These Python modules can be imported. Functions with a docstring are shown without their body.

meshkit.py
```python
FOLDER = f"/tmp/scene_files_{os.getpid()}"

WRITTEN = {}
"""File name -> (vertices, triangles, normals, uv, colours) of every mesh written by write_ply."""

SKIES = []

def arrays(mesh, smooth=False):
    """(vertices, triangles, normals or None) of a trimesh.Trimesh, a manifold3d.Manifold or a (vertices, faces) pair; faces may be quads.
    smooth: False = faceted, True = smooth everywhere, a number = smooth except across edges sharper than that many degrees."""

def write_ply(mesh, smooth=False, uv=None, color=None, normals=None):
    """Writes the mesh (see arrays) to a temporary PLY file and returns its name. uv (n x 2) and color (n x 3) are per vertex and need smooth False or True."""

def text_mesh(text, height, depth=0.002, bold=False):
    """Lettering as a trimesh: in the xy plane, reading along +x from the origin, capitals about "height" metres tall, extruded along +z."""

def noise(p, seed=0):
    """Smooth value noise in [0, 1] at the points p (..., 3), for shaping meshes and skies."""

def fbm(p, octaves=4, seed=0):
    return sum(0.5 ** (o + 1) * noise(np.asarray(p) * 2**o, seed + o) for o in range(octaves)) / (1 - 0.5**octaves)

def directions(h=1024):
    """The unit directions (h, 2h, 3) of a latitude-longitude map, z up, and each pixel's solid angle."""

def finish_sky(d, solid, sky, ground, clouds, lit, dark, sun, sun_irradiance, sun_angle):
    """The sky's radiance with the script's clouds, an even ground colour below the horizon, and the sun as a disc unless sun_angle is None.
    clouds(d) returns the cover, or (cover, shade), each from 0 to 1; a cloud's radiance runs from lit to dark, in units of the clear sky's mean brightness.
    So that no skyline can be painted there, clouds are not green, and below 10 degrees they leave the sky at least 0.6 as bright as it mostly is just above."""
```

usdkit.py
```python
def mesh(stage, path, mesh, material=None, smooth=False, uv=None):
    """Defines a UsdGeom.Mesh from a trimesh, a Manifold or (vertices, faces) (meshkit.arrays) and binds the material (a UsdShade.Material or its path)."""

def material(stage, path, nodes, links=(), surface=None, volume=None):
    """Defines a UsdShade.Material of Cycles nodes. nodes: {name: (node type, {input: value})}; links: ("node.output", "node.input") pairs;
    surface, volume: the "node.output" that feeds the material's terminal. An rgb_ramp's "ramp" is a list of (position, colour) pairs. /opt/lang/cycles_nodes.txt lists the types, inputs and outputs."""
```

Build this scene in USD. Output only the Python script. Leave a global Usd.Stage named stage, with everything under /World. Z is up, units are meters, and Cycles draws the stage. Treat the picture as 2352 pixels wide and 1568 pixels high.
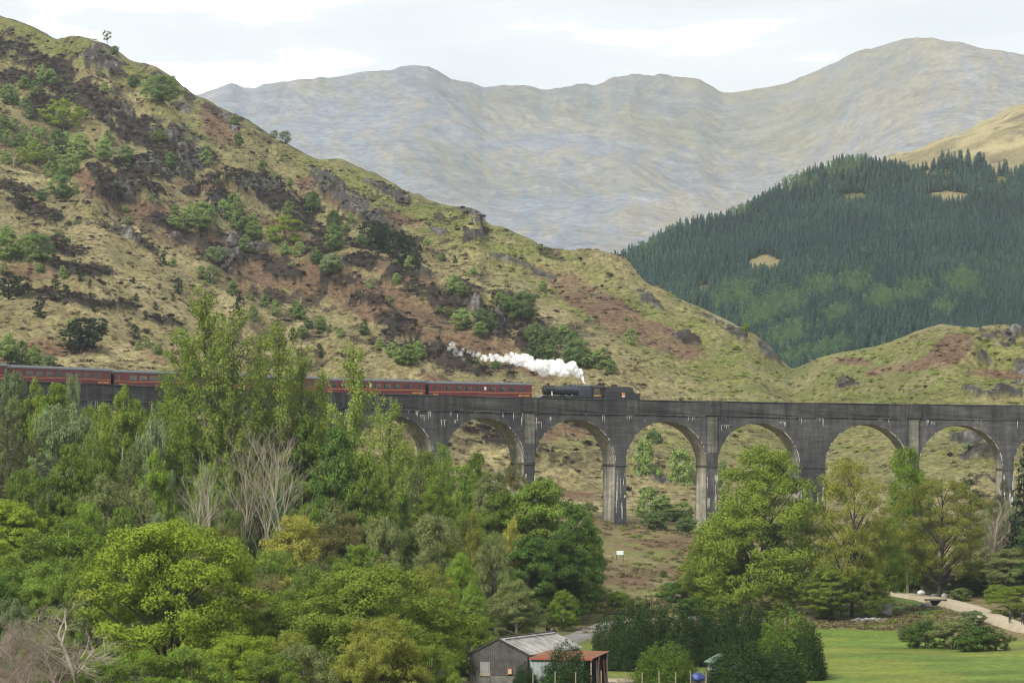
import math
import numpy as np
import trimesh
import manifold3d as m3
import usdkit
import meshkit
from scipy.interpolate import RBFInterpolator, PchipInterpolator
from pxr import Usd, UsdGeom, UsdLux, UsdShade, Sdf, Gf, Vt

stage = Usd.Stage.CreateInMemory()
UsdGeom.SetStageUpAxis(stage, "Z")
UsdGeom.SetStageMetersPerUnit(stage, 1.0)
UsdGeom.Xform.Define(stage, "/World")
UsdGeom.Scope.Define(stage, "/World/Looks")

# ------------------------------------------------------------------ camera
# Survey of the photograph, in units of a 2352 px wide picture: f = 7400, horizon row 1150.
FPX, CX, HOR, EYE = 7400.0, 1176.0, 1150.0, 20.0
cam = UsdGeom.Camera.Define(stage, "/World/camera")
cam.AddTranslateOp().Set(Gf.Vec3d(0, 0, EYE))
cam.AddRotateXYZOp().Set(Gf.Vec3f(90, 0, 0))
cam.CreateHorizontalApertureAttr(36.0)
cam.CreateVerticalApertureAttr(36.0 * 682 / 1024)
cam.CreateFocalLengthAttr(36.0 * FPX / 2352)
cam.CreateVerticalApertureOffsetAttr(36.0 * (HOR - 784) / 2352)
cam.CreateClippingRangeAttr(Gf.Vec2f(1.0, 60000.0))
cam.CreateExposureAttr(1.93)

# ------------------------------------------------------------------ sky and sun
SUN = np.array([-0.45, -0.62, 0.78]); SUN /= np.linalg.norm(SUN)
usdkit.material(stage, "/World/Looks/sky", {
    "tc": ("texture_coordinate", {}),
    "map": ("mapping", {"location": (0.35, 0.0, 0.22), "scale": (3.2, 3.2, 15.0)}),
    "n": ("noise_texture", {"scale": 2.2, "detail": 6.0, "roughness": 0.52, "distortion": 0.4}),
    "r": ("rgb_ramp", {"ramp": [(0.30, (1.98, 2.02, 2.00)), (0.44, (2.20, 2.22, 2.17)), (0.55, (2.48, 2.47, 2.38)), (0.62, (5.6, 5.6, 5.4)), (0.75, (9.0, 8.9, 8.5))]}),
    "s": ("sky_texture", {"sky_type": "single_scattering", "sun_disc": False, "sun_elevation": float(math.asin(SUN[2])), "sun_rotation": float(math.atan2(SUN[0], SUN[1]))}),
    "m": ("mix_color", {"fac": 0.93}),
    "bg": ("background_shader", {"strength": 0.10})},
    [("tc.generated", "map.vector"), ("map.vector", "n.vector"), ("n.fac", "r.fac"), ("s.color", "m.a"), ("r.color", "m.b"), ("m.result", "bg.color")],
    surface="bg.background")
dome = UsdLux.DomeLight.Define(stage, "/World/sky")
UsdShade.MaterialBindingAPI.Apply(dome.GetPrim()).Bind(UsdShade.Material.Get(stage, "/World/Looks/sky"))
dome.GetPrim().SetCustomDataByKey("kind", "structure")
sun = UsdLux.DistantLight.Define(stage, "/World/sun")
sun.CreateIntensityAttr(0.4)
sun.CreateAngleAttr(14.0)
sun.CreateColorAttr(Gf.Vec3f(1.0, 0.95, 0.86))
sun.GetPrim().CreateAttribute("inputs:normalize", Sdf.ValueTypeNames.Bool).Set(True)
_q = Gf.Rotation(Gf.Vec3d(0, 0, -1), Gf.Vec3d(*(-SUN).tolist())).GetQuat()
sun.AddOrientOp().Set(Gf.Quatf(_q))

# ------------------------------------------------------------------ helpers
_names = {}


def fresh(name, parent="/World"):
    k = parent + "/" + name
    n = _names.get(k, -1) + 1
    _names[k] = n
    return k if n == 0 else f"{k}_{n:03d}"


def tag(prim, label=None, cat=None, group=None, kind=None):
    prim = prim.GetPrim() if hasattr(prim, "GetPrim") else prim
    for k, v in (("label", label), ("category", cat), ("group", group), ("kind", kind)):
        if v:
            prim.SetCustomDataByKey(k, v)
    return prim


def thing(name, label, cat, loc=(0, 0, 0), rotz=0.0, group=None, kind=None):
    x = UsdGeom.Xform.Define(stage, fresh(name))
    x.AddTranslateOp().Set(Gf.Vec3d(*map(float, loc)))
    if rotz:
        x.AddRotateZOp().Set(math.degrees(rotz))
    return tag(x, label, cat, group, kind)


def part(name, mesh, material, parent=None, smooth=False, label=None):
    parent = "/World" if parent is None else str(parent.GetPath())
    p = usdkit.mesh(stage, fresh(name, parent), mesh, "/World/Looks/" + material, smooth=smooth).GetPrim()
    if label:
        p.SetCustomDataByKey("label", label)
    return p


def copy_of(cls, name, label, cat, loc, rotz=0.0, scale=(1, 1, 1), group=None):
    x = UsdGeom.Xform.Define(stage, fresh(name))
    x.AddTranslateOp().Set(Gf.Vec3d(*map(float, loc)))
    x.AddRotateZOp().Set(math.degrees(rotz))
    x.AddScaleOp().Set(Gf.Vec3f(*map(float, scale)))
    x.GetPrim().GetReferences().AddInternalReference(cls)
    x.GetPrim().SetInstanceable(True)
    return tag(x, label, cat, group)


def box(x0, x1, y0, y1, z0, z1):
    m = trimesh.creation.box((x1 - x0, y1 - y0, z1 - z0))
    m.apply_translation(((x0 + x1) / 2, (y0 + y1) / 2, (z0 + z1) / 2))
    return m


def cat(ms):
    return trimesh.util.concatenate(ms)


def tube(pts, rad, n=6, cap=True):
    """A tapered tube along points."""
    pts = np.asarray(pts, float)
    rad = np.broadcast_to(np.asarray(rad, float), (len(pts),))
    d = np.gradient(pts, axis=0)
    d /= np.maximum(np.linalg.norm(d, axis=1, keepdims=True), 1e-9)
    ref = np.where(np.abs(d[:, 2:3]) > 0.9, [[1.0, 0, 0]], [[0, 0, 1.0]])
    a = np.cross(d, ref)
    a /= np.linalg.norm(a, axis=1, keepdims=True)
    b = np.cross(d, a)
    t = np.arange(n) / n * 2 * math.pi
    v = pts[:, None] + rad[:, None, None] * (np.cos(t)[None, :, None] * a[:, None] + np.sin(t)[None, :, None] * b[:, None])
    v = v.reshape(-1, 3)
    i = np.arange(len(pts) - 1)[:, None] * n + np.arange(n)[None]
    j = np.arange(len(pts) - 1)[:, None] * n + (np.arange(n)[None] + 1) % n
    f = np.concatenate([np.stack([i, i + n, j + n], -1).reshape(-1, 3), np.stack([i, j + n, j], -1).reshape(-1, 3)])
    if cap:
        for base, rev in ((0, False), ((len(pts) - 1) * n, True)):
            k = np.arange(1, n - 1)
            c = np.stack([np.full(n - 2, base), base + k, base + k + 1], -1)
            f = np.concatenate([f, c[:, ::-1] if rev else c])
    return trimesh.Trimesh(v, f[:, ::-1], process=False)


def simple(path, color, rough=0.6, var=0.0, scale=2.0, bump=0.0, bscale=20.0, metallic=0.0, spec=0.5, color2=None, detail=5.0, coat=0.0):
    """A principled material whose colour runs from color to color2 with noise in object space, with bump."""
    nodes = {"p": ("principled_bsdf", {"base_color": tuple(color), "roughness": rough, "metallic": metallic, "specular_ior_level": spec, "coat_weight": coat})}
    links = []
    if color2 is not None or var:
        c2 = color2 if color2 is not None else tuple(c * (1 - var) for c in color)
        nodes.update({"tc": ("texture_coordinate", {}), "n": ("noise_texture", {"scale": scale, "detail": detail, "roughness": 0.6}),
                      "r": ("rgb_ramp", {"ramp": [(0.36, tuple(color)), (0.64, tuple(c2))]})})
        links += [("tc.object", "n.vector"), ("n.fac", "r.fac"), ("r.color", "p.base_color")]
    if bump:
        nodes.update({"tc2": ("texture_coordinate", {}), "bn": ("noise_texture", {"scale": bscale, "detail": 4.0}), "b": ("bump", {"strength": 0.6, "distance": bump})})
        links += [("tc2.object", "bn.vector"), ("bn.fac", "b.height"), ("b.normal", "p.normal")]
    usdkit.material(stage, "/World/Looks/" + path, nodes, links, surface="p.BSDF")


def ray(px, py, Y):
    """The point at depth Y that the survey saw at (px, py)."""
    px, py, Y = np.broadcast_arrays(np.asarray(px, float), np.asarray(py, float), np.asarray(Y, float))
    return np.stack([(px - CX) / FPX * Y, Y, EYE + (HOR - py) / FPX * Y], -1)


def screen(p):
    p = np.asarray(p, float)
    return CX + FPX * p[..., 0] / p[..., 1], HOR - FPX * (p[..., 2] - EYE) / p[..., 1]


def sstep(a, b, x):
    t = np.clip((x - a) / (b - a), 0, 1)
    return t * t * (3 - 2 * t)


def grid_faces(nr, nc):
    i = (np.arange(nr - 1)[:, None] * nc + np.arange(nc - 1)[None]).ravel()
    return np.concatenate([np.stack([i, i + 1, i + nc + 1], -1), np.stack([i, i + nc + 1, i + nc], -1)])


def color_mesh(name, v, f, col, material, parent=None, smooth=True, keep=None):
    v = v.reshape(-1, 3)
    if keep is not None:
        f = f[keep.ravel()[f].all(1)]
    p = part(name, trimesh.Trimesh(v, f, process=False), material, parent, smooth)
    pv = UsdGeom.PrimvarsAPI(p).CreatePrimvar("cover", Sdf.ValueTypeNames.Color3fArray, UsdGeom.Tokens.vertex)
    pv.Set(Vt.Vec3fArray.FromNumpy(np.clip(col.reshape(-1, 3), 0, 1).astype(np.float32)))
    return p


def ground_material(path, fine, mid, bump, dist, amount=0.55):
    """Vegetation cover from the mesh's own "cover" colours (which plant grows where; on the mountains with haze painted in), broken up by fine noise."""
    usdkit.material(stage, "/World/Looks/" + path, {
        "a": ("attribute", {"attribute": "cover"}), "g": ("geometry", {}),
        "n1": ("noise_texture", {"scale": fine, "detail": 5.0, "roughness": 0.7}), "n2": ("noise_texture", {"scale": mid, "detail": 4.0, "roughness": 0.6}),
        "r1": ("rgb_ramp", {"ramp": [(0.30, (1 - amount,) * 3), (0.72, (1 + amount * 0.8,) * 3)]}),
        "r2": ("rgb_ramp", {"ramp": [(0.30, (0.80, 0.80, 0.76)), (0.70, (1.18, 1.16, 1.10))]}),
        "m1": ("mix_color", {"blend_type": "multiply", "fac": 1.0, "use_clamp": False}), "m2": ("mix_color", {"blend_type": "multiply", "fac": 1.0, "use_clamp": False}),
        "b": ("bump", {"strength": 0.8, "distance": bump}), "bn": ("noise_texture", {"scale": dist, "detail": 6.0, "roughness": 0.65}),
        "p": ("principled_bsdf", {"roughness": 0.9, "specular_ior_level": 0.15})},
        [("g.position", "n1.vector"), ("g.position", "n2.vector"), ("g.position", "bn.vector"), ("n1.fac", "r1.fac"), ("n2.fac", "r2.fac"),
         ("a.color", "m1.a"), ("r1.color", "m1.b"), ("m1.result", "m2.a"), ("r2.color", "m2.b"), ("m2.result", "p.base_color"),
         ("bn.fac", "b.height"), ("b.normal", "p.normal")], surface="p.BSDF")


K_ = 0.56
STRAW = np.array([0.262, 0.226, 0.112]); PALE = np.array([0.335, 0.29, 0.155]); GREEN = np.array([0.175, 0.185, 0.06]); LUSH = np.array([0.10, 0.19, 0.035])
BRACKEN = np.array([0.190, 0.125, 0.078]); HEATH = np.array([0.036, 0.027, 0.021]); ROCK = np.array([0.088, 0.084, 0.080]); BROWNGRASS = np.array([0.17, 0.13, 0.07])
STRAW, PALE, GREEN, LUSH, BRACKEN, HEATH, ROCK, BROWNGRASS = (K_ * c for c in (STRAW, PALE, GREEN, LUSH, BRACKEN, HEATH, ROCK, BROWNGRASS))
# ------------------------------------------------------------------ terrain: the valley
VC = np.array([  # px, depth, height relative to the camera
    (1600, 300, -18.6), (2000, 320, -18.5), (2350, 330, -18.4), (2700, 340, -17.5), (2000, 390, -18.2), (2352, 410, -17.9), (1900, 440, -17.4), (2352, 432, -17.6),
    (1250, 330, -18.4), (1420, 370, -18.3), (1000, 330, -18.2), (700, 300, -18.2), (300, 280, -18), (0, 290, -17), (-500, 300, -14), (700, 240, -18.4), (1700, 240, -18.6), (1176, 150, -15), (1000, 60, -8), (1400, 60, -8), (1176, 10, -2.4), (1176, -40, 0), (-1500, 60, -8), (4000, 60, -8),
    (1000, 430, -14.2), (700, 420, -12.5), (500, 430, -9.5), (200, 430, -7), (0, 430, -5), (-500, 430, 1),
    (1000, 510, -6), (700, 490, -4.5), (400, 490, -1), (0, 480, 3), (-400, 470, 8),
    (-300, 500, 13), (0, 510, 9), (300, 525, 6), (600, 542, 3.5), (1000, 557, 0), (1210, 564, -2.2), (1415, 569, -3.7), (1620, 571, -5.6), (1860, 570, -6.4), (2100, 566, -6.3), (2352, 560, -6), (2800, 545, -2),
    (1424, 520, -9.5), (1424, 470, -13.8), (1500, 430, -16.6), (1400, 400, -17.8), (1200, 480, -10.8), (1200, 400, -16.8), (1600, 500, -12.5), (1750, 470, -15.2), (1875, 457, -16.1),
    (2010, 512, -14.7), (2140, 482, -15.3), (2300, 500, -13.5), (2600, 490, -10), (1900, 530, -11.8), (2200, 535, -11),
    (0, 600, 15), (300, 610, 12), (600, 615, 8), (1000, 615, 3), (1300, 620, -1), (1600, 625, -3), (1900, 630, -2.5), (2200, 625, -1.5), (2500, 620, 1), (-400, 590, 20), (2900, 610, 6),
    (0, 680, 30), (600, 690, 20), (1000, 690, 11), (1300, 690, 6), (1600, 690, 4), (1900, 690, 8), (2352, 690, 11)], float)
VP = np.stack([(VC[:, 0] - CX) / FPX * VC[:, 1], VC[:, 1]], -1)
_rbf = RBFInterpolator(VP / 100, VC[:, 2], kernel="thin_plate_spline", smoothing=0.002)


def valley(X, Y):
    X, Y = np.broadcast_arrays(np.asarray(X, float), np.asarray(Y, float))
    sh = X.shape
    X, Y = X.ravel(), Y.ravel()
    z = EYE + _rbf(np.stack([np.clip(X, -130, 130), np.clip(Y, -60, 720)], -1) / 100)
    q = np.stack([X, Y, 0 * X], -1)
    rough = 0.9 * (meshkit.fbm(q / 18, 3, 5) - 0.5) + 0.5 * (meshkit.fbm(q / 4, 2, 9) - 0.5)
    field = sstep(36, 46, X) * sstep(445, 425, Y) * sstep(250, 270, Y)
    yard = sstep(30, 12, np.abs(X - 8)) * sstep(350, 335, Y)
    pth = np.exp(-((Y - np.interp(CX + FPX * X / np.maximum(Y, 1), [1880, 1965, 2010, 2060, 2110, 2170, 2250, 2310, 2370, 2460], [500, 509, 508, 502, 492, 476, 456, 441, 428, 415])) / 7.0) ** 2) * sstep(30, 50, X)
    z = z + 0.6 * pth
    return (z + rough * (1 - np.clip(field + yard + pth, 0, 1)) * sstep(230, 330, Y)).reshape(sh)


def fan(px, Y):
    return (px - CX) / FPX * Y


# ------------------------------------------------------------------ terrain: the hill behind the viaduct and the knoll (one skyline, one surface)
SK = np.array([(-700, -330), (-300, -90), (0, 38), (60, 58), (110, 82), (152, 104), (180, 97), (205, 94), (235, 100), (262, 112), (282, 128), (300, 139), (345, 150), (372, 165), (400, 184), (428, 205), (450, 222), (470, 228), (520, 256), (560, 270), (590, 290), (620, 310), (650, 326), (680, 343), (740, 368), (775, 366), (800, 375), (830, 388), (860, 398), (890, 412), (930, 440), (965, 448), (1000, 464), (1040, 475), (1075, 477), (1100, 485), (1120, 510), (1150, 522), (1200, 543), (1250, 568), (1300, 592), (1340, 600), (1400, 612), (1480, 655), (1520, 668), (1560, 690), (1600, 705), (1640, 722), (1680, 742), (1710, 757), (1740, 782), (1770, 810), (1800, 834), (1822, 849), (1845, 842), (1880, 825), (1930, 808), (2000, 796), (2060, 778), (2110, 758), (2150, 751), (2190, 751), (2230, 758), (2280, 754), (2352, 758), (2450, 770), (2600, 740), (3000, 600), (3400, 430)], float)
SKD = np.array([(-700, 1500), (0, 1330), (300, 1280), (700, 1220), (1100, 1130), (1500, 1010), (1822, 905), (2000, 860), (2200, 830), (2352, 840), (3400, 950)], float)
_sk = PchipInterpolator(SK[:, 0], SK[:, 1])
_skd = PchipInterpolator(SKD[:, 0], SKD[:, 1])
Y0H = 604.0
hp = np.unique(np.concatenate([np.linspace(-640, 0, 90), np.linspace(0, 2352, 790), np.linspace(2352, 3300, 90)]))
ht = np.concatenate([np.linspace(0, 1, 360) ** 1.1, 1 + np.array([0.006, 0.015, 0.03, 0.06, 0.12, 0.25, 0.5])])
HPX, HT = np.meshgrid(hp, ht)
HR = _skd(HPX)
HY = Y0H + HT * (HR - Y0H)
HX = fan(HPX, HY)
# base: the height of the valley sheet at Y0H; then the screen row runs up to the skyline
zb = valley(fan(hp, Y0H), Y0H)
rowb = HOR - (zb - EYE) / Y0H * FPX
rowb = np.maximum(rowb, _sk(hp) + 30)
rows = rowb[None] + (_sk(hp) - rowb)[None] * np.clip(HT, 0, 1) ** 0.92
HZ = EYE + (HOR - rows) / FPX * HY
inside = np.clip(HT, 0, 1)
win = sstep(0.0, 0.10, inside) * (1 - sstep(0.93, 1.0, inside))
q = np.stack([HX, HY, 0 * HX], -1)
warp = meshkit.fbm(q / 90, 3, 31) - 0.5
q2 = q + warp[..., None] * np.array([60.0, 50.0, 0])
big = meshkit.fbm(q2 / np.array([130, 90, 1]), 4, 11) - 0.5
ridg = 1 - np.abs(2 * meshkit.fbm(q2 / np.array([70, 42, 1]), 5, 17) - 1) ** 0.8
fineh = meshkit.fbm(q / 9, 3, 23) - 0.5
left = 1 - sstep(1500, 1900, HPX)
HZ = HZ + win * (big * (9 + 13 * left) + (ridg - 0.6) * (3 + 7 * left) + fineh * 1.6)
# silhouette roughness
HZ = HZ + sstep(0.9, 1.0, inside) * (meshkit.fbm(np.stack([HX / 7, 0 * HX, 0 * HX], -1), 3, 41) - 0.5) * 2.2


def blob(cx, cy, rx, ry, ang=0.0, soft=0.5, px=None, py=None):
    a = math.radians(ang)
    dx, dy = px - cx, py - cy
    u, w = (dx * math.cos(a) + dy * math.sin(a)) / rx, (-dx * math.sin(a) + dy * math.cos(a)) / ry
    return 1 - sstep(1 - soft, 1 + soft, np.sqrt(u * u + w * w))


def crest(pts, width, amp, back):
    """A spur: rises gently from the front to a crest line (given where the survey saw it) and drops behind."""
    global HZ
    pts = np.array(pts, float)
    sx, sy = screen(np.stack([HX, HY, HZ], -1))
    line = np.interp(HPX, pts[:, 0], pts[:, 1])
    on = sstep(pts[0, 0] - 60, pts[0, 0] + 40, HPX) * (1 - sstep(pts[-1, 0] - 50, pts[-1, 0] + 40, HPX))
    d = sy - line  # positive: in front of (below) the crest
    HZ = HZ + amp * on * np.where(d > 0, np.exp(-((d / width) ** 2)), np.exp(-((d / back) ** 2)))


crest([(520, 700), (640, 762), (740, 800), (860, 850), (960, 885), (1030, 905)], 70, 6.0, 9)
crest([(150, 104), (205, 118), (262, 150), (330, 210), (420, 300)], 60, 5.0, 10)
crest([(590, 560), (700, 600), (800, 660), (900, 720)], 26, 5.0, 7)
crest([(730, 440), (830, 480), (900, 520)], 30, 4.0, 7)
crest([(200, 480), (290, 425), (380, 440)], 30, 6.0, 8)
crest([(470, 520), (520, 425), (600, 415), (690, 480)], 45, 7.0, 9)
crest([(1010, 655), (1080, 680), (1160, 720)], 24, 4.0, 7)
crest([(2210, 850), (2270, 822), (2352, 842), (2450, 850)], 22, 4.5, 6)
crest([(2230, 790), (2290, 768), (2360, 772)], 14, 2.5, 5)
crest([(1240, 1105), (1300, 1092), (1350, 1112)], 18, 2.2, 6)
hsx, hsy = screen(np.stack([HX, HY, HZ], -1))

# what grows where (all on the surface itself)
gy_, gx_ = np.gradient(HZ, axis=0), np.gradient(HZ, axis=1)
dY = np.maximum(np.gradient(HY, axis=0), 1e-3)
slope = gy_ / dY
nA, nB, nC = meshkit.fbm(q2 / 26, 6, 51), meshkit.fbm(q / np.array([11, 12, 1]), 6, 61), meshkit.fbm(q2 / 60, 4, 71)
nD = meshkit.fbm(q / np.array([3.2, 4.5, 1]), 4, 65)
cover = STRAW + (PALE - STRAW) * sstep(0.45, 0.65, nB)[..., None]


def lay(mask, color):
    global cover
    cover = cover + (np.asarray(color) - cover) * np.clip(mask, 0, 1)[..., None]


def spots(items):
    m = np.zeros_like(HZ)
    for it in items:
        m = np.maximum(m, blob(*it[:5], soft=0.55, px=hsx, py=hsy) * (it[5] if len(it) > 5 else 1.0))
    return m


# greener ground: upper ridge strip, the right flank and the knoll
green = spots([(300, 170, 330, 26, 24), (900, 440, 420, 60, 27), (1300, 640, 420, 60, 27), (1600, 800, 260, 80, 28), (2050, 860, 420, 110, 0), (120, 90, 170, 30, 22), (820, 400, 200, 40, 25), (2000, 1020, 500, 70, 0, 0.5), (400, 250, 150, 40, 40, 0.6)])
lay(green * (0.6 + 0.4 * sstep(0.30, 0.60, nA + 0.08)), GREEN * 1.12)
lay(sstep(0.52, 0.70, nB) * green * 0.45, PALE)
lay(sstep(0.56, 0.72, nC) * 0.45, GREEN)
# bracken
br = spots([(60, 330, 110, 40, 20), (330, 500, 120, 34, 30), (240, 440, 120, 26, 30), (440, 540, 170, 30, 28), (640, 620, 200, 34, 22), (560, 650, 90, 34, 20), (860, 690, 260, 46, 20), (1020, 760, 180, 40, 17), (700, 560, 120, 20, 30), (500, 285, 60, 40, 40, 0.8), (480, 425, 90, 18, 0), (100, 620, 120, 22, 0), (1360, 690, 170, 34, 28), (1480, 760, 140, 30, 22), (1320, 650, 60, 20, 25), (800, 470, 160, 24, 25, 0.8), (900, 500, 80, 14, 15), (2100, 840, 130, 12, -8), (2180, 810, 60, 30, -30), (2310, 860, 90, 10, 5), (1010, 875, 60, 12, 20), (1330, 985, 60, 20, 0), (1250, 1000, 40, 14, 0), (1350, 1140, 90, 12, 0), (130, 800, 110, 20, 0, 0.8), (380, 820, 90, 18, 5, 0.6), (950, 640, 110, 25, 25), (1180, 830, 110, 22, 20), (1960, 830, 50, 8, 5)])
lay(sstep(0.53, 0.66, br * 0.46 + nA * 0.35 + nD * 0.38), BRACKEN)
lay(sstep(0.50, 0.60, br * 0.5 + nA * 0.35 + nD * 0.35) * sstep(0.5, 0.65, nB) * 0.5, STRAW)
# heather, dark
he = spots([(20, 120, 90, 30, 15), (70, 140, 60, 30, 10), (60, 180, 80, 26, 0), (130, 165, 60, 40, 30), (180, 215, 90, 40, 25), (110, 250, 60, 40, 20), (250, 260, 80, 36, 30), (310, 300, 90, 40, 30), (370, 330, 90, 34, 25), (440, 350, 70, 30, 25), (350, 390, 90, 26, 10), (290, 420, 90, 30, 12), (240, 400, 60, 20, 30), (280, 450, 80, 25, 20), (440, 440, 28, 16, 0), (560, 420, 90, 34, 5), (620, 450, 70, 34, 25), (520, 470, 60, 40, 40), (370, 505, 60, 20, 20), (420, 540, 50, 20, 20), (330, 560, 50, 14, 30), (520, 590, 70, 34, 20), (600, 590, 60, 20, 10), (700, 500, 40, 60, 40), (740, 560, 40, 50, 40), (650, 625, 70, 18, 5), (760, 640, 70, 18, 10), (830, 600, 60, 40, 35), (930, 650, 70, 34, 30), (1000, 690, 60, 30, 30), (930, 620, 50, 20, 20), (1060, 690, 60, 40, 35), (1130, 740, 60, 40, 40), (1230, 800, 60, 40, 40), (1170, 690, 50, 20, 20), (900, 740, 50, 20, 5), (920, 765, 60, 14, 5), (850, 690, 40, 14, 15), (80, 480, 90, 26, 20), (120, 560, 80, 24, 20), (180, 620, 90, 18, 5), (120, 680, 110, 18, 8), (230, 700, 90, 14, 5), (40, 440, 60, 20, 20), (370, 740, 60, 12, 10), (1030, 810, 90, 30, 10), (1100, 840, 90, 26, 10), (960, 800, 60, 20, 12), (1080, 985, 50, 20, 15), (1140, 1010, 50, 14, 10), (680, 640, 30, 12, 0), (300, 380, 60, 30, 0)])
hem = sstep(0.655, 0.715, he * 0.40 + nB * 0.46 + nD * 0.34)
lay(hem, HEATH)
lay(hem * sstep(0.56, 0.64, nD) * 0.6, HEATH * 1.7)
lay(sstep(0.56, 0.60, nB * 0.55 + nD * 0.5) * sstep(0.42, 0.55, nC) * (1 - sstep(1250, 1500, HPX)) * 0.9 * sstep(0.02, 0.1, inside), HEATH * 1.5)
# rock
ro = spots([(230, 135, 62, 34, 25), (262, 160, 40, 26, 30), (250, 115, 50, 14, 30), (420, 248, 34, 16, 20), (540, 270, 30, 40, 40), (270, 270, 50, 34, 25), (390, 300, 60, 30, 30), (440, 350, 40, 40, 0), (360, 385, 60, 22, 10), (290, 440, 70, 16, 8), (430, 385, 50, 24, 0), (560, 430, 70, 26, 8), (610, 425, 40, 16, 10), (535, 560, 40, 40, 30), (530, 600, 40, 26, 10), (500, 470, 24, 20, 60), (300, 548, 50, 12, 40), (600, 565, 50, 12, 15), (410, 552, 50, 12, 20), (750, 425, 60, 30, 30), (800, 460, 80, 34, 35), (850, 490, 60, 26, 35), (870, 430, 60, 16, 30), (920, 455, 30, 12, 30), (1080, 485, 36, 14, 20), (1105, 500, 16, 20, 50), (1010, 535, 40, 10, 10), (1090, 540, 40, 10, 15), (1150, 590, 50, 8, 10), (1230, 620, 60, 8, 18), (960, 620, 50, 16, 30), (1085, 700, 26, 34, 20), (1130, 740, 40, 34, 40), (1490, 690, 40, 14, 35), (1580, 780, 50, 12, 20), (1690, 765, 40, 16, 40), (1640, 735, 40, 10, 30), (1770, 815, 50, 12, 40), (2290, 832, 50, 16, 5), (2330, 845, 40, 24, 0), (2290, 772, 60, 10, 5), (2330, 765, 50, 10, 0), (2310, 790, 40, 6, 0), (2270, 905, 80, 10, 0), (2340, 885, 40, 8, 0), (2230, 1010, 60, 14, 3), (2250, 1050, 60, 12, 3), (2290, 1100, 60, 8, 3), (2160, 960, 60, 10, 0), (1950, 880, 24, 8, 0), (1930, 885, 14, 6, 0), (1500, 1090, 50, 10, 20), (1290, 1005, 20, 10, 0), (1060, 690, 20, 10, 0)])
rockm = sstep(0.715, 0.77, ro * 0.42 + nB * 0.36 + nD * 0.42)
lay(rockm, ROCK)
lay(rockm * sstep(0.60, 0.68, meshkit.fbm(q / np.array([2.2, 5.0, 1]), 3, 81)), ROCK * 2.2)
lay(rockm * sstep(0.58, 0.70, meshkit.fbm(q / np.array([8.0, 5.0, 1]), 3, 83)), HEATH * 1.2)
HZ = HZ + win * rockm * (meshkit.fbm(q / np.array([4.0, 5.0, 1]), 4, 91) - 0.35) * 6.0 + win * hem * (nD - 0.2) * 1.6
cover = cover * (0.86 + 0.28 * meshkit.fbm(q / 5, 3, 101))[..., None]
HV = np.stack([HX, HY, HZ], -1)
hsx, hsy = screen(HV)
hmin = np.minimum.accumulate(hsy, axis=0)


def on_hill(px, py):
    """Where the survey's line of sight through (px, py) first meets the hill."""
    c = int(np.argmin(np.abs(hp - px)))
    col = hsy[:360, c]
    k = int(np.argmax(col <= py)) if (col <= py).any() else 359
    if k == 0:
        return HV[0, c]
    a = (col[k - 1] - py) / max(col[k - 1] - col[k], 1e-6)
    return HV[k - 1, c] * (1 - a) + HV[k, c] * a


def hill_z(X, Y):
    px = CX + FPX * X / Y
    c = int(np.argmin(np.abs(hp - px)))
    return float(np.interp(Y, HV[:, c, 1], HV[:, c, 2]))


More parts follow.
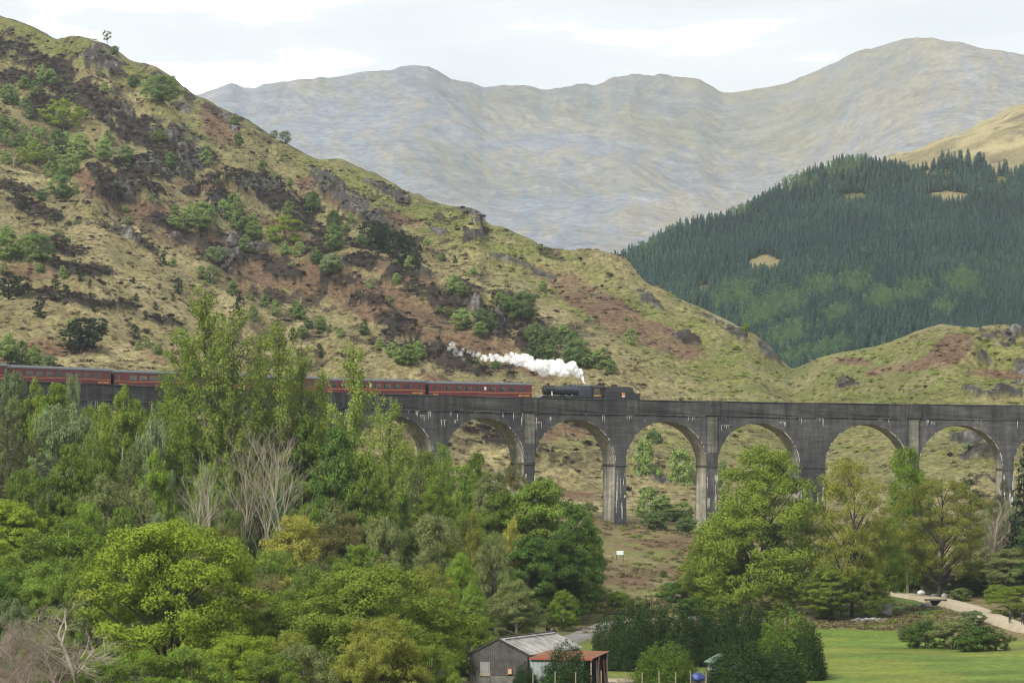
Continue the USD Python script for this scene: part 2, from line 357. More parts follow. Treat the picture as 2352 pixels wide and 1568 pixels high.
ground_material("hill_cover", 0.8, 0.07, 0.6, 0.5, 0.75)
ground_material("valley_cover", 1.3, 0.12, 0.25, 1.2, 0.5)
hill = color_mesh("hillside", HV, grid_faces(*HX.shape)[:, ::-1], cover, "hill_cover")
tag(hill, "grassy hillside with bracken, heather and crags behind the viaduct", None, None, "structure")

# ------------------------------------------------------------------ valley floor mesh
vx = np.unique(np.concatenate([np.linspace(-420, -110, 40), np.arange(-110, 110, 0.9), np.linspace(110, 420, 40)]))
vy = np.unique(np.concatenate([np.linspace(-60, 250, 32), np.arange(250, 600, 1.3), [600, 602, 604, 605.2, 608, 614]]))
VX, VY = np.meshgrid(vx, vy)
VZ = valley(VX, VY) - np.where(VY > Y0H, 0.02 + (VY - Y0H) * 0.35, 0.0)
VV = np.stack([VX, VY, VZ], -1)
vsx, vsy = screen(np.stack([VX, np.maximum(VY, 20), VZ], -1))
vq = np.stack([VX, VY, 0 * VX], -1)
n1, n2, n3 = meshkit.fbm(vq / 14, 5, 201), meshkit.fbm(vq / 5, 4, 211), meshkit.fbm(vq / 35, 3, 221)
vc = BROWNGRASS * 1.25 + (GREEN * 1.15 - BROWNGRASS * 1.25) * sstep(0.38, 0.6, n1)[..., None]
vc = vc + (STRAW * 1.05 - vc) * (sstep(0.44, 0.6, n2) * 0.85)[..., None]
back = sstep(540, 575, VY)
vc = vc + (STRAW - vc) * (back * 0.75 * sstep(0.3, 0.55, n1))[..., None]
vc = vc + (BRACKEN - vc) * (sstep(0.53, 0.60, n1 * 0.6 + n3 * 0.4) * sstep(420, 450, VY))[..., None]
for (a, b, rx, ry, st) in [(1490, 1250, 90, 14, 1), (1590, 1235, 60, 16, 0.9), (1440, 1330, 60, 14, 0.9), (1500, 1310, 80, 10, 0.7), (1400, 1200, 50, 8, 0.5)]:
    vc = vc + (BRACKEN - vc) * (blob(a, b, rx, ry, 0, 0.6, vsx, vsy) * st * sstep(0.35, 0.5, n2))[..., None]
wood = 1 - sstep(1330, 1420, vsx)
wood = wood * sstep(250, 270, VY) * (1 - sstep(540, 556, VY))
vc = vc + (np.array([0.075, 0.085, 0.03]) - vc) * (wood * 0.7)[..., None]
edge = 440 + 6 * (meshkit.fbm(vq / 9, 3, 231) - 0.5) - 22 * sstep(2080, 2250, vsx)
lawn = sstep(1830, 1880, vsx) * (1 - sstep(-3, 1, VY - edge)) * sstep(200, 240, VY)
lawn = np.maximum(lawn, (1 - sstep(398, 403, VY)) * sstep(1330, 1350, vsx) * sstep(330, 350, VY) * (1 - sstep(1500, 1900, vsx)) * 0.9)
lc = np.array([0.086, 0.134, 0.020]) * (0.62 + 0.76 * meshkit.fbm(vq / np.array([16, 7, 1]), 4, 241))[..., None] + np.array([0.035, 0.014, 0.003]) * sstep(0.48, 0.66, n1)[..., None]
vc = vc + (lc - vc) * lawn[..., None]
rough_ = sstep(2080, 2300, vsx) * sstep(372, 386, VY) * lawn * 0.55
vc = vc + (np.array([0.13, 0.13, 0.04]) - vc) * (rough_ * sstep(0.4, 0.55, n2))[..., None]
rush = sstep(1840, 1880, vsx) * sstep(-2, 2, VY - edge) * (1 - sstep(13, 18, VY - edge))
vc = vc + (np.array([0.14, 0.105, 0.058]) - vc) * (rush * (0.4 + 0.6 * sstep(0.4, 0.55, n2)))[..., None]
grs = sstep(1990, 2030, vsx) * sstep(455, 462, VY) * (1 - sstep(505, 515, VY)) * (1 - sstep(2130, 2200, vsx))
vc = vc + (LUSH * 0.85 - vc) * (grs * 0.9)[..., None]
vc = vc + (LUSH * 0.8 - vc) * (sstep(1850, 1880, vsx) * (1 - sstep(1990, 2040, vsx)) * sstep(452, 456, VY) * (1 - sstep(468, 476, VY)) * 0.8)[..., None]
dirt = sstep(30, 26, np.abs(VX - 36)) * 0
yardm = sstep(1330, 1380, vsx) * (1 - sstep(1500, 1540, vsx)) * (1 - sstep(334, 338, VY)) * sstep(318, 322, VY)
vc = vc + (np.array([0.28, 0.23, 0.155]) - vc) * yardm[..., None]
vc = vc * (0.85 + 0.3 * meshkit.fbm(vq / 2.2, 2, 251))[..., None]
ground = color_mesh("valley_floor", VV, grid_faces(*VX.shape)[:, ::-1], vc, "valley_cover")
tag(ground, "valley floor of grass, bracken and lawn below the viaduct", None, None, "structure")

# ------------------------------------------------------------------ far terrain
def ridge_mesh(name, sky_pts, dist_pts, base_dist, base_row, pxs, nrow, amp, rough, power, seed, ridge_amp=0.0, gully=0.0, sil=0.004):
    sp, dp = np.array(sky_pts, float), np.array(dist_pts, float)
    s, d = PchipInterpolator(sp[:, 0], sp[:, 1]), PchipInterpolator(dp[:, 0], dp[:, 1])
    t = np.concatenate([np.linspace(0, 1, nrow), 1 + np.array([0.01, 0.03, 0.08, 0.2, 0.5])])
    PX, T = np.meshgrid(pxs, t)
    Yr = d(PX)
    Y = base_dist + T * (Yr - base_dist)
    X = fan(PX, Y)
    ti = np.clip(T, 0, 1)
    row = base_row + (s(PX) - base_row) * ti ** power
    Z = EYE + (HOR - row) / FPX * Y
    Z = Z - np.clip(T - 1, 0, 1) * (Yr - base_dist) * 0.5
    P = np.stack([X, Y, 0 * X], -1)
    w = meshkit.fbm(P / (rough * 1.5), 3, seed + 7) - 0.5
    P2 = P + w[..., None] * np.array([rough * 0.8, rough * 0.6, 0])
    wn = sstep(0.0, 0.12, ti) * (1 - sstep(0.9, 1.0, ti))
    Z = Z + wn * amp * (meshkit.fbm(P2 / rough, 6, seed) - 0.5) * 2
    if ridge_amp:
        r = 1 - np.abs(2 * meshkit.fbm(P2 / (rough * 0.45), 5, seed + 3) - 1)
        Z = Z + wn * ridge_amp * (r - 0.7)
    if gully:
        g = meshkit.fbm(np.stack([(X + 0.35 * Y) / 70, Y / 900, 0 * X], -1), 4, seed + 5)
        Z = Z + wn * gully * (1 - np.abs(2 * g - 1)) * -1
    Z = Z + sstep(0.9, 1, ti) * sil * Yr * (meshkit.fbm(np.stack([X / (rough * 0.12), 0 * X, 0 * X], -1), 5, seed + 9) - 0.5)
    return PX, T, np.stack([X, Y, Z], -1), P2


# conifer-clad hill on the right
FOR = [(1000, 760), (1300, 645), (1390, 612), (1480, 575), (1600, 520), (1680, 500), (1760, 455), (1850, 412), (1950, 380), (2040, 378), (2110, 388), (2180, 376), (2250, 372), (2300, 395), (2352, 392), (2700, 300), (3200, 160)]
fpx = np.unique(np.concatenate([np.linspace(900, 1350, 30), np.linspace(1350, 2352, 180), np.linspace(2352, 3200, 60)]))
FPXg, FT, FV, FP = ridge_mesh("forest_hill", FOR, [(900, 1700), (1400, 1850), (1900, 2050), (2352, 2150), (3200, 2300)], 1130, 985, fpx, 130, 16, 260, 0.9, 301)
# yellow hill above the forest
YEL = [(1700, 620), (1900, 450), (2000, 385), (2050, 362), (2110, 340), (2180, 312), (2250, 285), (2300, 265), (2352, 240), (2500, 190), (3200, 0)]
ypx = np.linspace(1750, 3200, 260)
YPX, YT, YV, YP = ridge_mesh("yellow_hill", YEL, [(1700, 2900), (2352, 2800), (3200, 2800)], 2150, 640, ypx, 120, 25, 180, 0.9, 401, 12)
# far mountains
MTN = [(-900, 150), (0, 260), (300, 250), (455, 216), (480, 206), (530, 200), (570, 206), (610, 197), (650, 189), (700, 180), (740, 181), (800, 175), (830, 170), (870, 163), (905, 157), (930, 150), (960, 148), (1000, 153), (1020, 160), (1045, 167), (1080, 180), (1115, 197), (1160, 202), (1240, 195), (1330, 187), (1385, 182), (1410, 170), (1445, 166), (1480, 172), (1530, 178), (1570, 182), (1600, 180), (1640, 196), (1665, 204), (1720, 200), (1790, 195), (1850, 175), (1880, 162), (1920, 145), (1960, 128), (1990, 115), (2030, 106), (2060, 98), (2120, 94), (2160, 97), (2200, 100), (2240, 106), (2280, 113), (2352, 125), (2600, 160), (3300, 250)]
mpx = np.unique(np.concatenate([np.linspace(-900, 380, 60), np.linspace(380, 2352, 560), np.linspace(2352, 3300, 60)]))
MPX, MT, MV, MP = ridge_mesh("mountain", MTN, [(-900, 5600), (500, 5600), (1200, 5900), (1700, 6400), (2352, 5600), (3300, 5600)], 2900, 700, mpx, 300, 60, 900, 0.95, 501, 10, 12, 0.007)
_cr = meshkit.fbm(MP / np.array([50, 300, 1]), 5, 541)
MV[..., 2] += (sstep(0.03, 0.2, MT) * (1 - sstep(0.93, 1.0, MT))) * (4 * (1 - np.abs(2 * _cr - 1)) + 3 * (meshkit.fbm(MP / np.array([20, 90, 1]), 4, 551) - 0.5))
msx, msy = screen(MV)
mg1, mg2, mg3 = meshkit.fbm(MP / 240, 5, 511), meshkit.fbm(MP / np.array([45, 260, 1]), 5, 521), meshkit.fbm(MP / 800, 3, 531)
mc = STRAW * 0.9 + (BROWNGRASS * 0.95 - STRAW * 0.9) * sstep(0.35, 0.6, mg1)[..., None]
BLUE = np.array([0.148, 0.170, 0.212])  # pale blue of distant haze, painted into the mountain colour
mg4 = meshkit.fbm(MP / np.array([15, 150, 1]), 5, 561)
BEIGE = np.array([0.192, 0.182, 0.156])  # beige ground, made paler to carry the airlight of the haze
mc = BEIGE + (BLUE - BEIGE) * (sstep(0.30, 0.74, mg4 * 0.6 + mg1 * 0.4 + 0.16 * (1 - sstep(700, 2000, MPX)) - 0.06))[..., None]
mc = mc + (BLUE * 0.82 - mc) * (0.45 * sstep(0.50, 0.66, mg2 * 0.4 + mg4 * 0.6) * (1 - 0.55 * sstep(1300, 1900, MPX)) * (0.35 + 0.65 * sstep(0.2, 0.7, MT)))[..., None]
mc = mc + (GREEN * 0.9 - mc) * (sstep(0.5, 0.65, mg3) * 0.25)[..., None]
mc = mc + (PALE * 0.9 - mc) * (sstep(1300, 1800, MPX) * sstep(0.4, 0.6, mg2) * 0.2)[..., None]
ground_material("mountain_cover", 0.08, 0.014, 3.0, 0.06, 0.42)
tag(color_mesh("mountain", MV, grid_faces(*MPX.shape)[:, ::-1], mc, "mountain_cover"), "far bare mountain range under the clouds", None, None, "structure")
yg = meshkit.fbm(YP / 30, 5, 411)
yc = PALE * 1.45 + (STRAW * 1.15 - PALE * 1.45) * sstep(0.42, 0.62, yg)[..., None]
yc = yc + (ROCK - yc) * (sstep(0.62, 0.7, meshkit.fbm(YP / 14, 4, 421)) * 0.6)[..., None]
tag(color_mesh("yellow_hill", YV, grid_faces(*YPX.shape)[:, ::-1], yc, "hill_cover"), "yellow grass hill above the conifer plantation", None, None, "structure")
fg = meshkit.fbm(FP / 30, 4, 311)
fc = STRAW * 1.2 + (GREEN * 0.9 - STRAW * 1.2) * sstep(0.45, 0.65, fg)[..., None]
tag(color_mesh("forest_hill", FV, grid_faces(*FPXg.shape)[:, ::-1], fc, "hill_cover"), "steep hill planted with conifers", None, None, "structure")
# the country round about, far outside the picture
ox, oy = np.meshgrid(np.linspace(-9000, 9000, 40), np.linspace(-6000, 9000, 40))
oz = -14 + 0 * ox
simple("moor", GREEN * 0.8, 0.9, 0.3, 0.01)
tag(part("moorland", trimesh.Trimesh(np.stack([ox, oy, oz], -1).reshape(-1, 3), grid_faces(40, 40)[:, ::-1], process=False), "moor"), "low moorland round the glen", None, None, "structure")

# ------------------------------------------------------------------ haze
HAZE = 5.0e-5
usdkit.material(stage, "/World/Looks/haze", {"v": ("principled_volume", {"color": (0.82, 0.91, 1.0), "density": HAZE, "anisotropy": 0.2})}, volume="v.volume")
hz = trimesh.creation.box((19000, 16000, 1600)); hz.apply_translation((0, 1500, 780 - 15.5))
tag(part("haze", hz, "haze"), "thin pale haze in the air of the glen", None, None, "stuff")
# ------------------------------------------------------------------ the railway curve: s runs along it to the right, off is away from the camera
RC, TH0, D0, PITCH, EXTRA = 241.0, 0.33615, 567.56, 17.247, 1.4115
_X0 = D0 * (1425 - CX) / FPX
_CX0, _CY0 = _X0 + RC * math.sin(TH0), D0 - RC * math.cos(TH0)


def top_z(s):
    return EYE + 17.89 - 0.00848 * np.asarray(s, float)


def track(s, off=0.0, z=0.0):
    th = TH0 - np.asarray(s, float) / RC
    r = RC + np.asarray(off, float)
    return np.stack(np.broadcast_arrays(_CX0 - r * np.sin(th), _CY0 + r * np.cos(th), np.asarray(z, float)), -1)


def heading(s):
    return TH0 - s / RC


def bend(mesh, s0=0.0):
    """A mesh made with x along the line, y away from the camera and z relative to the parapet's top, put on the curve."""
    v = np.asarray(mesh.vertices)
    return trimesh.Trimesh(track(v[:, 0] + s0, v[:, 1], v[:, 2] + top_z(v[:, 0] + s0)), mesh.faces, process=False)


import shapely
from shapely.geometry import Polygon, box as sbox


def slab(poly, y0, y1):
    """A polygon in (x, z) given depth from y0 to y1."""
    out = []
    for g in getattr(poly, "geoms", [poly]):
        g = shapely.segmentize(g, 1.6)
        m = trimesh.creation.extrude_polygon(g, y1 - y0, engine="earcut")
        v = m.vertices
        m.vertices = np.stack([v[:, 0], y1 - v[:, 2], v[:, 1]], -1)
        out.append(m)
    return cat(out)


def concrete(path, c1, c2, streak, board=2.2):
    usdkit.material(stage, "/World/Looks/" + path, {
        "g": ("geometry", {}),
        "mb": ("mapping", {"scale": (0.25, 0.25, board)}), "nb": ("noise_texture", {"scale": 1.0, "detail": 3.0, "roughness": 0.6}),
        "ms": ("mapping", {"scale": (1.1, 1.1, 0.10)}), "ns": ("noise_texture", {"scale": 1.0, "detail": 5.0, "roughness": 0.65}),
        "nl": ("noise_texture", {"scale": 0.16, "detail": 4.0, "roughness": 0.6}), "nf": ("noise_texture", {"scale": 3.5, "detail": 4.0}),
        "rb": ("rgb_ramp", {"ramp": [(0.35, c1), (0.65, c2)]}),
        "rs": ("rgb_ramp", {"ramp": [(0.32, (1 - streak,) * 3), (0.55, (1.0, 1.0, 1.0)), (0.72, (1 + streak,) * 3)]}),
        "rl": ("rgb_ramp", {"ramp": [(0.30, (0.60, 0.62, 0.66)), (0.55, (1.08, 1.08, 1.07)), (0.72, (1.5, 1.49, 1.46))]}),
        "rf": ("rgb_ramp", {"ramp": [(0.3, (0.8, 0.8, 0.8)), (0.7, (1.2, 1.2, 1.2))]}),
        "m1": ("mix_color", {"blend_type": "multiply", "fac": 1.0, "use_clamp": False}), "m2": ("mix_color", {"blend_type": "multiply", "fac": 1.0, "use_clamp": False}), "m3": ("mix_color", {"blend_type": "multiply", "fac": 1.0, "use_clamp": False}),
        "b": ("bump", {"strength": 0.5, "distance": 0.05}), "p": ("principled_bsdf", {"roughness": 0.85, "specular_ior_level": 0.25})},
        [("g.position", "mb.vector"), ("mb.vector", "nb.vector"), ("g.position", "ms.vector"), ("ms.vector", "ns.vector"), ("g.position", "nl.vector"), ("g.position", "nf.vector"),
         ("nb.fac", "rb.fac"), ("ns.fac", "rs.fac"), ("nl.fac", "rl.fac"), ("nf.fac", "rf.fac"), ("rb.color", "m1.a"), ("rs.color", "m1.b"), ("m1.result", "m2.a"), ("rl.color", "m2.b"),
         ("m2.result", "m3.a"), ("rf.color", "m3.b"), ("m3.result", "p.base_color"), ("nb.fac", "b.height"), ("b.normal", "p.normal")], surface="p.BSDF")


concrete("dark_concrete", (0.046, 0.046, 0.047), (0.074, 0.073, 0.072), 0.45)
concrete("parapet_concrete", (0.034, 0.034, 0.034), (0.056, 0.055, 0.054), 0.5)
concrete("ring_concrete", (0.046, 0.046, 0.047), (0.074, 0.072, 0.070), 0.35)
concrete("pale_concrete", (0.19, 0.178, 0.137), (0.29, 0.272, 0.215), 0.5, 1.2)
concrete("panel_concrete", (0.10, 0.097, 0.08), (0.165, 0.157, 0.128), 0.5)
simple("lime", (0.42, 0.41, 0.38), 0.9, 0.35, 1.5)
simple("ballast", (0.12, 0.115, 0.11), 0.95, 0.5, 6.0, 0.05, 12.0)
simple("rail_steel", (0.12, 0.09, 0.07), 0.5, metallic=0.6)

WID, PW, RAD = 5.8, 2.0, 7.62


def pier_s(k):
    return k * PITCH if k <= 1 else (2 * PITCH + EXTRA if k == 2 else k * PITCH + 2 * EXTRA)


def half(k):
    return 1.0 + (EXTRA if k == 2 else 0.0)


CROWN, STR = -3.75, -2.55          # crown of the arches and foot of the parapet, below the parapet's top
SPR = CROWN - RAD                # springing
K0, K1 = -10, 8
via = thing("viaduct", "long curved concrete railway viaduct of tall round arches stained with white lime", "viaduct")
rng = np.random.default_rng(5)
for k in range(K0, K1 + 1):
    sk, hw = pier_s(k), half(k)
    # pier below the springing, battered
    foot = float(valley(*track(sk, 2.9)[:2])) - float(top_z(sk)) - 4.0
    n = 10
    zz = np.linspace(SPR - 0.35, foot, n)
    ex = (SPR - zz) * 0.012
    vs = []
    for z_, e in zip(zz, ex):
        vs += [(-hw - e, -e, z_), (hw + e, -e, z_), (hw + e, WID + e, z_), (-hw - e, WID + e, z_)]
    fs = []
    for i in range(n - 1):
        for a in range(4):
            b_ = (a + 1) % 4
            fs += [(i * 4 + a, i * 4 + b_, i * 4 + 4 + b_), (i * 4 + a, i * 4 + 4 + b_, i * 4 + 4 + a)]
    fs += [(0, 2, 1), (0, 3, 2)]
    m = trimesh.Trimesh(np.array(vs), np.array(fs)[:, ::-1], process=False)
    pr = part("pier", bend(m, sk), "dark_concrete", via)
    part("springing_course", bend(box(-hw - 0.12, hw + 0.12, -0.14, WID + 0.14, SPR - 0.35, SPR), sk), "ring_concrete", pr)
    # the pale flanks of the pier, under the arches on both sides
    for sd in (-1, 1):
        vv, ff = [], []
        for i, (z_, e) in enumerate(zip(zz, ex)):
            x_ = sd * (hw + e + 0.012)
            vv += [(x_, 0.22 - e, z_ - 0.01), (x_, WID - 0.22 + e, z_ - 0.01)]
            if i:
                a = 2 * i - 2
                ff += [(a, a + 1, a + 3), (a, a + 3, a + 2)] if sd > 0 else [(a, a + 3, a + 1), (a, a + 2, a + 3)]
        part("pier_flank", bend(trimesh.Trimesh(np.array(vv), np.array(ff), process=False), sk), "pale_concrete", pr)
    # lime streaks down the pier's face
    st = []
    for _ in range(16):
        x_ = rng.choice([-1, 1]) * hw * rng.uniform(0.55, 0.97) if rng.random() < 0.75 else rng.uniform(-hw, hw) * 0.8
        z_ = SPR - 1.0 - rng.random() * max(SPR - 1.0 - max(foot + 6, SPR - 18), 0.1)
        L, w = rng.uniform(0.5, 3.2), rng.uniform(0.05, 0.16)
        e = (SPR - z_ + L) * 0.012
        zs = np.linspace(0, 1, 5)
        ws = w * rng.uniform(0.4, 1.2, 5) * np.array([0.6, 1, 1, 0.8, 0.2])
        pl = np.concatenate([np.stack([x_ - ws, z_ - L * zs], -1), np.stack([x_ + ws, z_ - L * zs], -1)[::-1]])
        g = Polygon(pl).buffer(0)
        if g.is_empty or g.geom_type != "Polygon":
            continue
        mm = trimesh.creation.extrude_polygon(g, 0.01, engine="earcut")
        v = mm.vertices
        ee = (SPR - v[:, 1]) * 0.012
        mm.vertices = np.stack([v[:, 0], -ee - 0.02 + v[:, 2], v[:, 1]], -1)
        st.append(mm)
    tag(part("lime_stain", bend(cat(st), sk), "lime", pr), kind="stuff")
    # pilaster above every second pier
    if k % 2 != 0 and k != 2 or k == 3:
        pil = part("pilaster", bend(box(-hw - 0.02, hw + 0.02, -0.16, 0.0, SPR, STR - 0.12), sk), "dark_concrete", via)
        part("pilaster_panel", bend(box(-hw + 0.12, hw - 0.12, -0.19, -0.165, SPR + (2.2 if k != -1 else 3.4), STR - 0.35), sk), "panel_concrete", pil)
        part("refuge_wall", bend(box(-hw - 0.45, hw + 0.45, -0.34, -0.105, STR, 0.03), sk), "parapet_concrete", pil)
th_ = np.linspace(0, math.pi, 41)
for k in range(K0, K1):
    a, b = pier_s(k), pier_s(k + 1)
    x0, x1 = a + half(k), b - half(k + 1)
    xc, r = (x0 + x1) / 2, (x1 - x0) / 2
    rz = RAD
    arc = np.stack([xc + r * np.cos(th_), SPR + rz * np.sin(th_)], -1)
    outline = Polygon([(a, SPR), (a, STR), (b, STR), (b, SPR), (x1, SPR)] + arc[1:-1].tolist() + [(x0, SPR)])
    sp = part("spandrel", bend(slab(outline, 0.0, WID)), "dark_concrete", via)
    # soffit: the lighter shuttered underside
    ins = 0.012
    vv, ff = [], []
    for i, t in enumerate(th_):
        c, s_ = math.cos(t), math.sin(t)
        vv += [(xc + (r - ins) * c, 0.18, SPR + (rz - ins) * s_), (xc + (r - ins) * c, WID - 0.18, SPR + (rz - ins) * s_)]
        if i:
            q_ = 2 * i - 2
            ff += [(q_, q_ + 3, q_ + 1), (q_, q_ + 2, q_ + 3)]
    part("soffit", bend(trimesh.Trimesh(np.array(vv), np.array(ff), process=False)), "pale_concrete", sp, smooth=True)
    # raised arch ring
    ro_ = np.stack([xc + (r + 0.95) * np.cos(th_), SPR + (rz + 0.95) * np.sin(th_)], -1)
    ring = Polygon(arc.tolist() + ro_[::-1].tolist()).intersection(sbox(a + (0.02 if (k % 2 == 0 or k == 2) else half(k) + 0.03), SPR + 0.02, b - (0.02 if ((k + 1) % 2 == 0 or k + 1 == 2) else half(k + 1) + 0.03), 0))
    part("arch_ring", bend(slab(ring, -0.06, -0.002)), "ring_concrete", sp)
    # parapet with coping, deck
    part("parapet", bend(slab(sbox(a, STR, b, -0.14), -0.10, 0.35)), "parapet_concrete", via)
    part("string_course", bend(slab(sbox(a, STR - 0.18, b, STR), -0.14, 0.0)), "ring_concrete", via)
    part("coping", bend(slab(sbox(a, -0.14, b, 0.0), -0.14, 0.40)), "dark_concrete", via)
    part("parapet", bend(slab(sbox(a, STR, b, 0.0), WID - 0.35, WID + 0.1)), "parapet_concrete", via, label="parapet on the far side")
    # lime streaks: drips hanging from the joints of the spandrel
    st = []
    for lv, p_on in ((STR - 0.20, 0.55), (STR - 0.95, 0.22), (STR - 1.7, 0.12)):
        x_ = a + rng.uniform(0, 2)
        while x_ < b - 0.8:
            wlen = rng.uniform(0.3, 2.6)
            if rng.random() < p_on * (1.7 if k < 1 else 1.15):
                xe = min(x_ + wlen, b - 0.1)
                xs_ = np.linspace(x_, xe, 6)
                up_, dn_ = rng.uniform(-0.02, 0.03, 6), rng.uniform(0.02, 0.09, 6)
                st.append(Polygon(np.concatenate([np.stack([xs_, lv + up_], -1), np.stack([xs_, lv - dn_], -1)[::-1]])))
                for _ in range(rng.integers(1, 7)):
                    xd, L, w = rng.uniform(x_, xe), 0.2 + 1.5 * rng.random() ** 2, rng.uniform(0.03, 0.11)
                    st.append(Polygon([(xd - w, lv), (xd + w, lv), (xd + w * 0.9, lv - L * 0.5), (xd + w * 0.3, lv - L), (xd - w * 0.4, lv - L * 0.8), (xd - w * 0.8, lv - L * 0.4)]))
            x_ += wlen + rng.uniform(0.3, 2.4)
    clear = Polygon(ro_.tolist() + [(x0, SPR - 1), (x1, SPR - 1)]).buffer(0.05)
    g = shapely.unary_union([p_.buffer(0) for p_ in st]).difference(clear) if st else None
    if g is not None and not g.is_empty:
        tag(part("lime_stain", bend(slab(g, -0.012, -0.002)), "lime", sp), kind="stuff")
    # pale crust along the right-hand edge of the ring
    st = []
    for t in np.arange(0.06, 1.25, 0.05):
        if rng.random() < 0.62:
            t1, w = t + rng.uniform(0.03, 0.07), rng.uniform(0.06, 0.2)
            tt = np.linspace(t, t1, 4)
            st.append(Polygon(np.concatenate([np.stack([xc + (r + 0.02) * np.cos(tt), SPR + (rz + 0.02) * np.sin(tt)], -1), np.stack([xc + (r + w) * np.cos(tt), SPR + (rz + w) * np.sin(tt)], -1)[::-1]])))
    for t in np.arange(1.9, 3.0, 0.05):
        if rng.random() < 0.3:
            t1, w = t + rng.uniform(0.03, 0.07), rng.uniform(0.05, 0.14)
            tt = np.linspace(t, t1, 4)
            st.append(Polygon(np.concatenate([np.stack([xc + (r + 0.02) * np.cos(tt), SPR + (rz + 0.02) * np.sin(tt)], -1), np.stack([xc + (r + w) * np.cos(tt), SPR + (rz + w) * np.sin(tt)], -1)[::-1]])))
    if st:
        tag(part("lime_stain", bend(slab(shapely.unary_union([p_.buffer(0) for p_ in st]), -0.075, -0.062)), "lime", sp), kind="stuff")
sA, sB = pier_s(K0), pier_s(K1)
RAILZ = -1.25
for a in np.arange(sA, sB - 1, PITCH):
    b = min(a + PITCH, sB)
    part("ballast_bed", bend(slab(sbox(a, STR + 0.02, b, RAILZ - 0.2), 0.36, WID - 0.36)), "ballast", via)
for y_ in (2.9 - 0.7175, 2.9 + 0.7175):
    part("rail", cat([bend(slab(sbox(a, RAILZ - 0.19, min(a + PITCH, sB), RAILZ), y_ - 0.035, y_ + 0.035)) for a in np.arange(sA, sB - 1, PITCH)]), "rail_steel", via)
# ------------------------------------------------------------------ the train
simple("maroon", (0.098, 0.008, 0.011), 0.42, 0.12, 0.8, coat=0.1)
simple("coach_roof", (0.075, 0.082, 0.088), 0.7, 0.25, 1.5)
simple("gold", (0.62, 0.36, 0.07), 0.5)
simple("lining", (0.13, 0.085, 0.045), 0.5)
simple("underframe", (0.018, 0.017, 0.016), 0.8)
simple("loco_black", (0.014, 0.0155, 0.020), 0.38, 0.3, 1.0, coat=0.1)
simple("smokebox_black", (0.010, 0.010, 0.011), 0.7, 0.3, 2.0)
simple("boiler_black", (0.022, 0.026, 0.034), 0.30, 0.2, 0.6, coat=0.2)
simple("worn_steel", (0.30, 0.31, 0.32), 0.4, 0.3, 4.0, metallic=0.6)
simple("coal", (0.012, 0.012, 0.013), 0.6, bump=0.1, bscale=6.0)
simple("red_paint", (0.45, 0.03, 0.02), 0.5)
simple("orange_paint", (0.80, 0.24, 0.015), 0.5)
simple("pale_paint", (0.62, 0.55, 0.48), 0.5)
simple("seat_cloth", (0.05, 0.07, 0.055), 0.9, 0.4, 3.0)
simple("coach_inside", (0.22, 0.17, 0.12), 0.7, 0.2, 2.0)
simple("frame_metal", (0.20, 0.07, 0.06), 0.45)
simple("white_blind", (0.55, 0.58, 0.58), 0.7)
usdkit.material(stage, "/World/Looks/pane", {"t": ("transparent_bsdf", {"color": (0.42, 0.47, 0.46)}), "g": ("glossy_bsdf", {"color": (1, 1, 1), "roughness": 0.04}), "f": ("fresnel", {"IOR": 1.5}), "m": ("mix_closure", {})},
                [("f.fac", "m.fac"), ("t.BSDF", "m.closure1"), ("g.BSDF", "m.closure2")], surface="m.closure")


def text_on(text, height, x, z, y, depth=0.012, bold=True):
    """Lettering on a side that faces the camera (-y), centred at (x, z)."""
    m = meshkit.text_mesh(text, height, depth, bold)
    v = m.vertices - np.array([m.bounds.mean(0)[0], m.bounds.mean(0)[1], 0])
    return trimesh.Trimesh(np.stack([v[:, 0] + x, y - v[:, 2], v[:, 1] + z], -1), m.faces, process=False)


def side(poly, y0, y1):
    m = [trimesh.creation.extrude_polygon(g, y1 - y0, engine="earcut") for g in getattr(poly, "geoms", [poly])]
    m = cat(m)
    v = m.vertices
    return trimesh.Trimesh(np.stack([v[:, 0], y1 - v[:, 2], v[:, 1]], -1), m.faces, process=False)


def rbox(x0, x1, z0, z1, r):
    return sbox(x0 + r, z0 + r, x1 - r, z1 - r).buffer(r, quad_segs=3)


def lengthwise(profile, x0, x1):
    """A closed (y, z) profile run from x0 to x1."""
    m = trimesh.creation.extrude_polygon(Polygon(profile), x1 - x0, engine="earcut")
    v = m.vertices
    return trimesh.Trimesh(np.stack([v[:, 2] + x0, v[:, 0], v[:, 1]], -1), m.faces, process=False)


def disc(x, y0, y1, z, r, n=24):
    m = trimesh.creation.cylinder(r, y1 - y0, sections=n)
    v = m.vertices
    return trimesh.Trimesh(np.stack([v[:, 0] + x, v[:, 2] + (y0 + y1) / 2, v[:, 1] + z], -1), m.faces[:, ::-1], process=False)


def barrel(x0, x1, r0, r1, z, n=36, y=0.0):
    return tube([(x0, y, z), (x1, y, z)], [r0, r1], n)


def spoked_wheel(x, y, z, r, spokes=12, w=0.13):
    rim = side(shapely.geometry.Point(x, z).buffer(r, quad_segs=8).difference(shapely.geometry.Point(x, z).buffer(r - 0.11, quad_segs=8)), y, y + w)
    hub = disc(x, y - 0.02, y + w, z, r * 0.2, 12)
    sp = []
    for i in range(spokes):
        t = 2 * math.pi * i / spokes
        b = box(0.1, r - 0.08, 0.03, w - 0.03, -0.03, 0.03)
        b.apply_transform(trimesh.transformations.rotation_matrix(t, [0, -1, 0]))
        b.apply_translation((x, y, z))
        sp.append(b)
    return cat([rim, hub] + sp)


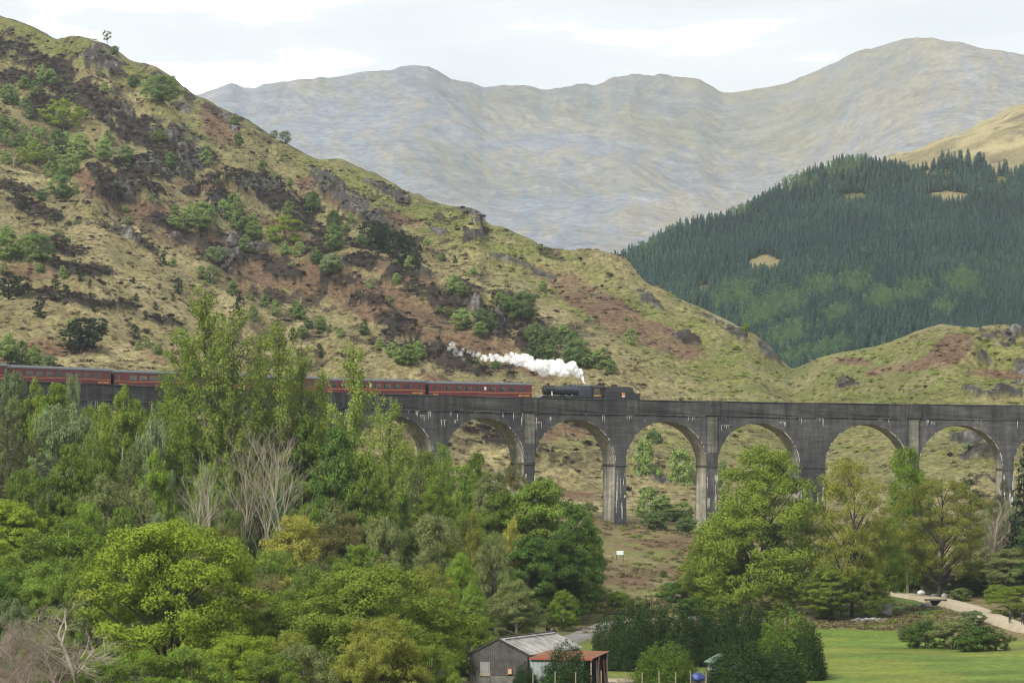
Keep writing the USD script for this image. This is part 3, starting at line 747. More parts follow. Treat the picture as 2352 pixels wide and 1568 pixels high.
COACH = 19.66
LAY_A = [(30, 53, 't'), (72, 88, 'd'), (105, 158, 'w'), (178, 230, 'w'), (250, 302, 'w'), (322, 374, 'w'), (388, 406, 'l'), (422, 474, 'w'), (494, 546, 'w'), (564, 616, 'w'), (635, 682, 'w'), (702, 715, 'd')]
LAY_B = [(20, 38, 'd'), (103, 153, 'w'), (171, 222, 'w'), (240, 290, 'w'), (308, 358, 'w'), (375, 425, 'w'), (442, 494, 'w'), (508, 560, 'w'), (577, 625, 'w'), (672, 692, 'd')]


def coach(s_mid, layout, width, label, number, flip=False):
    p = track(s_mid, 2.9, float(top_z(s_mid)) + RAILZ)
    t = thing("railway_carriage", label, "carriage", p, heading(s_mid), "maroon carriages of the train")
    HL = COACH / 2
    wins = [((a / width - 0.5) * COACH, (b / width - 0.5) * COACH, k) for a, b, k in layout]
    if flip:
        wins = [(-b, -a, k) for a, b, k in wins][::-1]
    shape = sbox(-HL, 0.95, HL, 3.32)
    zs = {'w': (2.12, 3.05), 'd': (2.14, 3.0), 't': (1.98, 3.02), 'l': (2.35, 3.02)}
    for a, b, k in wins:
        shape = shape.difference(rbox(a, b, *zs[k], 0.06))
    body = part("body_side", side(shape, -1.42, -1.36), "maroon", t, label="side that faces the camera")
    part("body_side", side(shape, 1.36, 1.42), "maroon", t)
    for x in (-HL, HL - 0.06):
        part("end_wall", box(x + 0.0, x + 0.06, -1.355, 1.355, 0.95, 3.32), "underframe", t)
    part("gangway", box(HL, HL + 0.26, -0.55, 0.55, 1.15, 3.25), "underframe", t)
    part("gangway", box(-HL - 0.26, -HL, -0.55, 0.55, 1.15, 3.25), "underframe", t)
    prof = [(1.45 * math.cos(a) if abs(math.cos(a)) < 0.97 else 1.45 * math.copysign(1, math.cos(a)), 3.325 + 0.55 * math.sin(a) ** 0.9) for a in np.linspace(0, math.pi, 19)]
    roof = part("roof", lengthwise(prof, -HL - 0.03, HL + 0.03), "coach_roof", t, smooth=40)
    for x in np.linspace(-HL + 1.6, HL - 1.6, 7):
        part("roof_vent", box(x - 0.16, x + 0.16, -0.14, 0.14, 3.80, 3.97), "underframe", roof)
    part("floor", box(-HL + 0.06, HL - 0.06, -1.355, 1.355, 1.0, 1.08), "coach_inside", t)
    part("partition", cat([box(x - 0.03, x + 0.03, -1.35, 1.35, 1.085, 3.3) for x in (-HL + 2.6, HL - 2.4, 0.1)]), "coach_inside", t)
    part("inner_wall", box(-HL + 0.1, HL - 0.1, 1.30, 1.345, 1.085, 2.0), "coach_inside", t)
    for a, b, k in wins:
        z0, z1 = zs[k]
        w = part("window", side(rbox(a, b, z0, z1, 0.06).difference(rbox(a + 0.05, b - 0.05, z0 + 0.05, z1 - 0.05, 0.04)), -1.405, -1.37), "frame_metal", t)
        if k == 'l':
            part("blind", box(a + 0.05, b - 0.05, -1.385, -1.38, z0 + 0.05, z1 - 0.05), "white_blind", w)
        else:
            part("pane", box(a + 0.05, b - 0.05, -1.388, -1.382, z0 + 0.05, z1 - 0.05), "pane", w)
            if k == 'w':
                part("ventilator_bar", box(a + 0.05, b - 0.05, -1.40, -1.372, z1 - 0.30, z1 - 0.26), "frame_metal", w)
                for xs in (a + 0.12, b - 0.52):
                    part("seat", cat([box(xs, xs + 0.4, -1.25, -0.3, 1.09, 1.52), box(xs if xs < (a + b) / 2 else xs + 0.28, (xs if xs < (a + b) / 2 else xs + 0.28) + 0.12, -1.25, -0.3, 1.53, 2.42)]), "seat_cloth", t)
            if k == 't':
                part("blind", box(a + 0.05, b - 0.05, -1.30, -1.29, z0 + 0.1, z1 - 0.1), "white_blind", w)
    part("waist_line", cat([box(-HL, HL, -1.425, -1.4205, 1.93, 1.97)]), "gold", t)
    part("lettering", text_on("WEST COAST", 0.24, HL - 1.5, 1.50, -1.421), "gold", t)
    part("number", text_on(number, 0.20, -HL + 1.25, 1.50, -1.421), "gold", t)
    part("underframe", cat([box(-HL, HL, -1.2, 1.2, 0.75, 0.94), box(-3, 3, -1.1, 1.1, 0.35, 0.75)]), "underframe", t)
    for bx in (-7.0, 7.0):
        bo = part("bogie", cat([box(bx - 1.8, bx + 1.8, -1.1, -0.95, 0.45, 0.74), box(bx - 1.8, bx + 1.8, 0.95, 1.1, 0.45, 0.74), box(bx - 0.3, bx + 0.3, -1.0, 1.0, 0.5, 0.72)]), "underframe", t)
        for wx in (bx - 1.3, bx + 1.3):
            part("wheelset", cat([disc(wx, -0.86, -0.73, 0.46, 0.46, 20), disc(wx, 0.73, 0.86, 0.46, 0.46, 20), disc(wx, -0.73, 0.73, 0.46, 0.08, 8)]), "underframe", bo)
    return t


SJ = -15.697   # end of the leading carriage
CP = 20.2
CARS = [("maroon carriage next to the locomotive, first behind the engine", LAY_A, 730, "99128", False), ("second maroon carriage behind the locomotive, partly behind the leaning poplar top", LAY_A, 730, "99327", True),
        ("third maroon carriage, mostly hidden behind the tall poplars", LAY_A, 730, "5278", False), ("fourth maroon carriage, emerging left of the tall poplars", LAY_B, 695, "4973", False),
        ("fifth maroon carriage with eight wide windows, near the left edge", LAY_B, 695, "4940", False), ("last carriage in view, cut by the left edge of the photo", LAY_B, 695, "5032", False)]
coach_mid = []
for i, (lab, lay_, wd, num, fl) in enumerate(CARS):
    sm = SJ - 0.3 - COACH / 2 - i * CP
    coach_mid.append(sm)
    coach(sm, lay_, wd, lab, num, fl)

# locomotive: x to the right; the smokebox is at the left, towards the carriages
LS = SJ + 7.15
lp = track(LS, 2.9, float(top_z(LS)) + RAILZ)
lo = thing("steam_locomotive", "black steam locomotive running backwards between its tender and the maroon carriages", "locomotive", lp, heading(LS))
# x from -6.3 (front buffers) to 5.6 (back of the cab)
BZ = 2.72
boiler = part("boiler", barrel(-2.9, 1.55, 0.80, 0.92, BZ), "boiler_black", lo, smooth=40)
for x in (-2.0, -0.8, 0.5):
    part("boiler_band", barrel(x - 0.03, x + 0.03, 0.81 + (x + 2.9) / 4.45 * 0.12 + 0.012, 0.81 + (x + 2.9) / 4.45 * 0.12 + 0.012, BZ), "loco_black", boiler, smooth=40)
fb = [(-0.95, 1.3), (0.95, 1.3), (0.98, BZ + 0.3), (0.93, BZ + 0.72), (0.72, BZ + 0.92), (0.2, BZ + 0.98), (-0.2, BZ + 0.98), (-0.72, BZ + 0.92), (-0.93, BZ + 0.72), (-0.98, BZ + 0.3)]
part("firebox", lengthwise(fb, 1.5, 4.05), "boiler_black", lo, smooth=35)
smoke = part("smokebox", barrel(-4.75, -2.9, 0.84, 0.84, BZ), "smokebox_black", lo, smooth=40)
part("smokebox_door", cat([barrel(-4.92, -4.75, 0.60, 0.72, BZ), barrel(-5.02, -4.92, 0.06, 0.10, BZ, 10)]), "smokebox_black", smoke, smooth=40)
part("chimney", tube([(-4.0, 0, BZ + 0.70), (-4.0, 0, BZ + 0.92), (-4.0, 0, BZ + 1.12), (-4.0, 0, BZ + 1.18), (-4.0, 0, BZ + 1.24)], [0.42, 0.27, 0.26, 0.33, 0.31], 20), "smokebox_black", lo, smooth=40)
part("top_feed", cat([tube([(0.25, 0, BZ + 0.80), (0.25, 0, BZ + 1.08), (0.25, 0, BZ + 1.16)], [0.36, 0.34, 0.22], 16), box(-0.55, -0.35, -0.1, 0.1, BZ + 0.8, BZ + 1.02)]), "boiler_black", lo, smooth=40)
part("dome_cover", tube([(1.0, 0, BZ + 0.80), (1.0, 0, BZ + 1.0), (1.0, 0, BZ + 1.10)], [0.35, 0.30, 0.12], 16), "boiler_black", lo, smooth=40)
for x in (2.9, 3.15):
    part("safety_valve", tube([(x, 0, BZ + 0.9), (x, 0, BZ + 1.16)], [0.09, 0.07], 10), "worn_steel", lo)
part("handrail", cat([tube([(-4.7, -0.96, BZ + 0.32), (3.9, -1.03, BZ + 0.32)], 0.02, 6)] + [tube([(x, -0.80, BZ + 0.32), (x, -1.0, BZ + 0.32)], 0.018, 5) for x in np.linspace(-4.4, 3.6, 6)]), "worn_steel", lo)
part("steam_pipe", tube([(-3.55, -0.70, BZ - 0.2), (-3.6, -1.0, BZ - 0.75), (-3.6, -1.15, 1.35)], 0.14, 10), "worn_steel", lo, smooth=40)
part("running_board", cat([box(-5.2, 4.1, -1.31, -0.9, 1.66, 1.74), box(-5.2, 4.1, 0.9, 1.31, 1.66, 1.74)]), "loco_black", lo)
part("valance", cat([side(Polygon([(-6.15, 1.10), (-6.15, 1.30), (-5.2, 1.73), (-5.2, 1.60), (-5.9, 1.20), (-5.9, 1.10)]), -1.30, -1.24), box(-5.2, 4.1, -1.30, -1.26, 1.50, 1.655)]), "loco_black", lo)
part("front_platform", side(Polygon([(-6.2, 1.27), (-6.2, 1.32), (-5.15, 1.80), (-5.15, 1.75)]), -1.23, 1.23), "loco_black", lo)
part("frame", cat([side(Polygon([(-6.2, 0.75), (-6.2, 1.25), (-5.2, 1.60), (4.6, 1.60), (5.4, 1.15), (5.4, 0.8), (-4.2, 0.75)]), y, y + 0.04) for y in (-0.62, 0.58)]), "underframe", lo)
part("buffer_beam", box(-6.30, -6.20, -1.2, 1.2, 0.85, 1.28), "loco_black", lo)
for y in (-0.87, 0.87):
    part("buffer", cat([barrel(-6.62, -6.31, 0.12, 0.14, 1.05, 14, y), barrel(-6.68, -6.62, 0.22, 0.22, 1.05, 16, y)]), "worn_steel", lo)
for sd in (-1, 1):
    part("cylinder", cat([barrel(-4.6, -3.5, 0.34, 0.34, 0.95, 18, sd * 1.05), barrel(-4.55, -3.45, 0.20, 0.20, 1.42, 14, sd * 1.0)]), "loco_black", lo, smooth=40)
    part("connecting_rod", cat([box(-3.4, 0.6, sd * 1.10 - 0.03, sd * 1.10 + 0.03, 0.86, 0.98), box(-1.6, 3.2, sd * 1.02 - 0.03, sd * 1.02 + 0.03, 0.80, 0.92)]), "worn_steel", lo)
for sd in (-1, 1):
    for x in (-1.6, 0.6, 2.95):
        part("driving_wheel", spoked_wheel(x, sd * 0.80 - 0.07, 0.91, 0.91, 16), "loco_black", lo)
    for x in (-5.2, -3.3):
        part("bogie_wheel", spoked_wheel(x, sd * 0.80 - 0.07, 0.50, 0.50, 10), "loco_black", lo)
for x in (-1.6, 0.6, 2.95):
    part("splasher", side(shapely.geometry.Point(x, 0.95).buffer(1.03, quad_segs=8).intersection(sbox(-9, 1.745, 9, 3)), -1.0, -0.72), "loco_black", lo)
for x in (-1.0, 0.1):
    part("sandbox_filler", box(x - 0.14, x + 0.14, -1.2, -1.02, 1.745, 1.93), "worn_steel", lo)
cabw = Polygon([(4.05, 1.15), (5.62, 1.15), (5.62, 2.2), (5.40, 2.28), (5.40, 3.18), (4.05, 3.30)]).difference(rbox(4.25, 4.72, 2.32, 3.02, 0.04)).difference(rbox(4.78, 5.22, 2.32, 3.02, 0.04))
cab = part("cab_side", side(cabw, -1.33, -1.29), "loco_black", lo)
part("cab_side", side(cabw, 1.29, 1.33), "loco_black", lo)
part("cab_front", box(4.06, 4.10, -1.285, 1.285, 1.75, 3.3), "loco_black", lo)
for a, b in ((4.25, 4.72), (4.78, 5.22)):
    w = part("cab_window", side(rbox(a - 0.03, b + 0.03, 2.29, 3.05, 0.05).difference(rbox(a + 0.02, b - 0.02, 2.34, 3.0, 0.03)), -1.345, -1.332), "lining", cab)
    part("pane", box(a + 0.02, b - 0.02, -1.315, -1.309, 2.34, 3.0), "pane", w)
crp = [(1.36 * math.cos(a), 3.18 + 0.55 * math.sin(a)) for a in np.linspace(0.12, math.pi - 0.12, 15)]
part("cab_roof", lengthwise(crp + [(y * 0.97, z - 0.06) for y, z in crp[::-1]], 3.95, 6.45), "smokebox_black", lo, smooth=30)
part("cab_lining", side(rbox(4.12, 5.54, 1.22, 2.16, 0.06).difference(rbox(4.15, 5.51, 1.25, 2.13, 0.05)), -1.338, -1.331), "lining", cab)
part("cab_number", text_on("44871", 0.30, 4.83, 1.86, -1.331), "gold", cab)
part("cab_floor", box(4.11, 5.6, -1.28, 1.28, 1.20, 1.26), "underframe", lo)
# tender
TS = LS + 5.62 + 0.55 + 3.4
tp = track(TS, 2.9, float(top_z(TS)) + RAILZ)
te = thing("locomotive_tender", "black tender with gold lined sides and a lion emblem, right of the cab", "tender", tp, heading(TS))
tw = Polygon([(-3.35, 1.12), (-3.35, 2.62), (-3.15, 2.86), (1.95, 2.86), (2.12, 2.80), (2.42, 2.46), (2.62, 2.40), (3.35, 2.40), (3.35, 1.12)])
tb = part("tank_side", side(tw, -1.30, -1.25), "loco_black", te)
part("tank_side", side(tw, 1.25, 1.30), "loco_black", te)
part("tank_body", cat([box(-3.3, 3.3, -1.245, 1.245, 1.13, 2.38), box(3.31, 3.345, -1.245, 1.245, 1.13, 2.385)]), "loco_black", te)
cs = Polygon([(-3.2, 2.865), (-3.05, 3.38), (-1.6, 3.44), (1.55, 3.44), (1.95, 3.30), (2.05, 2.865)])
cm = side(cs, -0.02, 0.02)
v = cm.vertices.copy(); f_ = cm.faces
lean = (v[:, 2] - 2.865) * 0.42
part("coal_plate", cat([trimesh.Trimesh(v + np.stack([0 * lean, -1.27 + lean, 0 * lean], -1), f_, process=False), trimesh.Trimesh(v + np.stack([0 * lean, 1.27 - lean, 0 * lean], -1), f_, process=False)]), "smokebox_black", te)
cg = np.random.default_rng(8)
cx_, cy_ = np.meshgrid(np.linspace(-2.9, 1.7, 40), np.linspace(-0.95, 0.95, 18))
cz_ = 3.15 + 0.42 * np.exp(-((cy_ / 0.75) ** 2)) * (0.5 + 0.5 * np.exp(-(((cx_ + 0.2) / 1.6) ** 2))) + cg.normal(0, 0.05, cx_.shape)
part("coal_heap", trimesh.Trimesh(np.stack([cx_, cy_, cz_], -1).reshape(-1, 3), grid_faces(18, 40)[:, ::-1], process=False), "coal", te)
part("tender_bulkhead", box(-3.3, -3.26, -1.24, 1.24, 2.385, 3.3), "loco_black", te)
lin = tw.buffer(-0.10)
part("side_lining", side(lin.difference(lin.buffer(-0.035)), -1.308, -1.301), "lining", tb)
# the emblem: a lion standing over a wheel
lion = shapely.unary_union([Polygon([(-0.20, 0.05), (-0.18, 0.24), (0.10, 0.26), (0.20, 0.22), (0.20, 0.05), (0.13, 0.05), (0.11, 0.13), (-0.10, 0.13), (-0.13, 0.05)]), shapely.geometry.Point(-0.17, 0.33).buffer(0.10), Polygon([(0.16, 0.2), (0.30, 0.34), (0.27, 0.42), (0.22, 0.36), (0.12, 0.25)])])
wheel_ = shapely.unary_union([shapely.geometry.Point(0, -0.17).buffer(0.21).difference(shapely.geometry.Point(0, -0.17).buffer(0.15)), sbox(-0.30, -0.21, 0.30, -0.11), shapely.geometry.Point(0, -0.17).buffer(0.06), sbox(-0.02, -0.36, 0.02, 0.02)])
sc_ = lambda g: shapely.affinity.translate(shapely.affinity.scale(g, 1.15, 1.15, origin=(0, 0)), 0.15, 2.06)
import shapely.affinity
em = part("emblem", side(sc_(lion), -1.312, -1.301), "orange_paint", tb, label="orange lion of the tender emblem")
part("emblem_wheel", side(sc_(wheel_), -1.312, -1.301), "pale_paint", em)
part("emblem_shadow", side(sc_(Polygon([(-0.26, -0.22), (0.26, -0.22), (0.0, -0.42)])), -1.309, -1.3005), "red_paint", em)  # red painted point of the emblem below the wheel
part("tender_frame", cat([box(-3.4, 3.4, -1.02, -0.96, 0.55, 1.115), box(-3.4, 3.4, 0.96, 1.02, 0.55, 1.115), box(3.36, 3.46, -1.2, 1.2, 0.8, 1.28)]), "underframe", te)
for sd in (-1, 1):
    for x in (-2.2, 0.0, 2.2):
        part("tender_wheel", spoked_wheel(x, sd * 0.80 - 0.07, 0.65, 0.65, 12), "loco_black", te)
    part("buffer", cat([barrel(3.47, 3.80, 0.14, 0.12, 1.05, 14, sd * 0.87), barrel(3.80, 3.86, 0.22, 0.22, 1.05, 16, sd * 0.87)]), "worn_steel", te)
part("lamp_bracket", cat([box(3.37, 3.42, -0.05, 0.05, 2.40, 2.62), box(3.37, 3.52, -0.10, 0.10, 2.62, 2.85)]), "pale_paint", te)

# steam from the safety valves, drifting back over the boiler
def puffs(path, n, seed, sub=3):
    r_ = np.random.default_rng(seed)
    P_ = np.array(path, float)
    out = []
    for i in range(n):
        t = i / (n - 1) * (len(P_) - 1)
        k = min(int(t), len(P_) - 2)
        c = P_[k] * (1 - (t - k)) + P_[k + 1] * (t - k)
        rad = c[3] * r_.uniform(0.6, 1.3)
        o = r_.normal(0, 1, 3) * c[3] * np.array([0.5, 0.45, 0.38])
        s = trimesh.creation.icosphere(sub, 1.0)
        d = s.vertices
        s.vertices = d * (rad * (0.80 + 0.55 * (meshkit.fbm(d * 1.9 + i * 7.3, 4, seed) - 0.35)))[:, None] + c[:3] + o
        out.append(s)
    return m3.Manifold.batch_boolean([m3.Manifold(m3.Mesh(np.asarray(s.vertices, np.float32), np.asarray(s.faces, np.uint32))) for s in out], m3.OpType.Add)


vs_ = track(LS + 3.0, 2.9, float(top_z(LS + 3.0)) + RAILZ + BZ + 1.2)
YS = float(vs_[1])
def spt(px, py, r):
    return tuple(ray(px, py, YS + 1.0)) + (r,)
STEAM = [tuple(vs_) + (0.10,), spt(1338, 872, 0.22), spt(1334, 862, 0.42), spt(1326, 853, 0.75), spt(1312, 849, 0.95), spt(1296, 848, 1.05), spt(1280, 846, 1.05), spt(1262, 845, 1.1), spt(1245, 841, 1.1), spt(1225, 836, 1.05), spt(1205, 830, 0.95), spt(1185, 825, 0.8), spt(1165, 823, 0.75), spt(1150, 826, 0.6), spt(1135, 822, 0.6), spt(1118, 822, 0.55), spt(1108, 820, 0.4)]
def steam_material(path, amount, lo, hi):
    """Lit white droplets; the billows thin out in ragged wisps towards their rims."""
    usdkit.material(stage, "/World/Looks/" + path, {
        "tc": ("texture_coordinate", {}), "n": ("noise_texture", {"scale": 1.3, "detail": 5.0, "roughness": 0.65}), "lw": ("layer_weight", {"blend": 0.5}),
        "s": ("math", {"math_type": "multiply_add", "value2": 1.3, "value3": -0.65}), "a": ("math", {"math_type": "add"}), "r": ("map_range", {"from_min": lo, "from_max": hi, "to_min": 1 - amount, "to_max": 1.0, "clamp": True}),
        "d": ("diffuse_bsdf", {"color": (0.90, 0.90, 0.90)}), "t": ("translucent_bsdf", {"color": (0.90, 0.90, 0.90)}), "m": ("mix_closure", {"fac": 0.28}), "x": ("transparent_bsdf", {}), "o": ("mix_closure", {})},
        [("tc.object", "n.vector"), ("n.fac", "s.value1"), ("s.value", "a.value1"), ("lw.facing", "a.value2"), ("a.value", "r.value"), ("d.BSDF", "m.closure1"), ("t.BSDF", "m.closure2"), ("r.result", "o.fac"), ("m.closure", "o.closure1"), ("x.BSDF", "o.closure2")], surface="o.closure")


steam_material("steam", 1.0, 0.12, 0.78)
steam_material("torn_steam", 1.0, -0.25, 0.5)
steam_material("thin_steam", 1.0, -0.95, 0.25)
plume = thing("steam_plume", "white steam plume blowing back from the locomotive's safety valves", "steam")
part("billows", puffs(STEAM[:12], 76, 3), "steam", plume, smooth=True)
part("torn_tail", puffs(STEAM[11:], 30, 4), "torn_steam", plume, smooth=True)
tag(part("steam_wisp", puffs([spt(1098, 816, 0.7), spt(1070, 812, 0.5), spt(1052, 806, 0.8), spt(1040, 800, 0.8), spt(1030, 800, 0.3)], 16, 9), "thin_steam", smooth=True), "thin fading wisp of steam left of the white plume", "steam")
# ------------------------------------------------------------------ foliage
CLS = "/World/tree_classes"
stage.CreateClassPrim(CLS)


def leaf_material(path, a, b, trans=0.35, dark=None):
    """Leaf colour differs from leaf to leaf (a to b) and from spray to spray."""
    usdkit.material(stage, "/World/Looks/" + path, {
        "g": ("geometry", {}), "tc": ("texture_coordinate", {}), "oi": ("object_info", {}),
        "n": ("noise_texture", {"scale": 0.55, "detail": 3.0, "roughness": 0.6}),
        "mx": ("math", {"math_type": "multiply_add", "value2": 0.55, "value3": 0.0}), "ad": ("math", {"math_type": "multiply_add", "value2": 0.75, "value3": -0.15}),
        "sum": ("math", {"math_type": "add"}), "r": ("rgb_ramp", {"ramp": [(0.15, tuple(a)), (0.85, tuple(b))]}),
        "rv": ("map_range", {"from_min": 0.0, "from_max": 1.0, "to_min": 0.80, "to_max": 1.18}), "h": ("hsv", {"saturation": 1.0}),
        "d": ("principled_bsdf", {"roughness": 0.8, "specular_ior_level": 0.06}), "t": ("translucent_bsdf", {}), "m": ("mix_closure", {"fac": trans})},
        [("g.random_per_island", "mx.value1"), ("tc.object", "n.vector"), ("n.fac", "ad.value1"), ("mx.value", "sum.value1"), ("ad.value", "sum.value2"), ("sum.value", "r.fac"),
         ("oi.random", "rv.value"), ("r.color", "h.color"), ("rv.result", "h.value"), ("h.color", "d.base_color"), ("h.color", "t.color"), ("d.BSDF", "m.closure1"), ("t.BSDF", "m.closure2")], surface="m.closure")


MEAN = {"lime": (.188, .248, .027), "olive": (.152, .205, .030), "ochre": (.178, .195, .036), "yellow": (.30, .30, .058), "fresh": (.148, .225, .030), "mid": (.132, .196, .032), "deep": (.074, .130, .026), "grey": (.16, .21, .095), "bronze": (.150, .145, .052),
        "dull": (.150, .175, .062), "poplar": (.180, .235, .045), "vivid": (.065, .19, .03), "pine": (.036, .055, .028), "brownpine": (.075, .078, .036), "cypress": (.028, .056, .014), "cypressgold": (.095, .155, .022), "hill": (.185, .255, .080), "hilldeep": (.112, .170, .058),
        "spruce": (.036, .074, .062), "sprucemid": (.052, .096, .068), "larch": (.095, .165, .072), "straw": (.275, .240, .125), "brackentuft": (.205, .132, .082), "rush": (.185, .155, .080), "heather": (.042, .031, .024)}
DIM = ("pine", "spruce", "cypress", "heather", "brownpine", "sprucemid", "rush", "straw", "brackentuft")
for k_, c_ in MEAN.items():
    c_ = np.array(c_) * (1.0 if k_ in ("heather", "rush", "straw", "brackentuft") else 1.55 if k_ not in DIM else 1.25)
    leaf_material("leaf_" + k_, c_ * 0.66, c_ * 1.34, 0.12 if k_ in DIM else 0.36)
simple("bark", (0.10, 0.08, 0.06), 0.9, 0.5, 3.0)
simple("dark_bark", (0.045, 0.037, 0.030), 0.9, 0.4, 3.0)
simple("birch_bark", (0.42, 0.40, 0.36), 0.8, 0.55, 2.0)
simple("bare_bark", (0.33, 0.29, 0.215), 0.85, 0.35, 1.5)
simple("bare_bark_pink", (0.27, 0.205, 0.165), 0.85, 0.35, 1.5)


def unit(v):
    return v / np.maximum(np.linalg.norm(v, axis=-1, keepdims=True), 1e-9)


FINE = 2.6


def leaf_cloud(r, centers, radii, per, size, squash=0.75, core=(0, 0, 0), up=0.35, droop=0.0, aspect=0.6, shell=0.5):
    """Leaf-sized blades spread round clump centres; each leaf leans about the outward direction of its clump and of the crown."""
    centers, radii = np.asarray(centers, float), np.broadcast_to(np.asarray(radii, float), (len(centers),))
    if size < 0.5:
        per, size = per * FINE, size * FINE ** -0.5
    n = np.maximum((per * (radii / radii.mean()) ** 2), 2).astype(int)
    idx = np.repeat(np.arange(len(centers)), n)
    d = unit(r.normal(size=(len(idx), 3)))
    rad = shell + (1 - shell) * r.random(len(idx))
    off = d * (rad * radii[idx])[:, None] * np.array([1, 1, squash])
    p = centers[idx] + off
    p[:, 2] -= droop * r.random(len(idx)) * radii[idx]
    out = unit(p - np.asarray(core))
    nr = unit(0.75 * d + 0.6 * out + np.array([0, 0, up]) + 0.30 * r.normal(size=d.shape))
    g = unit(nr + 0.75 * r.normal(size=d.shape))
    g *= np.sign((g * nr).sum(1, keepdims=True) + 1e-9)
    a = unit(np.cross(g, r.normal(size=d.shape)))
    b = np.cross(g, a)
    L = size * r.uniform(0.65, 1.35, len(idx))[:, None]
    W = L * aspect
    v = np.stack([p - a * L * 0.58, p + a * L * 0.36 - b * W * 0.56, p + a * L * 0.36 + b * W * 0.56], 1).reshape(-1, 3)
    f = np.arange(len(idx) * 3).reshape(-1, 3)
    if (np.einsum("ij,ij->i", np.cross(v[f[:, 1]] - v[f[:, 0]], v[f[:, 2]] - v[f[:, 0]]), g) < 0).mean() > 0.5:
        f = f[:, ::-1]
    nn = np.repeat(nr, 3, axis=0)
    return v, f, nn


def crown_mesh(path, v, f, n):
    m = UsdGeom.Mesh.Define(stage, path)
    m.CreatePointsAttr(Vt.Vec3fArray.FromNumpy(v.astype(np.float32)))
    m.CreateFaceVertexCountsAttr(Vt.IntArray.FromNumpy(np.full(len(f), 3, np.int32)))
    m.CreateFaceVertexIndicesAttr(Vt.IntArray.FromNumpy(f.astype(np.int32).ravel()))
    m.CreateSubdivisionSchemeAttr("none")
    m.CreateNormalsAttr(Vt.Vec3fArray.FromNumpy(n.astype(np.float32)))
    m.SetNormalsInterpolation("vertex")
    return m


def limb(r, a, b, r0, r1, sag=0.12, n=5, k=5):
    a, b = np.asarray(a, float), np.asarray(b, float)
    t = np.linspace(0, 1, n)[:, None]
    L = np.linalg.norm(b - a)
    mid = np.array([0, 0, 1.0]) * L * sag + r.normal(size=3) * L * 0.05
    return tube(a + (b - a) * t + mid * (t * (1 - t)) * 2, np.linspace(r0, r1, n), k, cap=False)


PROTO = {}


def proto(name, wood, bark, crown=None, H=1.0, W=1.0, wood_name="trunk"):
    c = f"{CLS}/{name}"
    UsdGeom.Xform.Define(stage, c)
    usdkit.mesh(stage, c + "/" + wood_name, wood, "/World/Looks/" + bark, smooth=True)
    if crown is not None:
        crown_mesh(c + "/crown", *crown)
    PROTO[name] = (c, H, W)


def spread(r, n, H, env, h0, tight):
    """n clump centres inside an envelope of radius env(h), kept apart."""
    out = []
    tries = 0
    while len(out) < n and tries < 6000:
        tries += 1
        h = h0 + (1 - h0) * r.random()
        e = env(h)
        q_ = math.sqrt(r.random()) ** 0.7 * e
        t = r.random() * 2 * math.pi
        c = np.array([q_ * math.cos(t), q_ * math.sin(t), h * H])
        if all(np.linalg.norm((c - o) * [1, 1, 1.15]) > tight for o in out):
            out.append(c)
    return np.array(out)


def broadleaf(name, seed, H, W, env, h0, n, tight, rc, sub, per, size, bark, squash=0.7, droop=0.0, up=0.4, limbs=26, trunk_r=0.3, lean=0.0, shell=0.45, stems=1):
    r = np.random.default_rng(seed)
    e2 = lambda h: env(h) * W / 2 * (0.86 + 0.28 * r.random())
    cs = spread(r, n, H, e2, h0, tight)
    rad = rc * r.uniform(0.7, 1.3, len(cs))
    wood = []
    for s in range(stems):
        ax = np.array([(0, 0, -1.0), (lean * H * 0.1, 0, H * 0.25), (lean * H * 0.2, 0.02 * H, H * 0.55), (lean * H * 0.15, 0, H * 0.93)], float)
        if stems > 1:
            ax[:, :2] += np.outer([0.2, 0.6, 1.3, 2.0], [math.cos(s * 2.4 + seed), math.sin(s * 2.4 + seed)]) * W * 0.09
        wood.append(tube(ax, [trunk_r * 1.3, trunk_r, trunk_r * 0.65, trunk_r * 0.12], 7, cap=False))
    for c in cs[r.permutation(len(cs))[:limbs]]:
        zt = max(H * 0.12, c[2] - np.hypot(c[0], c[1]) * r.uniform(0.5, 0.9) - 0.05 * H)
        fr = zt / H
        a = [np.interp(fr, [0, 0.25, 0.55, 0.93], [0, lean * H * 0.1, lean * H * 0.2, lean * H * 0.15]), 0, zt]
        wood.append(limb(r, a, c, trunk_r * (0.55 - 0.35 * fr), 0.025, 0.10))
    # sub clumps
    k = np.repeat(np.arange(len(cs)), sub)
    d = unit(r.normal(size=(len(k), 3)))
    d[:, 2] = np.abs(d[:, 2]) * 0.9 - 0.25
    sc = cs[k] + d * (rad[k] * r.uniform(0.45, 0.95, len(k)))[:, None] * np.array([1, 1, squash])
    sc[:, 2] -= droop * rad[k] * r.random(len(k))
    sr = rad[k] * r.uniform(0.30, 0.55, len(k))
    v, f, nn = leaf_cloud(r, sc, sr, per, size, squash, (0, 0, H * 0.45), up, droop, shell=shell)
    proto(name, cat(wood), bark, (v, f, nn), H, W)


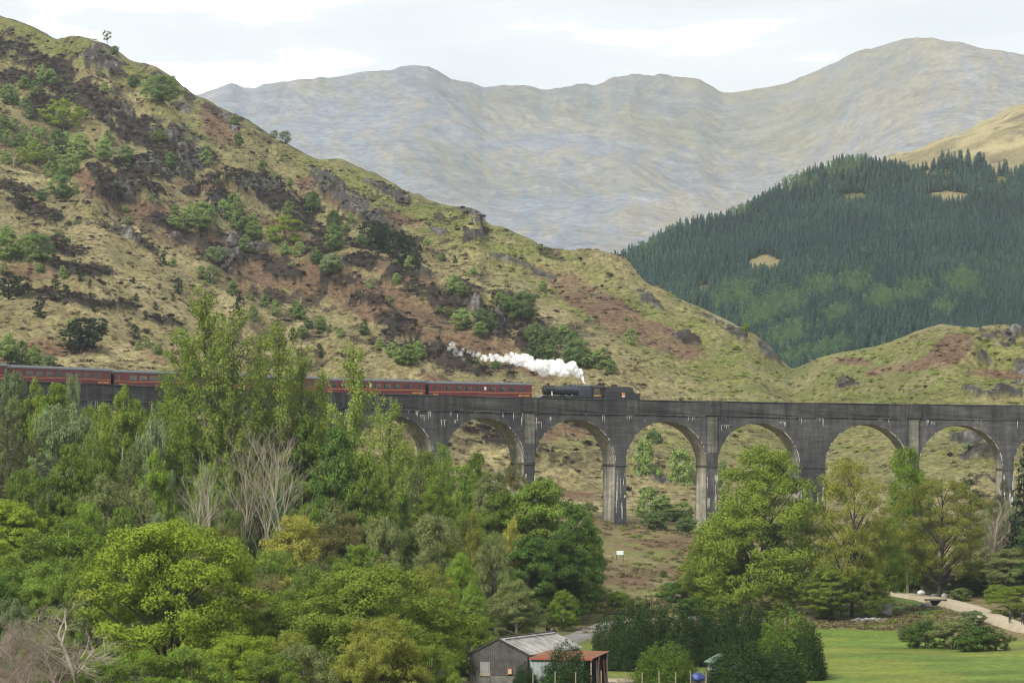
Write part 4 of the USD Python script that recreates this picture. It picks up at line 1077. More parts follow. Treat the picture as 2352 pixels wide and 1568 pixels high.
dome_env = lambda h: math.sqrt(max(0.0, 1 - ((h - 0.42) / 0.60) ** 2)) if h > 0.42 else 0.55 + 0.45 * h / 0.42
egg_env = lambda h: (max(0.0, math.sin(math.pi * min(1, max(0, (h - 0.06) / 0.96)) ** 0.85))) ** 0.75
tall_env = lambda h: min(1.0, (h / 0.25) ** 0.6) * max(0.0, 1 - h) ** 0.55 * 1.25
for i in range(3):
    broadleaf(f"oak_{'abc'[i]}", 20 + i, 15, 17, dome_env, 0.10, 100, 1.65, 2.0, 10, 26, 0.44, "dark_bark", 0.82, up=0.5, limbs=34, trunk_r=0.42)
for i in range(4):
    broadleaf(f"birch_{'abcd'[i]}", 40 + i, 13, 6.2, egg_env, 0.06, 62, 0.95, 1.2, 8, 22, 0.32, "birch_bark", 0.95, droop=0.6, up=0.25, limbs=16, trunk_r=0.15, lean=(-0.2, 0.15, 0.3, 0.0)[i])
for i in range(2):
    broadleaf(f"sallow_{'ab'[i]}", 60 + i, 8, 8.5, dome_env, 0.03, 62, 1.0, 1.3, 8, 24, 0.30, "bark", 0.8, up=0.45, limbs=20, trunk_r=0.16, stems=3)
for i in range(3):
    broadleaf(f"alder_{'abc'[i]}", 70 + i, 15, 10, tall_env if i else egg_env, 0.04, 84, 1.3, 1.6, 9, 24, 0.40, "dark_bark", 0.65, up=0.5, limbs=26, trunk_r=0.24)
for i in range(2):
    broadleaf(f"layered_{'ab'[i]}", 80 + i, 18, 17, lambda h: min(1, (h / 0.14) ** 0.5) * max(0, 1 - h ** 2.0) ** 0.62, 0.05, 185, 1.35, 1.75, 9, 19, 0.38, "dark_bark", 0.8, up=0.7, limbs=44, trunk_r=0.36)
for i in range(2):
    broadleaf(f"thin_{'ab'[i]}", 90 + i, 16, 12, dome_env, 0.10, 92, 1.3, 1.6, 8, 16, 0.36, "dark_bark", 0.8, up=0.5, limbs=36, trunk_r=0.28, lean=0.2)
for i in range(2):
    broadleaf(f"high_{'ab'[i]}", 95 + i, 18, 14, lambda h: 0.0 if h < 0.2 else dome_env(0.12 + 0.88 * (h - 0.2) / 0.8), 0.21, 105, 1.3, 1.6, 8, 16, 0.36, "dark_bark", 0.8, up=0.5, limbs=40, trunk_r=0.3, lean=0.15)
for i in range(3):
    broadleaf(f"bush_{'abc'[i]}", 100 + i, 3, 3.6, dome_env, 0.02, 34, 0.5, 0.75, 6, 16, 0.26, "bark", 0.85, up=0.4, limbs=6, trunk_r=0.06, stems=3)


def poplar(name, seed, H, W):
    r = np.random.default_rng(seed)
    wood = [tube([(0, 0, -1), (0.1, 0, H * 0.4), (0, 0.1, H * 0.75), (0, 0, H)], [0.38, 0.26, 0.13, 0.02], 7, cap=False)]
    cs, rs = [], []
    for z in np.linspace(H * 0.99, H * 0.55, 16):
        cs.append((r.normal(0, 0.12), r.normal(0, 0.12), z)); rs.append(0.35)
    for i in range(84):
        hb = 0.05 + 0.87 * (i + r.random()) / 84
        t = r.random() * 2 * math.pi
        L = (0.30 * (1 - hb) + 0.055) * H * r.uniform(0.7, 1.2)
        tilt = math.radians(r.uniform(40, 62) - 12 * (1 - hb))
        a = np.array([0, 0, hb * H])
        lim = W / 2 / max(math.cos(tilt), 0.2)
        L = min(L, lim * r.uniform(0.75, 1.05))
        b = a + L * np.array([math.cos(t) * math.cos(tilt), math.sin(t) * math.cos(tilt), math.sin(tilt)])
        b[2] = min(b[2], H * 0.985)
        wood.append(limb(r, a, b, 0.09 * (1.1 - hb), 0.012, -0.12))
        m = max(3, int(L / 0.75))
        for u in np.linspace(0.28, 1.0, m):
            cs.append(a + (b - a) * u + np.array([0, 0, -0.12 * L * u * (1 - u) * 2]) + r.normal(0, 0.22, 3)); rs.append(0.78 * r.uniform(0.55, 1.2) * (1.1 - 0.4 * u))
    v, f, nn = leaf_cloud(r, cs, rs, 17, 0.36, 1.1, (0, 0, H * 0.3), 0.35, 0.1, shell=0.3)
    proto(name, cat(wood), "bark", (v, f, nn), H, W)


poplar("poplar_a", 110, 26, 8.0); poplar("poplar_b", 111, 26, 6.5); poplar("poplar_c", 112, 24, 9.0)


def pine(name, seed, H, W, low=0.3, per=26, size=0.30, nb=34):
    r = np.random.default_rng(seed)
    wood = [tube([(0, 0, -1), (0.2, 0, H * 0.4), (0, 0.15, H * 0.97)], [0.30, 0.2, 0.03], 7, cap=False)]
    cs, rs = [], []
    for i in range(nb):
        h = low + (1 - low) * (i + r.random()) / nb
        t = r.random() * 2 * math.pi
        L = W / 2 * math.sin(math.pi * min(0.97, (h - low + 0.16) / (1 - low + 0.2))) ** 0.7 * r.uniform(0.6, 1.1)
        b = np.array([L * math.cos(t), L * math.sin(t), h * H + 0.1 * L])
        wood.append(limb(r, (0, 0, h * H - 0.1 * L), b, 0.07, 0.02, -0.05, 4, 4))
        for u in (0.45, 0.75, 1.0):
            cs.append(b * [u, u, 1] + r.normal(0, 0.25, 3)); rs.append(0.75 * r.uniform(0.7, 1.25) * W / 7)
    v, f, nn = leaf_cloud(r, cs, rs, per, size, 0.5, (0, 0, H * 0.5), 0.5, aspect=0.45, shell=0.2)
    proto(name, cat(wood), "dark_bark", (v, f, nn), H, W)


pine("pine_a", 120, 12, 7); pine("pine_b", 121, 11, 8, 0.12, 30)


def conifer(name, seed, H, W, whorls, per_w, size, per, clump=0.5, bark="dark_bark", power=0.85, taper=0.35):
    """A dense cone of drooping sprays."""
    r = np.random.default_rng(seed)
    cs, rs = [], []
    for i in range(whorls):
        h = 0.03 + 0.95 * (i / whorls)
        R = W / 2 * (1 - h) ** power * r.uniform(0.88, 1.08)
        m = max(3, int(per_w * (1 - h) ** 0.8) + 1)
        for j in range(m):
            t = 2 * math.pi * (j + r.random()) / m
            q_ = R * (r.uniform(0.72, 1.05) if r.random() < 0.75 else r.uniform(0.3, 0.7))
            cs.append((q_ * math.cos(t), q_ * math.sin(t), h * H + r.normal(0, 0.02 * H))); rs.append(clump * (taper + (1 - taper) * (1 - h)) * r.uniform(0.7, 1.3))
    cs.append((0, 0, H * 0.985)); rs.append(clump * 0.3)
    v, f, nn = leaf_cloud(r, cs, rs, per, size, 1.0, (0, 0, H * 0.25), 0.45, 0.3, aspect=0.5, shell=0.25)
    proto(name, tube([(0, 0, -0.5), (0, 0, H * 0.96)], [0.02 * H, 0.02], 6, cap=False), bark, (v, f, nn), H, W)


conifer("cypress_a", 130, 8, 6.4, 22, 28, 0.36, 26, 1.0, power=0.36)
conifer("cypress_b", 131, 8, 7.2, 22, 30, 0.36, 26, 1.1, power=0.33)
conifer("conifer_a", 140, 20, 7, 26, 16, 0.55, 22, 1.0, power=0.9)


def spruce(name, seed, H, W, whorls=9, m=9):
    r = np.random.default_rng(seed)
    V, F, N = [], [], []
    for i in range(whorls):
        h = 0.10 + 0.86 * i / whorls
        R = W / 2 * (1 - h) ** 0.85 * 1.08
        for j in range(m):
            t = 2 * math.pi * (j + r.random() * 0.8) / m
            o = np.array([math.cos(t), math.sin(t), 0])
            s_ = np.array([-o[1], o[0], 0])
            q_ = R * r.uniform(0.75, 1.15)
            w = (0.30 * q_ + 0.16) * r.uniform(0.8, 1.2)
            z = h * H + r.normal(0, 0.012 * H)
            k = len(V)
            V += [o * 0.02 + [0, 0, z + 0.085 * H * (1 - 0.4 * h)], o * q_ * 0.7 + s_ * w + [0, 0, z + 0.01 * H], o * q_ + [0, 0, z - 0.035 * H * r.uniform(0.3, 1.4)], o * q_ * 0.7 - s_ * w + [0, 0, z + 0.01 * H]]
            n_ = unit(o + [0, 0, 0.7])
            N += [n_, unit(n_ + 0.5 * s_), n_, unit(n_ - 0.5 * s_)]
            F += [(k, k + 1, k + 2), (k, k + 2, k + 3)]
    k = len(V)
    V += [np.array([0.03, 0, H * 0.9]), np.array([-0.02, 0.03, H * 0.9]), np.array([0, 0, H])]
    N += [np.array([1.0, 0, 0])] * 3
    F += [(k, k + 1, k + 2)]
    proto(name, tube([(0, 0, -1), (0, 0, H * 0.9)], [0.012 * H, 0.02], 5, cap=False), "dark_bark", (np.array(V), np.array(F)[:, ::-1], np.array(N)), H, W)


for i in range(4):
    spruce(f"spruce_{'abcd'[i]}", 150 + i, 12, (6.4, 7.4, 6.0, 7.8)[i])
for i in range(2):
    broadleaf(f"larch_{'ab'[i]}", 160 + i, 11, 5, egg_env, 0.1, 16, 1.0, 1.3, 4, 8, 0.55, "bark", 0.9, limbs=2, trunk_r=0.12)
for i in range(4):
    broadleaf(f"hill_birch_{'abcd'[i]}", 170 + i, 8, 4.2 + 0.5 * i, egg_env if i % 2 else tall_env, 0.05, 44, 0.66, 0.95, 6, 9, 0.49, "birch_bark", 0.95, droop=0.4, limbs=8, trunk_r=0.10, lean=(0.2, -0.2, 0, 0.3)[i])
for i in range(2):
    broadleaf(f"hill_oak_{'ab'[i]}", 180 + i, 8, 10, dome_env, 0.15, 50, 1.0, 1.25, 6, 9, 0.49, "bark", 0.65, limbs=20, trunk_r=0.18)
pine("hill_pine_a", 190, 8, 5.5, 0.08, 20, 0.49, 34); pine("hill_pine_b", 191, 8, 7.5, 0.03, 20, 0.49, 40)


def bare(name, seed, H, W, levels=4, bark="bare_bark", upright=0.6, r0=0.22, n1=13, fan_=1.0):
    r = np.random.default_rng(seed)
    wood = []

    def grow(a, d, L, rad, lev):
        n = 5
        p = [a]
        dd = d
        for i in range(n - 1):
            dd = unit(dd + r.normal(0, 0.10, 3) + np.array([0, 0, 0.05 * upright]))
            p.append(p[-1] + dd * L / (n - 1))
        p = np.array(p)
        wood.append(tube(p, np.linspace(rad, rad * 0.45, n), 5 if lev < 2 else 3, cap=False))
        if lev >= levels:
            return
        for j in range({0: n1, 1: 5, 2: 4, 3: 4}[lev]):
            u = 0.25 + 0.75 * (j + r.random()) / {0: n1, 1: 5, 2: 4, 3: 4}[lev]
            q_ = p[0] + (p[-1] - p[0]) * u if lev else np.array([np.interp(u, np.linspace(0, 1, n), p[:, k]) for k in range(3)])
            side_ = unit(np.cross(dd, r.normal(size=3)))
            ang = fan_ * r.uniform(0.40, 0.80) * (1.15 - 0.4 * u * (lev == 0))
            nd = unit(dd * math.cos(ang) + side_ * math.sin(ang) + np.array([0, 0, 0.35 * upright]))
            grow(q_, nd, L * (r.uniform(0.42, 0.62) if lev else r.uniform(0.34, 0.5) * (1.15 - 0.45 * u)), max(rad * 0.46 * (1.1 - 0.4 * u), 0.010), lev + 1)

    grow(np.array([0, 0, -0.5]), np.array([0, 0, 1.0]), H * 0.80, r0, 0)
    m = cat(wood)
    b = m.bounds
    W = max(b[1, 0] - b[0, 0], b[1, 1] - b[0, 1]) * H / b[1, 2]
    m.vertices[:, :2] *= H / b[1, 2]
    m.vertices[:, 2] *= np.where(m.vertices[:, 2] > 0, H / b[1, 2], 1)
    proto(name, m, bark, None, H, W, "branches")


bare("bare_a", 200, 14, 7, 3, upright=0.5, r0=0.115, n1=12, fan_=0.75); bare("bare_b", 201, 14, 8, 3, upright=0.45, r0=0.115, n1=12, fan_=0.85); bare("bare_c", 202, 12, 15, 4, "bare_bark", 0.08, 0.22, 15, 1.45); bare("bare_d", 203, 11, 12, 4, "bare_bark_pink", 0.45, 0.16, 18, 1.15)
bare("bare_e", 204, 8, 5.5, 3, "bare_bark", 0.8, 0.12, 10)

# ------------------------------------------------------------------ placing trees
prng = np.random.default_rng(77)
PLACED = []          # (px, py of the middle, name, short description)


def on_valley(px, py):
    """The depth at which the line of sight through (px, py) meets the valley floor."""
    Ys = np.arange(255, 604, 1.0)
    row = HOR - (valley(fan(px, Ys), Ys) - EYE) / Ys * FPX
    return float(Ys[np.argmax(row <= py)]) if (row <= py).any() else 600.0


def plant(kind, tone, px, top, w, Y, label=None, cat_="tree", name="tree", base=None, group=None, var=None, rot=None, sink=0.0):
    """Grow one tree whose crown the survey saw centred on px, reaching up to row top and w wide, at depth Y."""
    opts = [k for k in PROTO if k.rsplit("_", 1)[0] == kind or k == kind]
    key = opts[int(prng.integers(len(opts)))] if var is None else f"{kind}_{var}"
    c, H, W = PROTO[key]
    X = fan(px, Y)
    if kind == "bush" and base is None:
        Y = on_valley(px, top + 0.62 * w)
        X = fan(px, Y)
    z0 = float(valley(X, Y)) if base is None else base
    h = EYE + (HOR - top) / FPX * Y - z0
    if h < 1.0:
        h = 1.0
    sw, sh = w * Y / FPX / W, h / H
    if kind.startswith("bare"):
        sw = sh * (1.7 if key in ("bare_c", "bare_d") else 1.0)
    x = copy_of(c, name, label, cat_, (X, Y, z0 - sink), prng.random() * 6.28 if rot is None else rot, (sw, sw, sh), group)
    if tone:
        UsdShade.MaterialBindingAPI.Apply(x).Bind(UsdShade.Material.Get(stage, "/World/Looks/leaf_" + tone))
    PLACED.append((px, top + 0.4 * h * FPX / Y, x, label, name, tone, kind, h * FPX / Y))
    return x


# kind, tone, px, top, width, depth, label   (label None: described by its neighbours further down)
G1 = [
    # upper left, beneath the train
    ("sallow", "grey", 27, 864, 75, 478, "grey-green sallow whose top hides the last carriage at the left edge", "sallow_tree"),
    ("birch", "olive", 82, 874, 66, 470, None, "birch_tree"), ("alder", "fresh", 128, 886, 118, 462, "bright green rounded tree reaching up to the fifth carriage", "broadleaf_tree"),
    ("sallow", "grey", 166, 876, 54, 478, "small pale grey-green tree top in front of the viaduct wall under the fifth carriage", "sallow_tree"),
    ("sallow", "grey", 146, 944, 158, 440, "large pale grey-green sallow crown below the fifth carriage", "sallow_tree"),
    ("birch", "olive", 284, 896, 98, 446, "tall olive birch with a thin white trunk left of the small dark arch", "birch_tree"),
    ("birch", "olive", 236, 922, 80, 452, None, "birch_tree"), ("birch", "olive", 342, 958, 80, 455, None, "birch_tree"),
    ("pine", "brownpine", 18, 958, 110, 425, "dark brownish pine at the left edge below the grey sallow", "pine_tree"), ("pine", "brownpine", 84, 1006, 92, 415, "second dark brownish pine, right of the one on the left edge", "pine_tree"),
    ("alder", "mid", 160, 1022, 122, 400, "deep green rounded tree in front of the large grey sallow", "broadleaf_tree"),
    ("birch", "dull", 240, 1096, 118, 385, None, "birch_tree"), ("birch", "dull", 330, 1110, 84, 388, None, "birch_tree"), ("birch", "fresh", 356, 1040, 86, 405, None, "birch_tree"), ("sallow", "grey", 356, 978, 84, 432, None, "sallow_tree"), ("birch", "dull", 300, 1020, 90, 420, None, "birch_tree"), ("birch", "mid", 212, 1000, 90, 425, None, "birch_tree"),
    ("sallow", "mid", 60, 1090, 110, 398, None, "sallow_tree"), ("birch", "fresh", 395, 905, 70, 468, None, "birch_tree"),
    # poplars
    ("birch", "dull", 40, 905, 80, 470, None, "birch_tree"), ("alder", "mid", 312, 925, 80, 462, None, "broadleaf_tree"), ("alder", "mid", 205, 935, 70, 466, None, "broadleaf_tree"),
    ("poplar", "poplar", 472, 642, 182, 440, "tallest of the poplars, rising well above the train", "poplar_tree", "a"), ("poplar", "fresh", 425, 742, 143, 446, "green poplar on the left of the tallest poplar", "poplar_tree", "b"),
    ("poplar", "poplar", 536, 694, 145, 436, "second tallest poplar, close on the right of the tallest", "poplar_tree", "b"), ("poplar", "poplar", 640, 730, 182, 440, "broad yellow-green poplar with a ragged top in the middle of the poplar row", "poplar_tree", "c"),
    ("poplar", "poplar", 598, 752, 109, 448, None, "poplar_tree", "b"), ("poplar", "poplar", 692, 780, 119, 446, "poplar to the right of the broad ragged one, in front of the third carriage", "poplar_tree", "a"),
    ("poplar", "poplar", 812, 784, 182, 428, "separate leaning poplar standing in front of the second carriage", "poplar_tree", "c"), ("poplar", "poplar", 896, 912, 104, 418, "short spire-like poplar in front of the first arch seen", "poplar_tree", "b"), ("poplar", "fresh", 385, 850, 117, 455, None, "poplar_tree", "c"), ("poplar", "poplar", 740, 840, 117, 444, None, "poplar_tree", "c"),
    ("alder", "deep", 772, 990, 140, 412, "dark green ivy-like tree under the leaning poplar", "broadleaf_tree"), ("alder", "mid", 840, 1050, 120, 410, None, "broadleaf_tree"), ("alder", "mid", 700, 960, 130, 440, None, "broadleaf_tree"), ("birch", "mid", 430, 960, 110, 436, None, "birch_tree"), ("alder", "mid", 520, 940, 130, 446, None, "broadleaf_tree"), ("birch", "poplar", 610, 930, 110, 448, None, "birch_tree"), ("birch", "fresh", 480, 1060, 90, 405, None, "birch_tree"), ("birch", "dull", 570, 1100, 90, 402, None, "birch_tree"), ("alder", "mid", 650, 1080, 110, 405, None, "broadleaf_tree"),
    # centre
    ("birch", "olive", 916, 1002, 104, 470, None, "birch_tree"), ("birch", "mid", 1018, 1012, 62, 500, "small dark green tree top under the second arch", "birch_tree"), ("birch", "olive", 978, 1030, 92, 480, None, "birch_tree"), ("alder", "mid", 1096, 1042, 72, 480, "green spire of a tree in front of the pier beside the pale arch", "broadleaf_tree", "b"),
    ("thin", "bronze", 1178, 1060, 76, 478, "thin brownish tree in front of the pale pier left of the engine", "broadleaf_tree"), ("alder", "mid", 1066, 1072, 100, 465, None, "broadleaf_tree"), ("alder", "dull", 1128, 1088, 122, 455, None, "broadleaf_tree"), ("birch", "dull", 950, 1076, 110, 450, None, "birch_tree"), ("birch", "fresh", 880, 1080, 90, 440, "vivid fresh green tree right of the dark ivy-like tree", "birch_tree"), ("alder", "mid", 1000, 1100, 100, 450, None, "broadleaf_tree"),
    ("alder", "mid", 1240, 1106, 180, 440, "large dark green alder at the right end of the wood", "alder_tree", "a"), ("alder", "deep", 1322, 1160, 118, 432, "dark green alder at the outer right corner of the wood", "alder_tree", "b"), ("alder", "deep", 1216, 1230, 140, 420, "saturated deep green tree low at the right end of the wood", "alder_tree", "a"), ("alder", "deep", 1290, 1230, 140, 424, None, "alder_tree"), ("birch", "fresh", 1362, 1205, 44, 440, "thin light green sapling on the right of the wood's outer corner", "birch_tree"),
    ("alder", "olive", 982, 1136, 124, 430, None, "broadleaf_tree"), ("alder", "deep", 905, 1130, 120, 425, None, "broadleaf_tree"), ("birch", "ochre", 1082, 1176, 74, 428, "ochre-green slender tree in the middle of the wood", "birch_tree"), ("birch", "yellow", 1178, 1192, 56, 422, "yellow-green slender tree just left of the deep green alders", "birch_tree"),
    ("alder", "mid", 1150, 1130, 110, 440, None, "broadleaf_tree"), ("sallow", "dull", 995, 1198, 150, 400, "rounded olive-grey tree in the middle of the wood", "sallow_tree"), ("sallow", "dull", 878, 1200, 116, 395, "rounded grey-green tree left of the olive-grey one", "sallow_tree"), ("thin", "dull", 1132, 1222, 92, 398, "narrow grey-olive tree with a visible trunk above the shed", "broadleaf_tree"),
    ("layered", "fresh", 1058, 1276, 124, 368, "light green layered tree on a dark forked trunk above the shed", "layered_tree"), ("alder", "fresh", 826, 1254, 140, 375, "bright green tree behind the big olive oak", "broadleaf_tree"), ("thin", "ochre", 992, 1294, 118, 362, "ochre tree between the big olive oak and the light green layered tree", "broadleaf_tree"),
    ("birch", "dull", 760, 1140, 110, 410, None, "birch_tree"), ("thin", "bronze", 800, 1180, 90, 408, None, "broadleaf_tree"), ("birch", "bronze", 740, 1200, 100, 395, None, "birch_tree"), ("alder", "fresh", 706, 1160, 90, 400, None, "broadleaf_tree"),
    # lower left
    ("oak", "lime", 385, 1218, 430, 300, "huge lime-green oak with dark boughs at the lower left", "oak_tree", "a"), ("oak", "olive", 850, 1318, 420, 300, "big olive oak at the bottom left of the shed", "oak_tree", "b"), ("oak", "ochre", 872, 1424, 215, 272, "ochre-green oak at the bottom edge in front of the big olive oak", "oak_tree", "c"),
    ("oak", "lime", 552, 1462, 230, 276, "lime-green oak top at the bottom edge, right of the bare branches", "oak_tree", "c"),
    ("birch", "yellow", 676, 1178, 140, 388, "bright yellow-leaved tree in the middle of the lower left wood", "maple_tree"), ("thin", "bronze", 514, 1214, 110, 385, "bronze-brown tree above the huge lime-green oak", "broadleaf_tree"), ("sallow", "mid", 618, 1272, 124, 360, None, "sallow_tree"), ("birch", "mid", 704, 1292, 124, 350, "drooping blue-green birch right of the huge oak", "birch_tree"),
    ("alder", "lime", 24, 1152, 170, 380, "yellow-green tree on the left edge under the dark pines", "broadleaf_tree"), ("birch", "fresh", 160, 1180, 180, 355, "bright green birch clump left of the huge oak", "birch_tree"), ("birch", "mid", 78, 1218, 130, 340, "mid green drooping birch near the left edge", "birch_tree"), ("alder", "mid", 278, 1166, 100, 378, None, "broadleaf_tree"), ("sallow", "grey", 360, 1194, 66, 372, "small rounded grey-green sallow above the huge oak", "sallow_tree"),
    ("birch", "mid", 450, 1176, 84, 390, None, "birch_tree"), ("birch", "mid", 522, 1166, 92, 396, None, "birch_tree"), ("alder", "vivid", 643, 1142, 80, 400, "small vivid dark green tree among the bare trunks", "broadleaf_tree"), ("birch", "fresh", 200, 1150, 100, 378, None, "birch_tree"),
    ("sallow", "grey", 26, 1384, 90, 300, "small grey-green sallow at the left edge above the bare twigs", "sallow_tree"), ("birch", "mid", 100, 1290, 130, 320, None, "birch_tree"), ("birch", "fresh", 200, 1260, 110, 335, None, "birch_tree"), ("birch", "mid", 20, 1270, 110, 330, None, "birch_tree"), ("thin", "ochre", 600, 1410, 110, 310, "small ochre tree between the two big oaks", "broadleaf_tree"), ("birch", "mid", 660, 1350, 110, 330, None, "birch_tree"), ("sallow", "mid", 140, 1330, 110, 318, None, "sallow_tree"), ("thin", "ochre", 660, 1450, 110, 292, None, "broadleaf_tree"),
    ("sallow", "mid", 120, 1470, 170, 272, None, "sallow_tree"), ("sallow", "fresh", 330, 1500, 170, 268, None, "sallow_tree"), ("sallow", "mid", 440, 1496, 160, 270, None, "sallow_tree"), ("sallow", "dull", 700, 1490, 150, 268, None, "sallow_tree"), ("sallow", "mid", 620, 1510, 150, 266, None, "sallow_tree"), ("sallow", "olive", 985, 1490, 130, 276, None, "sallow_tree"), ("sallow", "mid", 1020, 1510, 80, 290, None, "sallow_tree"), ("sallow", "mid", 240, 1530, 150, 262, None, "sallow_tree"),
    ("birch", "fresh", 240, 1480, 130, 290, None, "birch_tree"), ("birch", "olive", 1010, 1400, 90, 320, None, "birch_tree"),
]
for g in G1:
    plant(g[0], g[1], g[2], g[3], g[4], g[5], g[6], "tree", g[7], var=g[8] if len(g) > 8 else None)
for v_, px, top, w, Y, lab in [("bare_a", 556, 955, 74, 398, "bare tree with pale forked trunk, tallest of the leafless group under the poplars"), ("bare_b", 592, 962, 64, 400, "bare slender tree between two others under the poplars"), ("bare_b", 674, 944, 96, 396, "bare pale tree under the broad ragged poplar"), ("bare_a", 482, 1018, 86, 394, "bare grey tree below the tallest poplar"), ("bare_b", 448, 1052, 100, 390, "bare twiggy tree leaning left below the green poplar"), ("bare_c", 212, 1352, 236, 262, "bare tan tree with spreading boughs at the bottom left corner"), ("bare_d", 60, 1404, 170, 258, "pinkish bare twiggy tree at the bottom left corner"), ("bare_d", 130, 1420, 130, 266, "bare twiggy tree between the two bare trees at the bottom left"), ("bare_d", 25, 1450, 150, 250, "bare pinkish bush of twigs in the very corner at the bottom left")]:
    PROTO.setdefault("x" + v_, PROTO[v_])
    plant(v_, None, px, top, w, Y, lab, "tree", "bare_tree")

# right-hand side
G2 = [
    ("layered", "olive", 1752, 1036, 330, 462, "great olive-green spreading tree in front of the two right-hand piers", "spreading_tree", "a"), ("high", "ochre", 1956, 1062, 180, 456, "ochre-green tree with dark trunk right of the great spreading tree", "broadleaf_tree", "a"), ("birch", "fresh", 2086, 1022, 104, 500, "light green drooping birch in front of the pier right of the ochre tree", "birch_tree", "a"),
    ("high", "ochre", 2158, 1102, 220, 486, "brownish ochre tree beside the gravel path", "broadleaf_tree", "b"), ("pine", "pine", 2226, 1094, 110, 520, "dark flat-topped pine behind the brownish ochre tree", "pine_tree", "a"), ("thin", "olive", 2010, 1200, 130, 462, "low olive tree under the light green birch", "broadleaf_tree", "b"), ("alder", "olive", 1900, 1300, 110, 452, "small olive tree at the near end of the spreading tree's shade", "broadleaf_tree", "a"), ("thin", "olive", 1990, 1290, 110, 455, None, "broadleaf_tree"),
    ("layered", "olive", 1650, 1200, 170, 466, "low left bough-like tree joined to the great spreading tree", "spreading_tree", "b"), ("alder", "mid", 2040, 1190, 130, 510, None, "broadleaf_tree"), ("thin", "dull", 2290, 1150, 120, 500, None, "broadleaf_tree"), ("alder", "deep", 2080, 1300, 80, 505, "dark holly-like bush behind the white stones of the path", "holly_bush"),
    ("thin", "olive", 2330, 1344, 120, 450, "olive bush at the right edge beside the path", "broadleaf_tree"), ("bush", "grey", 2232, 1404, 56, 452, "pale green willow bush on the near side of the path", "willow_bush"), ("bush", "dull", 2206, 1352, 46, 470, None, "willow_bush"), ("alder", "dull", 2320, 1260, 110, 480, None, "broadleaf_tree"), ("alder", "deep", 2240, 1290, 110, 490, None, "broadleaf_tree"), ("thin", "bronze", 2110, 1170, 100, 505, None, "broadleaf_tree"),
    ("conifer", "pine", 2352, 1004, 96, 490, "tall dark conifer at the right edge in front of the last pier", "conifer_tree", "a"), ("pine", "brownpine", 2304, 1108, 74, 498, "grey-green pine left of the tall dark conifer", "pine_tree", "b"),
    ("alder", "deep", 2400, 1180, 130, 480, None, "broadleaf_tree"),
]
for g in G2:
    plant(g[0], g[1], g[2], g[3], g[4], g[5], g[6], "tree" if "bush" not in g[7] else "bush", g[7], var=g[8] if len(g) > 8 else None)
plant("bare_e", None, 2268, 1136, 70, 492, "bare grey tree right of the brownish ochre tree", "tree", "bare_tree"); plant("bare_b", None, 2300, 1180, 80, 494, "bare grey twiggy tree near the right edge", "tree", "bare_tree")
# behind and beside the piers
G3 = [("hill_birch", "hill", 1242, 1094, 40, 596, "small green tree beside the pier left of the pale hillock"), ("hill_birch", "hill", 1478, 1004, 64, 640, "birch seen through the arch under the engine's tender, left side"), ("hill_birch", "hill", 1562, 1024, 62, 636, "birch seen through the same arch, right side"), ("hill_birch", "hilldeep", 1500, 985, 60, 690, None), ("hill_birch", "hill", 1490, 1118, 70, 604, None), ("hill_birch", "hill", 1520, 1135, 60, 598, None), ("hill_birch", "hilldeep", 1545, 1168, 76, 594, None), ("hill_birch", "hill", 1572, 1150, 44, 596, None), ("bush", "hilldeep", 1505, 1178, 60, 592, None), ("bush", "hilldeep", 1575, 1190, 50, 588, None), ("bush", "mid", 1412, 1160, 38, 562, "small green bush growing against the foot of the tall pier"), ("hill_birch", "hill", 1660, 1060, 30, 620, None), ("hill_birch", "hill", 1880, 1050, 50, 640, None), ("hill_pine", "pine", 1080, 963, 34, 700, "small dark pine seen through the pale arch left of the engine"), ("bush", "dull", 1352, 1155, 22, 600, None), ("bush", "dull", 1366, 1163, 20, 596, None)]
for g in G3:
    plant(*g[:6], g[6], "tree" if "bush" not in g[0] else "bush", "birch_tree" if "birch" in g[0] else ("pine_tree" if "pine" in g[0] else "bush"))
# hedge of dark conifers and garden trees near the shed
HG = [("cypress", "cypress", 1402, 1398, 96, 358, "hedge conifer at the left end of the dark row behind the yard"), ("cypress", "cypress", 1446, 1378, 108, 358, None), ("cypress", "cypress", 1496, 1372, 110, 360, None), ("cypress", "cypress", 1548, 1370, 110, 360, None), ("cypress", "cypress", 1600, 1372, 110, 362, None), ("cypress", "cypress", 1652, 1374, 108, 362, None), ("cypress", "cypress", 1704, 1376, 108, 364, None), ("cypress", "cypress", 1742, 1372, 96, 366, None), ("cypress", "cypressgold", 1474, 1400, 70, 364, None), ("cypress", "cypressgold", 1626, 1400, 60, 366, None),
      ("cypress", "cypressgold", 1808, 1378, 160, 338, "big rounded conifer with sunlit golden-green top at the right end of the hedge", "a"), ("cypress", "cypress", 1850, 1412, 90, 336, "dark right-hand conifer next to the lawn", "b"), ("cypress", "cypress", 1700, 1462, 150, 324, "dark conifer in front of the golden-topped one", "a"), ("cypress", "cypressgold", 1528, 1466, 150, 322, "bushy conifer in front of the hedge behind the fence posts", "b"), ("cypress", "cypress", 1440, 1430, 110, 350, None), ("cypress", "cypress", 1780, 1470, 130, 326, None)]
for g in HG:
    plant(*g[:6], g[6], "conifer", "hedge_conifer", var=g[7] if len(g) > 7 else None)
plant("cypress", "cypress", 1300, 1466, 112, 314, "dark conical conifer in front of the orange roof", "conifer", "hedge_conifer", var="a"); plant("cypress", "cypress", 1206, 1516, 54, 318, "small dark conifer against the shed's end wall", "conifer", "hedge_conifer", var="a"); plant("cypress", "deep", 1050, 1478, 44, 334, "dark green conifer at the left corner of the shed", "conifer", "hedge_conifer", var="a")
